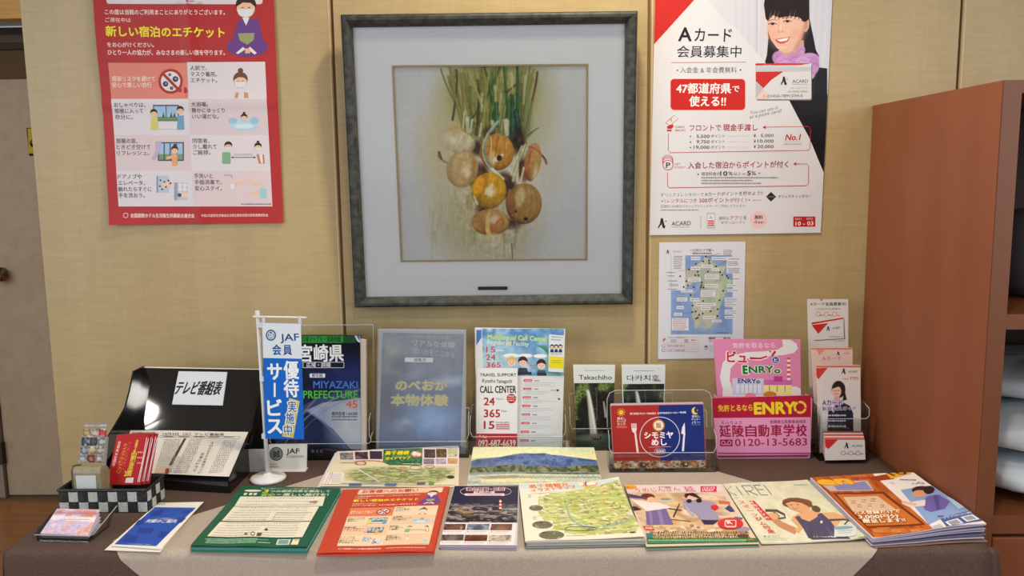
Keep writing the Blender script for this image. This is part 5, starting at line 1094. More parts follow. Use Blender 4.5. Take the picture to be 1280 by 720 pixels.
pile_under(S, 'magazine', 6, .0016, .0003, [(196, 190, 204), (150, 146, 176), (206, 202, 210), (120, 116, 150), (190, 186, 200), (160, 120, 110)], 'greyish edged magazine in the stack beside the cabinet, %s from the top', 'magazine', 'job magazines stacked beside the cabinet', seed=12, jit=.003, curve=lambda a, b: .0003+.0015*np.sin(np.clip((a-.4)/.6, 0, 1)*3.1))

# ---------------- two blue brochures
bw = lambda a, b: .0006+.0016*np.sin(b*3.1)
lay('brochure', [(195, 630.5), (252, 630), (200.5, 690), (130.5, 687.6)], .7022, .0004, (226, 224, 216), 'second white edged brochure lying under the blue one', 'brochure', 'blue brochures')
S = lay('brochure', [(198.7, 628.8), (254.8, 627.6), (201.6, 687), (139, 682.6)], .7042, .0006, (228, 226, 220), 'narrow blue fronted brochure with a white border, lying on its copy', 'brochure', 'blue brochures', curve=bw)
S.V(40, 560, 4.6)
S.poly([(708, 342), (944, 345), (712, 566), (474, 556)], (42, 82, 176))
for q in ([(690, 372), (760, 350), (740, 385), (680, 398)], [(880, 360), (930, 362), (900, 380), (860, 378)], [(600, 420), (650, 405), (640, 440), (590, 450)], [(850, 400), (890, 405), (860, 432), (820, 425)], [(620, 460), (705, 462), (680, 496), (600, 492)], [(545, 500), (615, 506), (590, 545), (510, 540)], [(740, 480), (790, 485), (750, 520), (715, 512)]): S.poly(q, (34, 66, 152))
S.text('いこいの時間を楽しむ', 708, 408, 822, 408, 8, (200, 210, 230)); S.text('阿蘇のご案内', 662, 423, 832, 423, 19, (226, 232, 244), .015); S.text('いこいの村のご案内', 552, 553, 676, 558, 8, (190, 204, 230)); S.text('ito', 724, 323, 766, 322, 13, (110, 130, 110), .02); S.done()

# ---------------- shop card tray
tr = empty('card_tray', (-.885, -.58, ZT), 'low flared clear acrylic tray holding a pile of small picture cards', 'tray')
def plate(name, q, m, par, th=.0016):
    q = [np.array(p, float) for p in q]; n = np.cross(q[1]-q[0], q[3]-q[0]); n /= np.linalg.norm(n); return MB().slab(q, n, th).build(name, m, par)
cq = [(71.5, 636), (124.8, 637), (109.8, 670), (50.5, 666.5)]
TP = rise(.716, -.592, .48)
c3 = [at(*p, TP) for p in cq]
fr = [np.array([c3[3][0]-.004, c3[3][1]-.004, ZT]), np.array([c3[2][0]+.003, c3[2][1]-.004, ZT])]
bk = [np.array([c3[0][0]-.006, c3[0][1]+.012, ZT]), np.array([c3[1][0]+.012, c3[1][1]+.012, ZT])]
up = np.array([0, 0, 1.0])
plate('base', [fr[0]+up*.002, fr[1]+up*.002, bk[1]+up*.002, bk[0]+up*.002], ACRYLIC, tr)
plate('front_panel', [fr[0], fr[1], fr[1]+up*.014+np.array([.002, -.003, 0]), fr[0]+up*.014+np.array([-.003, -.003, 0])], ACRYLIC, tr, .0012)
plate('side_panel', [fr[1], bk[1], bk[1]+up*.040+np.array([.014, .004, 0]), fr[1]+up*.016+np.array([.010, 0, 0])], ACRYLIC, tr, .0012)
plate('side_panel', [bk[0], fr[0], fr[0]+up*.016+np.array([-.006, 0, 0]), bk[0]+up*.036+np.array([-.006, .004, 0])], ACRYLIC, tr, .0012)
MB().tube([fr[0]+up*.014+np.array([-.003, -.003, 0]), fr[1]+up*.014+np.array([.002, -.003, 0]), fr[1]+up*.016+np.array([.010, 0, 0]), bk[1]+up*.040+np.array([.014, .004, 0])], .0008, 6).build('rim_highlight', ACRYLIC_EDGE, tr)  # pale tube painted as the highlight along the tray's edge
plate('back_panel', [bk[1], bk[0], bk[0]+up*.030, bk[1]+up*.034], ACRYLIC, tr, .0012)
for i in range(4):
    t_ = (i+1)/5; q3 = [np.array([p[0]+rng.uniform(-.001, .001), p[1], ZT+.0046+(p[2]-.0016-ZT-.0046)*t_]) for p in c3]
    Sx = Sheet('shop_card', [project(p) for p in q3], TP, .0009, (196, 190, 214), 'pale edged card in the acrylic tray, %s' % ['lowest of the pile', 'second from the bottom', 'third from the bottom', 'just under the top card'][i], 'card', 'picture cards in the acrylic tray', q3=q3)
S = Sheet('shop_card', cq, TP, .0012, (214, 204, 214), 'small card with a purple and peach watercolour picture, top of the tray', 'card', 'picture cards in the acrylic tray')
S.V(40, 560, 4.6); R = Ras(50, 350, 390, 520, .42, (206, 176, 186)); R.blot(4, 6, [(190, 160, 190), (206, 150, 130), (214, 190, 206), (180, 170, 210), (224, 206, 210)], 21)
R.mix(np.clip(1-np.abs(R.Y-372)/16, 0, 1), (130, 84, 110), .5); R.ell(250, 460, 60, 30, (190, 186, 226), 0, 40, .8); R.ell(330, 378, 30, 14, (206, 110, 80), 0, 20, .7); R.poly([(50, 392), (390, 396), (390, 424), (50, 420)], (226, 218, 222), .9); R.noise(20, 30, 16, 4)
S.ras(R, 'picture_print', [(146, 352), (388, 356), (322, 508), (50, 488)]); S.greek(160, 408, 330, 6, (170, 150, 176), 3); S.done()
# ================================================================ things standing along the back of the table
def pt(px, py, yb, k): return at(px, py, lean(yb, k))
def stand(name, quad, yb, k, th, col, label, cat, group=None, **kw):
    P = [at(x, y, lean(yb, k)) for x, y in quad]; zm = ZT+.0046
    for i, j in ((3, 0), (2, 1)):
        if P[i][2] < zm: P[i] = P[i]+(P[j]-P[i])*(zm-P[i][2])/(P[j][2]-P[i][2])
    return Sheet(name, [project(p) for p in P], lean(yb, k), th, col, label, cat, group, q3=P, **kw)
def holder(name, label, x0, x1, yf, yb, hf, hs, hb, k, group=None, tabs=None, back=True, rb=.0):
    """clear acrylic leaflet holder: yf/yb front and back at the table, hf/hs/hb heights of the front lip, the sides and the back; leans by k"""
    o = empty(name, ((x0+x1)/2, yf, ZT), label, 'holder', group); t = .0016
    Y = lambda y, z: y+k*z
    P = lambda x, y, z: (x, Y(y, z), ZT+z)
    def sheet(nm, q, m=ACRYLIC, th=t):
        q = [np.array(a, float) for a in q]; n = np.cross(q[1]-q[0], q[3]-q[0]); n /= np.linalg.norm(n); return MB().slab(q, n, th).build(nm, m, o)
    sheet('base', [P(x0, yf, t), P(x1, yf, t), P(x1, yb, t), P(x0, yb, t)])
    sheet('front_panel', [P(x0, yf, t), P(x1, yf, t), P(x1, yf, hf), P(x0, yf, hf)])
    if back: sheet('back_panel', [P(x0, yb, t), P(x1, yb, t), P(x1, yb, hb), P(x0, yb, hb)])
    for x in (x0, x1):
        prof = [(yf, t), (yf, hf)] + [(yf+(yb-yf)*.6*(1-math.cos(a)), hf+(hs-hf)*math.sin(a)) for a in np.linspace(.2, math.pi/2, 6)] + [(yb, hs), (yb, t)]
        mb = MB(); n = len(prof); s_ = t if x == x0 else -t
        V = [P(x, y, z) for y, z in prof]+[P(x+s_, y, z) for y, z in prof]
        mb.add(V, [tuple(range(n)), tuple(range(2*n-1, n-1, -1))]+[(i, i+n, (i+1) % n+n, (i+1) % n) for i in range(n)]); mb.build('side_panel', ACRYLIC, o)
    r = .0009
    lip = [P(x0, yf+(yb-yf)*.5, hs)] + [P(x0, yf, hf+(hs-hf)*q) for q in (.8, .5, .25)] + [P(x0+.006, yf, hf)] + [P(x1-.006, yf, hf)] + [P(x1, yf, hf+(hs-hf)*q) for q in (.25, .5, .8)] + [P(x1, yf+(yb-yf)*.5, hs)]
    MB().tube(lip, r, 6).build('rim_highlight', ACRYLIC_EDGE, o)  # bright tube stands in for the highlight on the lip
    if back and hb > hs:
        c = max(rb, .003); bk = [P(x0, yb, hs), P(x0, yb, hb-c), P(x0+c*.3, yb, hb-c*.3), P(x0+c, yb, hb), P(x1-c, yb, hb), P(x1-c*.3, yb, hb-c*.3), P(x1, yb, hb-c), P(x1, yb, hs)]
        MB().tube(bk, r, 6).build('back_rim_highlight', ACRYLIC_EDGE, o)  # same painted highlight around the back panel's edge
    return o, P

# ---------------- black programme rack, its listing and sign
BLK = mat('black_gloss_plastic', (.008, .008, .009), .045, spec=.45)
xl, xr = -.955, -.658
rk = empty('paper_rack', (-.81, -.22, ZT), 'glossy black plastic rack holding the television listing sheet', 'rack')
Lp = [(-.318, ZT), (-.320, .728), (-.292, .808), (-.250, .828), (-.206, .850), (-.178, .885), (-.152, .925), (-.100, .925), (-.098, ZT)]
Rp = [(-.360, ZT), (-.362, .730), (-.300, .754), (-.250, .776), (-.205, .796), (-.165, .845), (-.125, .90), (-.100, .916), (-.098, ZT)]
for x, pr_, dx in ((xl, Lp, .004), (xr, Rp, -.004)): MB().prism([(y, z) for y, z in pr_], x, x+dx).build('side_panel', BLK, rk)
def loft(name, a, b, m, th):
    V = [(xl+.004, *p) for p in a]+[(xr-.004, *p) for p in b]; n = len(a)
    V2 = [(x, y, z-th) for x, y, z in V]
    F = [(i, i+1, n+i+1, n+i) for i in range(n-1)]+[(2*n+i, 3*n+i, 3*n+i+1, 2*n+i+1) for i in range(n-1)]+[(0, n, 3*n, 2*n), (n-1, 3*n-1, 4*n-1, 2*n-1)]
    return mesh(name, V+V2, F, m, rk)
loft('tray', [(-.318, .7315), (-.26, .755), (-.20, .7785), (-.188, .780)], [(-.360, .716), (-.28, .746), (-.20, .7785), (-.188, .780)], BLK, .003)
mesh('back_panel', [(xl+.004, -.190, .780), (xr-.004, -.190, .780), (xr-.004, -.104, .914), (xl+.004, -.101, .920), (xl+.004, -.186, .778), (xr-.004, -.186, .778), (xr-.004, -.100, .912), (xl+.004, -.097, .918)], [(0, 1, 2, 3), (7, 6, 5, 4), (3, 2, 6, 7), (0, 4, 5, 1)], BLK, rk)
mesh('front_panel', [(xl+.004, -.318, ZT), (xr-.004, -.360, ZT), (xr-.004, -.361, .7155), (xl+.004, -.319, .7285), (xl+.004, -.314, ZT), (xr-.004, -.356, ZT), (xr-.004, -.357, .7125), (xl+.004, -.315, .7255)], [(0, 1, 2, 3), (7, 6, 5, 4), (0, 4, 5, 1)], BLK, rk)
MB().tube([(xl+.004, -.099, .9205), (xr-.004, -.099, .9125)], .0022, 8).build('light_top_edge', mat('rack_edge_white', (.72, .66, .58), .4), rk)
S = Sheet('listing_sheet', [(163.5, 538.8), (310.5, 540.5), (286.5, 596.3), (137.3, 591)], rise(.7345, -.330, .40), .0006, (206, 204, 200), 'white newspaper style television listing lying in the black rack', 'paper', gloss=False, curve=lambda a, b: .0022+.0008*np.sin(a*5))
S.V(60, 440, 4.5)
dk = (60, 58, 60)
S.text('10月4日（火）テレビ番組表', 640, 467, 985, 468, 15, (30, 28, 30), .02, slant=-.35); S.greek(475, 462, 600, 11, (80, 78, 80), 2); S.line([(620, 478), (1080, 480)], 1.6, dk); S.line([(612, 486), (1074, 492)], 1.6, dk); S.line([(1080, 480), (1074, 492)], 1.6, dk)
for i in range(5): S.greek(640+i*86, 483, 700+i*86, 7, (100, 98, 100), i)
S.poly([(756, 492), (770, 492), (688, 646), (670, 644)], (70, 68, 70))
def slantblock(xa, xb, y0, y1, rows, sh, col, sd, h=6):
    for i in range(rows):
        y = y0+(y1-y0)*i/rows; d = sh*(y-y0)/(y1-y0); S.greek(xa+d, y, xb+d, h, col, sd+i, gap=.8)
slantblock(650, 740, 500, 690, 26, -60, (104, 102, 104), 1); slantblock(790, 860, 498, 690, 26, -90, (96, 94, 96), 40); slantblock(985, 1060, 502, 690, 24, -90, (104, 102, 104), 80); slantblock(700, 760, 600, 690, 12, -30, (150, 148, 148), 130)
for i, ch in enumerate('今日のおすすめ番組ガイド'): S.text(ch, 906-i*6.2, 518+i*15, 925-i*6.2, 518+i*15, 12, (60, 58, 62), .01)
for i, ch in enumerate('お昼のドラマ'): S.text(ch, 852-i*9, 580+i*18, 872-i*9, 580+i*18, 14, (50, 48, 52), .02)
S.poly([(600, 660), (680, 655), (665, 700), (590, 698)], (190, 170, 150), 'photo_print'); S.poly([(655, 665), (675, 662), (668, 696), (648, 694)], (130, 60, 50), 'photo_print'); S.done()
S = Sheet('sign_card', [(223.3, 464), (283.8, 465), (278, 506.7), (215, 505.4)], lean(-.1975, .64, .78), .004, (196, 204, 212), 'white block sign with slanted black lettering on the upright of the black rack', 'sign')
S.V(60, 440, 4.5); S.text('テレビ番組表', 722, 200, 976, 202, 76, (26, 26, 28), .03, slant=.22); S.done()
bc = MB().box(-.663, -.618, -.235, -.231, ZT, .757).box(-.663, -.612, -.235, -.205, ZT, ZT+.0015).build('card_stand', mat('cream_plastic', (.42, .41, .38), .4)); tag(bc, 'small plain plastic card stand half hidden behind the black rack', 'stand')

# ---------------- woven basket
BX0, BX1, BY0, BY1, BZ = -.975, -.792, -.462, -.382, .0475
bs = empty('basket', ((BX0+BX1)/2, (BY0+BY1)/2, ZT), 'low black basket woven with white square patches', 'basket')
BKM = noise_mat('black_weave', (.012, .011, .010), (.03, .028, .026), (200, 200, 200), .6, bump=.4); WHM = noise_mat('white_weave', (.42, .44, .42), (.55, .57, .55), (260, 40, 260), .6, bump=.4)
MB().bbox(BX0, BX1, BY0, BY0+.003, ZT, ZT+BZ, .001).bbox(BX0, BX1, BY1-.003, BY1, ZT, ZT+BZ, .001).bbox(BX0, BX0+.003, BY0, BY1, ZT, ZT+BZ, .001).bbox(BX1-.003, BX1, BY0, BY1, ZT, ZT+BZ, .001).box(BX0, BX1, BY0, BY1, ZT, ZT+.002).build('woven_wall', BKM, bs)
MB().tube([(BX0, BY0, ZT+BZ), (BX1, BY0, ZT+BZ), (BX1, BY1, ZT+BZ), (BX0, BY1, ZT+BZ), (BX0, BY0, ZT+BZ)], .0032, 8).build('rim', BKM, bs)
cw = (BX1-BX0)/9; ch_ = (BZ-.004)/2
def patch(x0, x1, y0, y1, z0, z1, nx, ny, c):
    """one bulging square of the weave"""
    V = []; n = 4
    for j in range(n+1):
        for i in range(n+1):
            a, b = i/n, j/n; h = .0018*math.sin(math.pi*a)**.6+.0004
            x, y = x0+(x1-x0)*a, y0+(y1-y0)*a; V.append((x+nx*h, y+ny*h, z0+(z1-z0)*b))
    mesh('weave_patch', V, [(j*(n+1)+i, j*(n+1)+i+1, (j+1)*(n+1)+i+1, (j+1)*(n+1)+i) for j in range(n) for i in range(n)], c, bs, smooth=True)
for rrow in range(2):
    for i in range(9):
        x0 = BX0+cw*i; z0 = ZT+.001+ch_*rrow; wh = (i+rrow) % 2 == 0
        patch(x0+.0006, x0+cw-.0006, BY0, BY0, z0+.0006, z0+ch_-.0006, 0, -1, WHM if wh else BKM)
    for i in range(4):
        yy = (BY1-BY0)/4; wh = (i+rrow) % 2 == 1
        patch(BX1, BX1, BY0+yy*i+.0006, BY0+yy*(i+1)-.0006, ZT+.001+ch_*rrow+.0006, ZT+.001+ch_*(rrow+1)-.0006, 1, 0, WHM if wh else BKM)
        patch(BX0, BX0, BY0+yy*i+.0006, BY0+yy*(i+1)-.0006, ZT+.001+ch_*rrow+.0006, ZT+.001+ch_*(rrow+1)-.0006, -1, 0, WHM if wh else BKM)
# olive rounded box with a window label, food leaflet, red coupons - all standing in the basket
OLV = noise_mat('olive_card', (.24, .21, .13), (.30, .265, .165), (90, 90, 90), .5)
ob = empty('card_box', (-.93, -.43, ZT+.003), 'olive brown card box with rounded top and white label standing in the basket', 'box')
q = [pt(94.6, 582, -.448, .15), pt(128.6, 580.5, -.448, .15)]
x0, x1, zt = q[0][0], q[1][0], q[0][2]
prof = [(-.447, ZT+.003), (-.447, zt-.012), (-.444, zt-.003), (-.438, zt), (-.418, zt-.006), (-.406, zt-.022), (-.402, ZT+.003)]
MB().prism(prof, x0, x1).build('box_body', OLV, ob); MB().prism([(y*1, z*1) for y, z in [(-.4455, ZT+.003), (-.4455, zt-.008), (-.441, zt-.0005), (-.436, zt+.0018), (-.414, zt-.004), (-.400, zt-.022), (-.400, ZT+.003)]], x0-.0045, x0-.0005).build('side_flap', mat('brown_flap', (.10, .07, .045), .6), ob)
MB().box(x0+.006, x1-.010, -.4482, -.447, ZT+.004, zt-.017).build('label_panel', mat('pale_label', (.62, .66, .66), .4), ob)
S = stand('leaflet', [(104.5, 528), (135, 528), (131.5, 579), (98.8, 578)], -.4105, .12, .0008, (146, 134, 120), 'tall round cornered leaflet with small food photos standing in the basket', 'leaflet')
S.V(60, 440, 4.5)
S.text('あなたのいつも食材探', 208, 412, 330, 412, 12, (214, 208, 200), .02)
fc = [(196, 170, 120), (214, 196, 180), (206, 80, 70), (70, 84, 110), (90, 90, 96), (190, 196, 206), (150, 160, 180), (190, 170, 110), (196, 186, 176), (180, 186, 196), (150, 90, 70), (196, 190, 180)]
for i in range(12):
    r_, c_ = i//3, i % 3; xo = -r_*7; x0_, y0_ = 196+c_*45+xo, 428+r_*49; R = Ras(x0_, y0_, x0_+43, y0_+46, .35, fc[i]); R.blot(2, 2, [fc[i], tuple(v*.5 for v in fc[i]), (220, 214, 206)], i+40); R.ell(x0_+22, y0_+24, 14, 12, fc[i], 0, 8, .8); S.ras(R, 'photo_print')
S.done()
# red coupons fanned out
for i in range(3):
    d = (2-i)*5.5
    S = stand('coupon', shiftq([(146.5, 543.5), (187, 543), (176, 606), (133, 606)], d, -d*.12), -.421+.0035*(2-i), .18, .0010, (176, 34, 36), ['red coupon behind the others with only its white striped edge showing', 'middle red coupon with its white striped edge showing', 'front red coupon with yellow lettering and a white ticket corner'][i], 'coupon', 'red coupons fanned in the basket')
    S.V(60+d, 440-d*.12, 4.5)
    for k in range(2): S.line([(556+k*10, 480+k*6), (530+k*4, 620), (505+k*8, 730)], 4, (226, 214, 216))
    if i == 2:
        def sl(t, x, y0, y1, w_, c, b=.01):
            n_c = len(t); st_ = (y1-y0)/n_c
            for j, cc_ in enumerate(t):
                if cc_ == ' ': continue
                yy = y0+st_*(j+.5); xx = x-.26*(yy-y0); S.text(cc_, xx-w_/2, yy, xx+w_/2, yy, st_*.95, c, b)
        sl('宮崎県×延岡市', 404, 500, 640, 15, (230, 206, 196)); sl('テイクアウトアプリ', 438, 512, 680, 22, (232, 150, 60), .02); sl('クーポンがスタート', 462, 500, 665, 19, (230, 90, 60)); sl('店頭で使える', 504, 492, 600, 14, (226, 200, 60), .03); sl('円割引進呈中', 488, 560, 672, 28, (226, 200, 60), .03)
        S.text('200', 430, 680, 470, 680, 30, (232, 206, 60), .03); S.poly([(440, 706), (482, 704), (478, 735), (432, 735)], (222, 214, 214)); S.poly([(540, 690), (585, 690), (578, 735), (526, 735)], (214, 206, 206)); S.rect(548, 700, 572, 724, (190, 160, 150))
        for k in range(3): S.greek(505-k*2, 560+k*30, 535-k*2, 10, (226, 160, 140), k)
    S.done()

# ---------------- small banner on a pole
bn = empty('banner_stand', (-.602, -.278, ZT), 'small blue and white vertical banner on a white pole with a round base', 'banner')
WP = mat('white_plastic', (.70, .72, .74), .35)
MB().lathe((-.602, -.278, ZT), [(.0385, 0), (.040, .003), (.039, .006), (.034, .009), (.012, .011), (.006, .016)], 40).build('round_base', WP, bn, True)
bt = at(321.7, 391.7, upright(-.280))
MB().tube([(-.602, -.278, ZT+.012), (bt[0], -.280, bt[2])], [.0048, .0036], 12).build('pole', WP, bn, True); MB().tube([(bt[0], -.280, bt[2]-.004), (bt[0], -.280, bt[2]+.006)], [.0058, .0050], 12).build('pole_cap', WP, bn)
ca, cb = at(316.7, 395.8, upright(-.284)), at(383, 397, upright(-.284)); MB().tube([ca, cb], .0022, 8).build('crossbar', WP, bn)
for x0_, x1_ in ((327.5, 331.5), (372.5, 376.5)):
    a = at(x0_, 396, upright(-.287)); b = at(x1_, 406, upright(-.287)); MB().box(a[0], b[0], -.2875, -.281, b[2], a[2]+.001).build('hanging_loop', mat('banner_loop', (.55, .62, .72), .7), bn)
for yy in (406, 473.5, 545):
    a = at(325.5+(yy-400)*.035, yy, upright(-.285)); MB().box(a[0]-.006, a[0]+.006, -.2865, -.278, a[2]-.006, a[2]+.005).build('side_clip', mat('clip_white', (.6, .68, .76), .5), bn)
S = Sheet('banner_cloth', [(327.7, 403.5), (376, 404.5), (380.2, 549.3), (331.7, 548.2)], upright(-.288), .0006, (28, 98, 192), parent=bn, gloss=False)
S.V(300, 380, 3); BLU = (28, 92, 190); WW = (206, 216, 228)
S.poly([(83, 70), (228, 74), (232, 203), (87, 200)], WW)
S.ring(116, 116, 17, 18, 5, (40, 84, 130)); S.ell(116, 116, 12, 13, (60, 100, 150)); S.text('誠', 107, 116, 126, 116, 20, (206, 216, 226), .02)
S.text('JAF', 151, 124, 221, 122, 27, (30, 70, 130), .02); S.text('会', 122, 170, 154, 170, 37, (30, 80, 150), .03); S.text('員', 162, 170, 194, 170, 37, (30, 80, 150), .03)
S.vtext('優待', 192, 210, 348, 54, (226, 232, 240), .03); S.vtext('サービス', 130, 216, 490, 52, (226, 232, 240), .035)
S.poly([(185, 350), (224, 362), (200, 502), (158, 496)], (206, 190, 90)); S.poly([(189, 355), (220, 365), (197, 497), (163, 491)], (190, 172, 80))
S.vtext('実施中', 200, 360, 494, 30, (40, 100, 180), .02, dx=-24, oc=(226, 226, 206)); S.done()
S = Sheet('card_stand', [(335.6, 555.6), (383.9, 555.3), (383.3, 586.5), (335.6, 587)], lean(-.212, .05), .002, (206, 206, 200), 'small white card stand with black lettering and round emblem behind the banner base', 'stand')
S.V(300, 540, 9)
S.ell(409, 246, 76, 78, (60, 62, 62)); S.ell(409, 246, 64, 66, (130, 134, 132)); S.ring(409, 246, 48, 50, 6, (70, 72, 72)); S.text('誠', 372, 246, 446, 246, 72, (50, 52, 52), .03)
S.text('JAF', 523, 214, 668, 212, 58, (36, 36, 36), .03); S.text('会員優待施設', 524, 278, 716, 275, 28, (150, 142, 110), .01); S.text('宮崎支部', 338, 364, 410, 362, 16, (80, 80, 78), .01); S.text('宮崎県延岡市', 335, 392, 440, 392, 17, (70, 70, 68), .01); S.done()
MB().box(-.612, -.530, -.232, -.205, ZT-.0, ZT+.0015).build('foot', mat('cream_plastic2', (.60, .60, .56), .4), S.ob)

# ---------------- road atlas in a clear stand
YA, KA = -.135, .10
o, P = holder('acrylic_holder', 'tall clear acrylic stand holding the dark blue road atlas', -.636, -.392, -.152, -.098, .04, .06, .315, .09, 'clear holders along the wall')
S = stand('road_atlas', [(341, 419), (450.3, 419.5), (451.3, 570), (344, 570.5)], -.146, .09, .016, (20, 26, 50), 'dark blue road atlas with green strip, white title and a swirling road on its cover', 'book')
S.V(300, 380, 3)
R = Ras(120, 115, 456, 576, .7, (12, 16, 34)); Y = np.clip((R.Y-240)/330, 0, 1)
R.a = (1-Y)[..., None]*np.array([10, 14, 32])+Y[..., None]*np.array([34, 46, 84])
R.ell(400, 270, 90, 70, (30, 44, 100), 0, 80, .8); R.poly([(150, 560), (200, 440), (300, 380), (460, 330), (460, 300), (300, 350), (200, 400), (120, 480)], (52, 64, 104), .9)
R.poly([(250, 400), (310, 372), (460, 352), (460, 545), (420, 550), (350, 470)], (126, 138, 160)); R.ell(420, 450, 70, 80, (176, 184, 196), .3, 90, .8); R.curve([(245, 400), (330, 440), (410, 560)], 5, 12, (88, 100, 140), .9, 5)
R.curve([(150, 560), (215, 430), (330, 350), (456, 320)], 5, 3, (150, 160, 186), .7, 3); R.curve([(180, 570), (235, 440), (350, 365), (456, 345)], 3, 2, (96, 110, 150), .7, 2); R.curve([(160, 540), (220, 410), (310, 330)], 3, 2, (170, 100, 90), .6, 2); R.curve([(190, 500), (236, 400), (300, 345)], 2, 2, (190, 176, 130), .6, 2)
R.curve([(260, 260), (330, 290), (456, 300)], 20, 40, (24, 38, 96), .6, 20); R.poly([(120, 540), (300, 535), (456, 548), (456, 580), (120, 580)], (26, 30, 50), .9); R.ell(215, 530, 40, 20, (96, 40, 50), 0, 30, .7); R.noise(20, 12, 8, 3)
S.ras(R, 'photo_print')
S.rect(125, 120, 388, 146, (40, 130, 50)); S.rect(388, 120, 436, 146, (26, 70, 40)); S.text('広域マップル・道路地図', 232, 132, 378, 132, 20, (16, 40, 22), .02); S.text('宮崎県', 222, 186, 388, 184, 62, (214, 218, 224), .03)
S.rrect(236, 218, 391, 241, 3, (190, 196, 206)); S.rrect(238, 220, 389, 239, 3, (16, 22, 44)); S.text('広域・詳細', 250, 229, 340, 229, 17, (206, 210, 218), .02); S.rrect(262, 262, 320, 277, 2, (200, 206, 214)); S.text('都市図', 270, 269, 310, 269, 12, (30, 40, 80), .02)
S.text('MIYAZAKI', 276, 303, 441, 303, 28, (70, 110, 200), .012); S.text('PREFECTURE', 238, 340, 441, 340, 30, (70, 170, 60), .02); S.text('45', 399, 376, 440, 376, 30, (206, 80, 50), .01)
S.text('県内全域 1:60,000', 345, 412, 441, 412, 14, (14, 20, 40), .02); S.greek(345, 424, 441, 6, (60, 76, 110), 2); S.greek(345, 435, 441, 6, (60, 76, 110), 3)
S.text('昭 文 社', 268, 552, 312, 552, 12, (180, 184, 196), .01); S.poly([(430, 117), (452, 118), (452, 146), (440, 140)], (190, 196, 206)); S.poly([(436, 118), (450, 118), (448, 138)], (60, 90, 150)); S.done()
pg = [at(*p, lean(-.1445, .09)) for p in [(450.5, 424), (457, 425), (457.6, 568), (451.5, 568)]]
MB().slab(pg, (0, -1, .09), .0135).build('page_block', mat('page_edges', (.50, .46, .42), .8), S.ob)

# ---------------- grey blue folder in a frosted sleeve
o, P = holder('acrylic_holder', 'clear acrylic stand holding the frosted grey blue folder', -.398, -.158, -.140, -.100, .040, .105, .11, .09, 'clear holders along the wall')
S = stand('folder', [(473.5, 411.5), (582, 412.5), (581.5, 568), (470.5, 568)], -.124, .09, .006, (150, 158, 168), 'grey blue brochure in a frosted plastic sleeve with faint yellow lettering', 'folder')
S.V(460, 400, 4)
R = Ras(50, 58, 482, 660, .4, (96, 108, 130)); Y = np.clip((R.Y-58)/600, 0, 1)[..., None]
R.a = np.array([112, 118, 134])*(1-Y)+np.array([40, 84, 140])*Y
R.blot(5, 4, [(90, 98, 116), (120, 126, 138), (86, 104, 120)], 3, .5*(R.Y < 280)); R.ell(120, 190, 50, 60, (120, 146, 132), .4, 50, .7); R.ell(100, 130, 40, 40, (150, 166, 160), 0, 40, .4); R.ell(160, 225, 60, 40, (54, 70, 100), .4, 50, .7); R.ell(330, 500, 110, 80, (130, 168, 204), 0, 90, .8); R.ell(410, 300, 90, 24, (170, 184, 200), -.1, 36, .8); R.ell(230, 250, 40, 40, (140, 150, 166), 0, 40, .5); R.ell(80, 400, 60, 110, (50, 62, 84), 0, 70, .7)
R.ell(150, 545, 50, 26, (150, 140, 150), 0, 36, .6); R.ell(190, 515, 40, 16, (170, 176, 190), 0, 24, .6); R.noise(24, 16, 10, 6); R.a = (R.a-110)*1.25+100
S.ras(R, 'photo_print', [(73, 62), (480, 70), (462, 652), (54, 640)])
YL = (196, 186, 90)
S.otext('のべおか', 142, 322, 395, 322, 52, YL, (130, 140, 130), .05, .03); S.otext('本物体験', 118, 395, 400, 397, 54, YL, (120, 134, 136), .05, .03)
S.text('リアルな体験', 225, 112, 436, 124, 30, (160, 164, 176), .02); S.text('思い出をここから', 225, 150, 436, 172, 30, (150, 156, 170), .02); S.text('みやざきけん', 232, 80, 410, 88, 12, (150, 154, 166), .01)
S.poly([(186, 184), (327, 186), (326, 208), (185, 206)], (206, 212, 218)); S.text('閲覧用', 232, 196, 290, 196, 15, (90, 94, 100), .03); S.done()
sv = [at(*p, lean(-.1262, .09)) for p in [(472, 410.5), (583, 411.5), (582.6, 567), (469.5, 567)]]
mesh('frosted_sleeve', [q+np.array([0, 0, 0]) for q in sv], [(3, 2, 1, 0)], SLEEVE, S.ob)

# ---------------- call centre board, leaflet and card
o, P = holder('acrylic_holder', 'clear acrylic stand holding the blue call centre sheet', -.1555, .076, -.120, -.070, .045, .090, .11, .06, 'clear holders along the wall')
S = stand('information_board', [(593.5, 409.5), (706.5, 411), (702.5, 566), (595, 566)], -.084, .06, .002, (214, 218, 224), 'blue topped call centre information sheet in a clear file with cartoon clerks', 'board')
S.V(580, 400, 4)
R = Ras(56, 44, 500, 330, .5, (120, 166, 206)); R.blot(4, 6, [(96, 150, 200), (150, 190, 214), (80, 130, 186), (190, 214, 220)], 5)
for x0_, x1_ in ((400, 480), (420, 500), (380, 500)):
    for i in range(9): R.curve([(360+i*6, 130), (430+i*5, 150+i*14), (500, 150+i*26)], 3, 2, (70, 130, 90), .5, 3)
R.ell(440, 250, 60, 60, (90, 140, 110), 0, 60, .5); R.ell(200, 210, 160, 60, (190, 214, 210), 0, 60, .6)
S.ras(R, 'photo_print'); S.poly([(268, 285), (505, 285), (497, 640), (270, 640)], (206, 208, 210)); S.poly([(56, 44), (90, 44), (110, 640), (60, 640)], (214, 218, 224)); S.poly([(62, 50), (88, 50), (88, 90), (62, 130)], (70, 120, 190))
S.otext('Multilingual Call Center', 120, 84, 420, 96, 26, (200, 214, 100), (110, 170, 190), .04, .02); S.text('Registered Facility', 118, 111, 326, 122, 24, (214, 220, 190), .01)
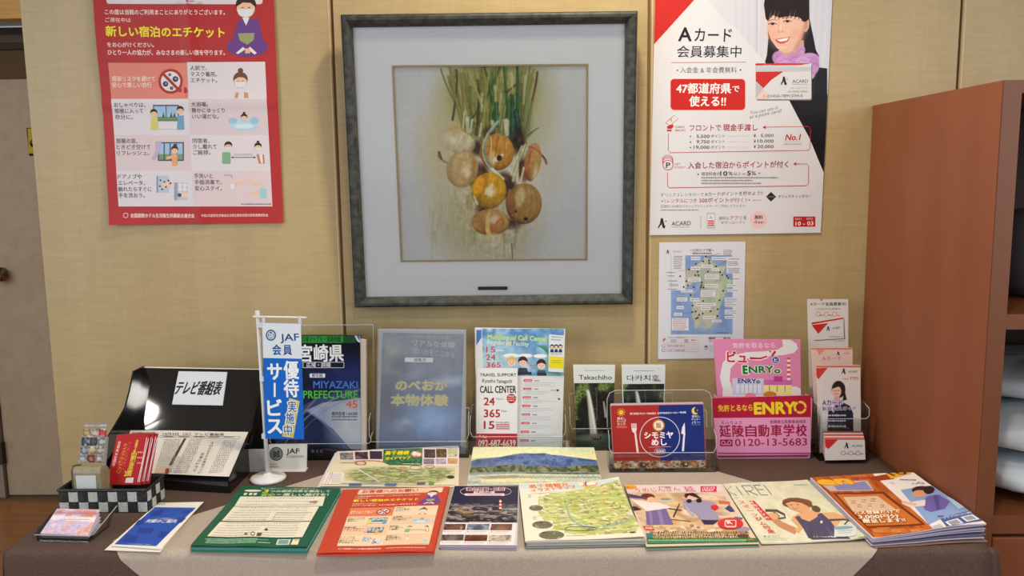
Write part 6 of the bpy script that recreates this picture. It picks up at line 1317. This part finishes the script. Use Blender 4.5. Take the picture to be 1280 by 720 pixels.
S.text('15', 112, 150, 158, 150, 30, (200, 60, 80), .02); S.text('24', 110, 190, 158, 190, 30, (200, 60, 80), .02); S.text('365', 112, 228, 186, 228, 28, (200, 60, 80), .02); S.greek(162, 156, 200, 8, (220, 220, 226), 3)
CP2 = 'cartoon_print'
S.ell(238, 182, 40, 11, (222, 226, 226), CP2); S.ell(308, 182, 36, 10, (222, 226, 226), CP2); S.ell(382, 184, 34, 10, (222, 226, 226), CP2)
for x, y, hc in ((240, 215, (206, 176, 110)), (296, 216, (60, 44, 50)), (388, 230, (60, 40, 44))):
    S.ell(x, y-6, 24, 25, hc, CP2); S.ell(x, y+2, 20, 20, (224, 190, 172), CP2); S.poly([(x-20, y-4), (x-14, y-20), (x+14, y-20), (x+20, y-4), (x, y-12)], hc, CP2); S.rect(x-9, y, x-5, y+4, (60, 40, 40), CP2); S.rect(x+5, y, x+9, y+4, (60, 40, 40), CP2); S.line([(x-5, y+11), (x+5, y+11)], 2, (190, 80, 80), CP2)
S.poly([(276, 244), (316, 244), (324, 270), (270, 270)], (60, 64, 90), CP2); S.poly([(370, 256), (408, 256), (412, 276), (366, 276)], (70, 80, 120), CP2); S.rrect(264, 264, 340, 280, 5, (50, 50, 66), CP2); S.rrect(366, 268, 414, 284, 5, (50, 50, 66), CP2); S.text('•••', 330, 230, 366, 230, 8, (190, 40, 60), .03)
for i in range(8):
    y = 308+i*42.3; x = 300-i*2.4; S.rrect(x, y-6, x+42, y+5, 4, (186, 40, 52)); S.greek(x+6, y, x+38, 5, (226, 190, 190), i); S.greek(x+54, y+1, x+76, 6, (70, 70, 80), i+4, gap=.2)
    S.block(x+4, y+8, x+180, y+30, 3, (150, 152, 160), .35, i+60, .5)
S.text('言語', 434, 357, 456, 357, 9, (90, 90, 100)); S.rect(462, 352, 474, 362, (60, 60, 70)); S.rect(470, 396, 480, 404, (60, 60, 70)); S.done()
S = stand('leaflet', [(595.5, 460), (647, 460), (646.5, 566), (595.5, 566)], -.0925, .06, .0006, (220, 220, 222), 'narrow white travel support leaflet with large red numbers 24, 365 and 15', 'leaflet')
S.V(580, 400, 4)
K = (50, 50, 54); RR = (168, 34, 44)
S.text('TRAVEL SUPPORT', 80, 274, 262, 274, 16, K, .03); S.text('Kyushu', 92, 303, 156, 303, 20, K, .015); S.text('Yamaguchi', 162, 305, 240, 305, 20, K, .015); S.text('CALL CENTER', 80, 346, 260, 346, 36, (28, 28, 32), .025)
for y, t, x1_ in ((406, '24', 153), (466, '365', 180), (524, '15', 152)): S.text(t, 100, y, x1_, y, 40, RR, .03)
S.text('Hours', 162, 393, 196, 393, 12, K); S.text('Days', 186, 454, 214, 454, 12, K); S.text('Languages', 160, 510, 226, 510, 11, K)
S.ell(237, 393, 24, 24, RR); S.text('FREE', 222, 381, 252, 381, 9, (230, 220, 220), .02); S.rect(214, 390, 260, 396, (206, 130, 130)); S.greek(220, 403, 254, 7, (230, 200, 200), 4)
for i in range(3): S.rect(160, 520+i*10, 228, 527+i*10, (200, 110, 118))
S.rect(62, 568, 268, 680, (184, 38, 46)); S.text('℡ Tel', 75, 582, 112, 584, 14, (230, 214, 214), .01); S.text('092-687-6639', 72, 615, 258, 615, 34, (232, 220, 222), .02); S.done()
S = stand('card', [(686.3, 418), (706, 419.5), (704.2, 465.6), (685.3, 464.4)], -.0895, .06, .0006, (206, 216, 224), 'small pale card with a yellow block clipped on the call centre sheet', 'card')
S.V(580, 400, 4)
S.text('Welcome to', 436, 84, 494, 86, 8, (60, 70, 80), .01); S.text('Miyazaki', 436, 98, 484, 100, 8, (60, 70, 80), .01); S.poly([(427, 182), (500, 188), (496, 246), (424, 240)], (216, 206, 40)); S.greek(440, 205, 480, 5, (150, 150, 60), 2); S.greek(436, 215, 486, 5, (150, 150, 60), 3)
for x in (440, 461, 482): S.ell(x, 135, 11, 12, (60, 56, 60), 'cartoon_print'); S.ell(x, 138, 8, 8, (214, 190, 176), 'cartoon_print'); S.poly([(x-10, 164), (x-7, 148), (x+7, 148), (x+10, 164)], (50, 56, 80), 'cartoon_print')
S.greek(434, 172, 490, 5, (120, 126, 134), 5); S.done()

# ---------------- waterfall leaflets in a clear double holder
o, P = holder('acrylic_holder', 'wide clear acrylic holder with the two waterfall leaflets', .088, .345, -.092, -.045, .055, .105, .13, .05, 'clear holders along the wall')
def waterfall(quad, title, ys, lab, dx, seed, ko=False):
    S = stand('leaflet', quad, ys, .05, .004, (206, 210, 208), lab, 'leaflet', 'waterfall leaflets in the clear holder')
    S.V(700+dx, 440, 4.5)
    R = Ras(70, 184, 315, 570, .6, (26, 26, 24)); tex = fbm(R.h, R.w, 26, 16, seed, 3); big = fbm(R.h, R.w, 5, 4, seed+1, 2)
    gm = np.clip((300+60*(big-.5)*2-R.Y)/60, 0, 1)+np.clip(1-(R.X-76)/45, 0, 1)*(R.Y < 400); gm = np.clip(gm, 0, 1)*np.clip((big-.25)*3, .25, 1)
    R.blot(30, 18, [(24, 32, 16), (66, 84, 40), (120, 138, 78), (40, 52, 26), (170, 180, 120)], seed+3, gm); R.blot(20, 10, [(16, 15, 14), (44, 40, 36), (24, 22, 20), (70, 64, 56)], seed+4, (1-gm)*.9)
    R.curve([(150, 232), (165, 300), (185, 480)], 16, 46, (206, 206, 204), .92, 12); R.curve([(156, 240), (172, 330), (196, 470)], 6, 14, (232, 232, 230), .8, 8); R.curve([(200, 215), (206, 300), (205, 400)], 4, 8, (120, 124, 120), .6, 6); R.curve([(246, 300), (256, 350), (262, 380)], 10, 18, (190, 190, 188), .8, 8)
    R.poly([(70, 480), (315, 470), (315, 570), (70, 570)], (78, 104, 92), .75); R.ell(190, 490, 60, 16, (150, 160, 156), 0, 30, .6); R.poly([(168, 490), (240, 488), (232, 506), (180, 508)], (60, 56, 50))
    for x in (186, 204, 220): R.ell(x, 492, 6, 8, (150, 110, 90))
    S.ras(R, 'photo_print', [(80, 188), (312, 186), (300, 562), (92, 562)])
    S.rect(60, 60, 318, 74, (60, 70, 110)) if not ko else S.rect(60, 60, 318, 78, (110, 130, 100)); S.poly([(72, 80), (314, 80), (312, 184), (76, 186)], (206, 210, 210)); S.poly([(72, 72), (316, 72), (316, 82), (72, 82)], (216, 218, 220))
    S.greek(140, 109, 254, 5, (110, 110, 112), 4)
    return S
S = waterfall([(716.4, 455.5), (769, 455.5), (765.3, 564), (720.8, 564)], 'Takachiho', -.078, 'white topped waterfall leaflet titled in Latin letters', 0, 4)
S.text('Takachiho', 106, 151, 292, 151, 30, (34, 34, 34), .012); S.done()
S = waterfall([(777, 455.5), (831.8, 455.5), (829, 564), (779.5, 564)], '다카치호', -.078, 'white topped waterfall leaflet titled in Korean letters', 61, 14, True)
S.text('다카치호', 102, 153, 284, 150, 34, (34, 36, 34), .012); S.rect(254-2, 166, 292, 171, (50, 50, 50)); S.done()

# ---------------- restaurant cards in an acrylic holder
o, P = holder('acrylic_holder', 'clear acrylic holder with tall rounded back holding the red and blue restaurant cards', .170, .412, -.245, -.198, .045, .090, .175, .10, None, rb=.02)
for i in range(3):
    a = .192+i*.082; MB().tube([P(a, -.206, .09), P(a, -.206, .126), P(a+.004, -.206, .131), P(a+.038, -.206, .131), P(a+.042, -.206, .126), P(a+.042, -.206, .09)], .0010, 6).build('divider', ACRYLIC_EDGE, o)
S = stand('card', [(763.5, 507.5), (879, 505.5), (883, 585), (767.8, 586)], -.232, .10, .002, (160, 44, 40), 'half red half blue restaurant card with fork, plate ring and knife, front of its pile', 'card', 'restaurant cards in the clear holder')
S.V(700, 440, 4.5)
S.poly([(553, 300), (805, 293), (816, 612), (564, 612)], (26, 42, 112)); S.poly([(285, 304), (553, 300), (564, 612), (300, 612)], (158, 42, 38))
R = Ras(300, 608, 820, 662, .3, (60, 40, 30)); R.blot(2, 16, [(50, 30, 24), (196, 160, 120), (120, 60, 40), (226, 214, 196), (90, 60, 40), (200, 120, 70)], 7)
for i in range(11): R.ell(320+i*48, 634, 20, 16, [(222, 206, 180), (190, 120, 70), (214, 190, 160), (60, 46, 40), (206, 150, 90)][i % 5], 0, 6, .8); R.ell(324+i*48, 632, 8, 7, [(206, 170, 110), (120, 50, 30), (240, 236, 226)][i % 3], 0, 4, .9)
S.ras(R, 'photo_print', [(303, 614), (816, 608), (820, 655), (306, 662)])
S.ring(560, 478, 112, 112, 4, (206, 200, 214), n=48); S.text('シモミヤ', 474, 468, 634, 466, 38, (232, 228, 232), .045); S.text('めし', 514, 508, 598, 506, 38, (232, 228, 232), .045)
S.ell(553, 413, 34, 34, (190, 130, 60)); S.ell(553, 413, 27, 27, (230, 222, 206)); S.text('飯', 538, 413, 568, 413, 30, (170, 120, 60), .03); S.line([(497, 536), (622, 532)], 2.4, (214, 170, 180)); S.rrect(530, 544, 592, 572, 12, (206, 196, 214)); S.rrect(532, 546, 590, 570, 11, (120, 44, 76)); S.text('延岡版', 540, 558, 584, 558, 13, (226, 220, 226), .03)
IV = (226, 206, 206)
S.line([(420, 440), (436, 566)], 10, IV, 'fork_print', 12); S.poly([(400, 402), (428, 402), (430, 440), (420, 456), (408, 452), (402, 436)], IV, 'fork_print')
for x in (406, 413, 420): S.rect(x, 400, x+2.6, 428, (158, 42, 38), 'fork_print')
S.poly([(700, 396), (704, 470), (680, 458), (686, 424)], (222, 220, 232), 'knife_print'); S.line([(698, 456), (690, 558)], 10, (222, 220, 232), 'knife_print', 12)
S.text('延岡下宮地区限定で使えるカード 飲食店応援企画', 392, 347, 538, 345, 11, (228, 214, 216), .02); S.text('延岡市飲食店なつめし一覧掲載', 546, 344, 708, 339, 11, (214, 218, 232), .02)
S.ell(343, 340, 13, 13, (230, 180, 60))
for i in range(10): a = i*math.pi/5; S.line([(343+16*math.cos(a), 340+16*math.sin(a)), (343+25*math.cos(a), 340+25*math.sin(a))], 5, (230, 180, 60), 'print', 1)
S.ell(760, 331, 20, 21, (226, 196, 60)); S.ell(772, 326, 18, 18, (26, 42, 112)); S.text('☆', 766, 328, 778, 328, 10, (226, 196, 60))
for i, (t, w_) in enumerate((('昼めし', 46), ('モーニング', 50), ('ランチ', 46))): S.text(t, 345-w_/2, 374+i*16, 345+w_/2, 373+i*16, 14, (230, 214, 212), .02); S.text(['夜めし', 'ディナー', 'バー'][i], 764-w_/2, 362+i*17, 764+w_/2, 361+i*17, 14, (214, 216, 232), .02)
S.rrect(318, 416, 376, 428, 3, (200, 90, 80)); S.rrect(738, 402, 790, 413, 3, (60, 76, 150)); S.done()
for i in range(3): stand('card', shiftq([(763.5, 507), (879, 505), (883, 584.5), (767.8, 585.5)], .6*i-1, -.9*(i+1)), -.2285+i*.0030, .10, .002, [(190, 150, 150), (206, 196, 200), (150, 150, 176)][i], 'pale edged restaurant card, %s behind the front one' % ['first', 'second', 'third'][i], 'card', 'restaurant cards in the clear holder')

# ---------------- pink driving school box
bx = empty('leaflet_box', (.55, -.14, ZT), 'pink and crimson box with large yellow and crimson lettering for driving school leaflets', 'box')
f4 = [at(*p, lean(-.158, .02)) for p in [(889.7, 497.5), (1013.2, 494), (1013.3, 568.5), (896.5, 569.5)]]
PK = mat('pink_card', C((222, 150, 190)), .5); CRm = mat('crimson_card', C((176, 28, 62)), .5)
x0, x1, zt = f4[3][0], f4[2][0], f4[0][2]; yb_ = -.108
f4 = [np.array([p[0], p[1], max(p[2], ZT)]) for p in f4]
S = Sheet('front_panel', [(889.7, 497.5), (1014.3, 494), (1014.6, 568.5), (896.5, 569.5)], None, .002, (224, 150, 192), parent=bx, q3=f4)
S.V(880, 410, 4.113)
S.poly([(40, 360), (553, 345), (553, 462), (48, 466)], (172, 24, 56)); S.text('免許とるなら', 72, 415, 248, 411, 34, (232, 190, 50), .03); S.text('ENRY', 258, 414, 470, 410, 62, (240, 206, 40), .05)
for a0 in (15, 135, 255): S.ring(497, 410, 29, 28, 12, (236, 196, 60), a0=a0, a1=a0+108, n=12)
CRR = (158, 24, 66)
S.text('えんりょう', 88, 490, 194, 489, 16, (90, 30, 60), .01); S.text('宮崎県公安委員会指定', 340, 486, 528, 484, 17, (130, 30, 66), .02)
for i, ch in enumerate('延陵自動車学校'): x = 80+i*66; S.text(ch, x, 533-i*.6, x+56, 533-i*.6, 58, CRR, .03)
S.rrect(82, 576, 146, 610, 4, CRR); S.ring(99, 593, 9, 9, 4, (224, 150, 192)); S.ring(129, 593, 9, 9, 4, (224, 150, 192)); S.rect(99, 599, 129, 603, (224, 150, 192)); S.text('0120-13-5683', 158, 590, 534, 586, 38, CRR, .012); S.rect(72, 641, 553, 649, (170, 70, 120)); S.done()
MB().box(x0, x0+.002, -.155, yb_, ZT, zt-.004).build('side_panel', PK, bx); MB().box(x1-.002, x1, -.155, yb_, ZT, zt-.004).build('side_panel', PK, bx); MB().box(x0, x1, yb_, yb_+.002, ZT, zt-.01).build('back_panel', PK, bx); MB().box(x0, x1, -.155, yb_, ZT, ZT+.002).build('base', PK, bx)
S = stand('leaflet', [(891.7, 424), (1000.4, 424.6), (1002, 562), (901, 562)], -.135, .05, .005, (206, 128, 168), 'pink driving school leaflet with a white track and cartoon buildings standing in the pink box', 'leaflet')
S.V(930, 420, 9)
tr_ = [(430, 40), (520, 42), (590, 90), (605, 150), (560, 200), (440, 225), (300, 235), (100, 262), (-40, 290), (-120, 380), (-130, 520), (-90, 640), (-200, 640), (-240, 480), (-210, 320), (-150, 240), (60, 190), (260, 180), (380, 160), (440, 120)]
S.poly([(x-30 if x < 300 else x, y) for x, y in tr_], (214, 214, 216)); S.poly([(520, 585), (600, 590), (640, 620), (650, 700), (-240, 700), (-240, 640), (200, 640)], (220, 214, 216))
S.V(880, 410, 4.113)
S.text('免許を取るなら', 148, 92, 366, 90, 28, (226, 190, 212), .03)
S.otext('ビュ', 120, 152, 220, 158, 60, (186, 36, 56), (232, 214, 220), .06, .045); S.line([(232, 160), (290, 164), (330, 150)], 18, (232, 214, 220)); S.line([(236, 160), (290, 162), (326, 150)], 12, (186, 36, 56), 'lettering', 8); S.line([(340, 118), (352, 130)], 9, (232, 214, 220)); S.line([(350, 148), (368, 122)], 11, (186, 36, 56), 'lettering', 12); S.line([(336, 120), (346, 128)], 7, (186, 36, 56), 'lettering')
S.ell(369, 170, 20, 20, (214, 214, 226)); S.ell(369, 170, 17, 17, (52, 74, 150)); S.text('と', 360, 170, 378, 170, 20, (226, 226, 236), .04)
S.otext('E', 202, 220, 226, 220, 44, (30, 110, 60), (220, 226, 206), .07, .06); S.otext('NRY', 232, 220, 356, 218, 36, (30, 110, 60), (220, 226, 206), .07, .05); S.otext('o', 362, 224, 392, 224, 30, (30, 110, 60), (220, 226, 206), .07, .06)
BP = 'building_print'
S.poly([(146, 266), (308, 268), (308, 352), (146, 352)], (186, 190, 216), BP); S.text('ENRYo', 176, 279, 288, 281, 24, (40, 44, 110), .04)
for i in range(6): S.rect(166+i*22, 300, 184+i*22, 345, (206, 210, 222), BP)
for i in range(5): S.rect(186+i*22, 300, 188+i*22, 350, (110, 116, 150), BP)
S.rect(98, 290, 140, 335, (206, 214, 206), BP); S.poly([(308, 302), (452, 302), (452, 350), (308, 350)], (224, 214, 140), BP); S.rect(308, 275, 453, 301, (186, 96, 160), BP); S.rect(360, 256, 405, 284, (170, 60, 130), BP)
for x in (335, 374, 415): S.rect(x, 304, x+4, 336, (130, 110, 90), BP)
for i in range(5): S.rect(427, 156+i*24, 444, 168+i*24, (196, 84, 84), BP); S.rect(427, 168+i*24, 444, 180+i*24, (222, 214, 216), BP)
S.ell(340, 352, 34, 18, (190, 126, 50), BP); S.ell(240, 356, 28, 14, (214, 130, 150), BP); S.done()

# ---------------- points card stand by the cabinet
o, P = holder('acrylic_holder', 'narrow clear acrylic stand beside the cabinet with points card leaflets', .6668, .781, -.172, -.098, .10, .13, .16, .04)
S = stand('display_card', [(1009, 373.8), (1060.3, 374), (1060.5, 555), (1013, 555)], -.089, .04, .001, (206, 206, 204), 'tall white backing card with a picture of a bank card above the points leaflets', 'card')
S.V(990, 365, 3.27); S.text('Aカード会員募集中!', 74, 50, 222, 50, 15, (50, 46, 50), .015); S.text('入会金&年会費無料', 92, 72, 200, 71, 8, (120, 110, 112)); 
for x in (100, 134, 168): S.ring(x+6, 94, 9, 9, 2, (190, 90, 90)); S.greek(x+14, 99, x+30, 7, (190, 110, 110), x)
S.quadp([(86, 134), (214, 112), (218, 200), (92, 208)], (120, 116, 120), 'card_print'); S.quadp([(80, 130), (210, 108), (212, 196), (87, 204)], (206, 206, 208), 'card_print'); S.quadp([(80, 130), (210, 108), (210, 114), (80, 138)], RED, 'card_print'); S.poly([(80, 140), (148, 132), (108, 178)], RED, 'card_print'); logo(S, 140, 155, 20); S.text('ACARD', 166, 154, 196, 150, 9, (60, 58, 62), .01); S.greek(150, 190, 205, 5, (150, 148, 150), 3); S.text('You can use', 168, 208, 214, 205, 8, (120, 118, 120), slant=.3); S.poly([(112, 30), (128, 30), (120, 37)], RED); S.done()
def lf(nm, quad, y, k, lab, col=(214, 206, 204), cat='leaflet', grp='points card leaflets in the acrylic stand'): return stand(nm, quad, y, k, .004, col, lab, cat, grp)
S = lf('leaflet', [(1014, 435), (1065.8, 435), (1066, 560), (1020.5, 560)], -.131, .04, 'pale pink points card leaflet standing behind the one with the woman', (214, 186, 180)); S.V(990, 365, 3.27)
S.rect(62, 228, 250, 236, (206, 110, 100)); S.poly([(100, 236), (140, 232), (112, 262)], (214, 140, 126)); logo(S, 182, 253, 18); S.text('ACARD', 210, 253, 234, 253, 8, (90, 84, 88)); S.text('Aカード', 124, 276, 202, 276, 20, (190, 110, 106), .02); S.done()
S = lf('leaflet', [(1020, 457), (1075.4, 456.4), (1076.5, 566), (1024.5, 566)], -.160, .04, 'white points card leaflet with a woman in a dark suit, front of the acrylic stand'); S.V(990, 365, 3.27)
S.rect(90, 300, 282, 309, (206, 110, 100)); S.poly([(92, 312), (146, 310), (108, 360), (92, 346)], (196, 60, 52)); logo(S, 202, 325, 24); S.text('ACARD', 230, 327, 268, 326, 10, (60, 56, 60), .01); S.rect(238, 350, 270, 364, (196, 80, 80)); S.text('最強', 240, 357, 268, 357, 10, (230, 214, 212), .02); S.greek(208, 358, 232, 7, (206, 140, 140), 4)
R = Ras(110, 362, 276, 600, .5, (212, 206, 206)); R.poly([(150, 470), (170, 500), (178, 455), (196, 450), (236, 470), (250, 500), (252, 620), (140, 620)], (36, 38, 56)); R.ell(190, 402, 28, 36, (44, 34, 36)); R.poly([(214, 400), (224, 445), (206, 450)], (40, 32, 34)); R.ell(182, 410, 19, 25, (222, 184, 168)); R.poly([(162, 400), (168, 380), (190, 374), (204, 384), (206, 400), (190, 390)], (44, 34, 36)); R.poly([(174, 430), (194, 430), (198, 452), (170, 452)], (206, 164, 148)); R.ell(186, 456, 26, 12, (190, 160, 206)); R.line([(173, 408), (179, 408)], 2, 2, (60, 40, 40)); R.line([(187, 407), (193, 407)], 2, 2, (60, 40, 40)); R.line([(176, 421), (189, 420)], 3, 2, (190, 90, 90))
S.ras(R, 'portrait_print'); S.otext('Aカード', 124, 456, 206, 458, 24, (40, 60, 130), (220, 214, 220), .06, .03); S.otext('新規会員ガイド', 124, 482, 262, 480, 15, (80, 70, 140), (222, 216, 222), .06, .02)
for i in range(3): S.rrect(124, 500+i*22, 142, 518+i*22, 3, (214, 218, 226)); S.greek(148, 509+i*22, 220, 9, (200, 206, 220), i)
S.done()
# small stack of bank cards in front of the stand
cf = [at(*p, lean(-.190, .10)) for p in [(1031.3, 549), (1080.8, 549), (1081.8, 575.5), (1031.3, 576.5)]]
S = Sheet('points_card', [(1031.3, 549), (1080.8, 549), (1081.8, 574.5), (1031.3, 575.5)], lean(-.195, .18), .0015, (208, 206, 206), 'white card with a red triangle, front of the small pile before the stand', 'card', 'points cards in front of the stand')
S.V(990, 365, 3.27); S.poly([(135, 603), (190, 603), (150, 642), (136, 632)], RED); S.rect(135, 600, 297, 604, RED); logo(S, 216, 627, 24); S.text('ACARD', 246, 628, 290, 628, 10, (60, 56, 60), .01)
for x in (205, 236, 264): S.ring(x+6, 658, 9, 8, 2.4, (150, 120, 124)); S.greek(x+13, 661, x+28, 7, (150, 130, 134), x)
S.done()
for i in range(5): Sheet('points_card', shiftq([(1031.3, 549), (1080.8, 549), (1081.8, 574.5), (1031.3, 575.5)], -.5*(i+1), -2.0*(i+1)), lean(-.1925+.0035*i, .18), .002, [(206, 90, 80), (206, 202, 202), (190, 70, 64), (200, 190, 190), (206, 120, 108)][i], ['red edged', 'white edged', 'dark red edged', 'pale edged', 'salmon edged'][i]+' card in the small pile before the stand', 'card', 'points cards in front of the stand')

# ---------------- guide booklets and mountain brochure lying before the holders
GP = rise(.7045, -.325, .108)
gq = [(422.5, 565.4), (574, 558.6), (573.3, 609), (400, 608.5)]
for i, (dx, dy, dz) in enumerate([(-2.5, .5, .0018), (0, -1.5, .0009)]):
    Sheet('guide_booklet', shiftq(gq, [-3.5, -1.0][i], [0.4, -1.6][i]), rise(.7045-dz, -.325, .108), .0006, (206, 200, 206), ['guide map sheet lowest of the pile, its corner showing past the others', 'guide map sheet lying just under the top one'][i], 'booklet', 'guide map sheets before the folder')
S = Sheet('guide_booklet', gq, GP, .0006, (214, 204, 178), 'cream and green illustrated guide map with small photos along its top edge', 'booklet', 'guide map sheets before the folder', curve=lambda a, b: .0008+.001*np.sin(a*4+1))
S.V(400, 545, 7.11)
S.poly([(525, 128), (870, 104), (868, 262), (570, 262), (515, 235)], (60, 110, 60), 'photo_print'); R = Ras(515, 100, 870, 262, .25, (60, 104, 56)); R.blot(4, 8, [(50, 90, 50), (90, 140, 80), (40, 76, 60), (110, 160, 140)], 8); S.ras(R, 'photo_print', [(527, 122), (872, 106), (868, 260), (520, 235)])
S.otext('高千穂峡', 540, 158, 748, 152, 34, (226, 214, 40), (40, 90, 40), .06, .04); S.otext('ガイドマップ', 540, 206, 760, 192, 24, (226, 214, 40), (40, 90, 40), .06, .04); S.ell(815, 165, 52, 26, (214, 130, 120)); S.ell(800, 160, 24, 18, (232, 214, 220)); S.ell(838, 168, 18, 14, (236, 226, 190)); S.greek(690, 248, 850, 8, (206, 220, 200), 3)
def ph(x0_, y0_, x1_, y1_, cs, sd): R = Ras(x0_, y0_, x1_, y1_, .22, cs[0]); R.blot(4, 5, cs, sd); S.ras(R, 'photo_print')
S.poly([(160, 148), (520, 130), (512, 225), (150, 222)], (222, 206, 206)); S.poly([(874, 108), (1238, 96), (1234, 262), (870, 262)], (222, 206, 214))
for i in range(3): ph(172+i*118, 156-i*6, 276+i*118, 216-i*2, [[(40, 36, 34), (150, 150, 150), (70, 66, 60)], [(30, 26, 34), (60, 40, 50), (150, 120, 140)], [(70, 40, 60), (50, 46, 66), (120, 60, 80)]][i], i+3)
for i in range(3):
    ph(888+i*116, 122-i*5, 994+i*114, 196-i*4, [[(110, 90, 70), (60, 46, 40), (150, 120, 90)], [(150, 110, 50), (70, 60, 40), (190, 150, 90)], [(160, 170, 90), (206, 200, 190), (90, 110, 60)]][i], i+13); ph(882+i*118, 204-i*3, 984+i*118, 252-i*3, [[(150, 130, 140), (110, 100, 110), (180, 160, 170)], [(90, 100, 130), (190, 180, 190), (120, 120, 150)], [(190, 140, 90), (206, 160, 100), (160, 110, 80)]][i], i+23)
R = Ras(180, 250, 1200, 440, .42, (206, 200, 160)); mm = np.maximum(R.ellm(520, 350, 340, 84, 0, 30), R.ellm(900, 350, 300, 70, -.12, 30)); R.blot(14, 14, [(120, 150, 74), (190, 190, 140), (110, 130, 80), (170, 150, 110), (214, 206, 180)], 6, mm)
for i in range(80): a_ = rng.uniform(220, 1100); b_ = rng.uniform(280, 420); R.curve([(a_, b_), (a_+40, b_+rng.uniform(-16, 12)), (a_+110, b_+rng.uniform(-12, 10))], rng.uniform(3, 8), 2, rng.choice([(90, 130, 60), (120, 150, 70), (160, 90, 80), (214, 206, 180), (110, 130, 130), (70, 90, 60)]), .6, 3)
R.mix(1-np.clip(np.maximum(R.ellm(540, 350, 370, 100, 0, 40), R.ellm(900, 345, 320, 95, -.12, 40)), 0, 1), (214, 204, 178), 1); S.ras(R, 'map_print', [(186, 268), (1200, 262), (1190, 440), (168, 440)])
S.curve = S.curve; S.line([(300, 300), (480, 415)], 9, (206, 200, 196)); S.ring(400, 248, 130, 24, 7, (206, 110, 60), a0=190, a1=340); S.ell(332, 248, 46, 20, (150, 90, 66)); S.ell(332, 250, 34, 14, (206, 180, 160))
S.ring(806, 285, 56, 18, 5, (120, 40, 46)); S.ring(940, 275, 46, 12, 5, (130, 50, 50)); S.ell(692, 286, 44, 9, (196, 140, 90)); S.ell(1150, 366, 40, 16, (60, 50, 56)); S.poly([(60, 332), (200, 332), (170, 440), (20, 440)], (222, 216, 210)); S.block(90, 340, 180, 430, 8, (140, 140, 160), .4, 4)
S.line([(92, 332), (40, 440)], 2.4, (150, 80, 70)); S.line([(108, 332), (60, 440)], 2.4, (90, 100, 160)); S.rect(160, 428, 480, 436, (120, 150, 190)); S.poly([(228, 434), (330, 432), (322, 464), (218, 464)], (90, 96, 120)); S.poly([(530, 426), (640, 426), (620, 452), (520, 450)], (90, 110, 150)); S.poly([(820, 416), (900, 418), (890, 438), (812, 438)], (80, 86, 110)); S.poly([(940, 400), (990, 420), (970, 440), (925, 438)], (90, 140, 70)); S.greek(170, 245, 290, 7, (150, 130, 120), 3)
S.done()
mq = [(591.5, 558.9), (742.5, 559.2), (753.6, 606.5), (583.8, 607)]
S = Sheet('brochure', mq, rise(.7040, -.325, .078), .0008, (210, 212, 196), 'wide brochure cover of a blue mountain ridge above a green river bank', 'brochure', curve=lambda a, b: .0006+.0006*np.sin(a*5))
S.V(580, 550, 7.11)
R = Ras(30, 60, 1240, 400, .42, (222, 224, 180)); Y = np.clip((R.Y-60)/100, 0, 1)[..., None]; R.a = np.array([214, 222, 186])*(1-Y)+np.array([228, 226, 176])*Y
R.ell(1000, 80, 200, 30, (200, 214, 190), 0, 40, .5)
mt = [(30, 190), (80, 170), (200, 160), (320, 150), (440, 128), (540, 116), (640, 120), (740, 114), (820, 130), (900, 134), (1000, 146), (1180, 168), (1240, 175), (1240, 260), (30, 260)]
m = R.polym(mt); R.blot(7, 18, [(70, 96, 150), (96, 120, 170), (54, 76, 130), (84, 104, 150)], 3, m); R.poly([(30, 215), (300, 190), (420, 200), (560, 214), (700, 200), (820, 232), (1240, 215), (1240, 250), (30, 250)], (110, 130, 160), .5); R.ell(150, 195, 150, 30, (84, 84, 120), 0, 30, .5)
m = R.polym([(30, 240), (200, 244), (330, 226), (480, 222), (600, 236), (760, 232), (900, 246), (1050, 226), (1240, 222), (1240, 290), (30, 300)]); R.blot(6, 26, [(70, 90, 50), (120, 130, 80), (50, 66, 40), (140, 130, 100), (90, 104, 60)], 9, m)
R.poly([(30, 290), (480, 284), (1240, 286), (1240, 300), (600, 300), (30, 312)], (130, 150, 150)); R.poly([(560, 290), (1240, 292), (1240, 303), (560, 302)], (60, 84, 70)); R.poly([(30, 310), (1240, 302), (1240, 400), (30, 400)], (176, 190, 176)); R.blot(4, 22, [(150, 170, 160), (206, 206, 176), (180, 190, 180), (214, 206, 160)], 12, .7*(R.Y > 312))
R.poly([(100, 330), (300, 318), (500, 316), (480, 340), (200, 348)], (140, 120, 104), .7); R.poly([(160, 352), (560, 344), (900, 366), (400, 378), (150, 372)], (228, 214, 160), .8)
for i in range(22): x = 480+i*34; R.curve([(x, 336), (x+14, 318), (x+30, 338)], 5, 5, (70, 86, 84), .8, 3)
R.ell(90, 378, 60, 12, (120, 140, 176), 0, 12, .6)
R.noise(40, 60, 16, 8); R.noise(16, 40, 14, 18, 1.0*(R.Y > 180)); S.ras(R, 'photo_print', [(84, 64), (1154, 66), (1232, 398), (30, 402)]); S.done()
bpy.data.objects.remove(_to); bpy.data.curves.remove(_tc)
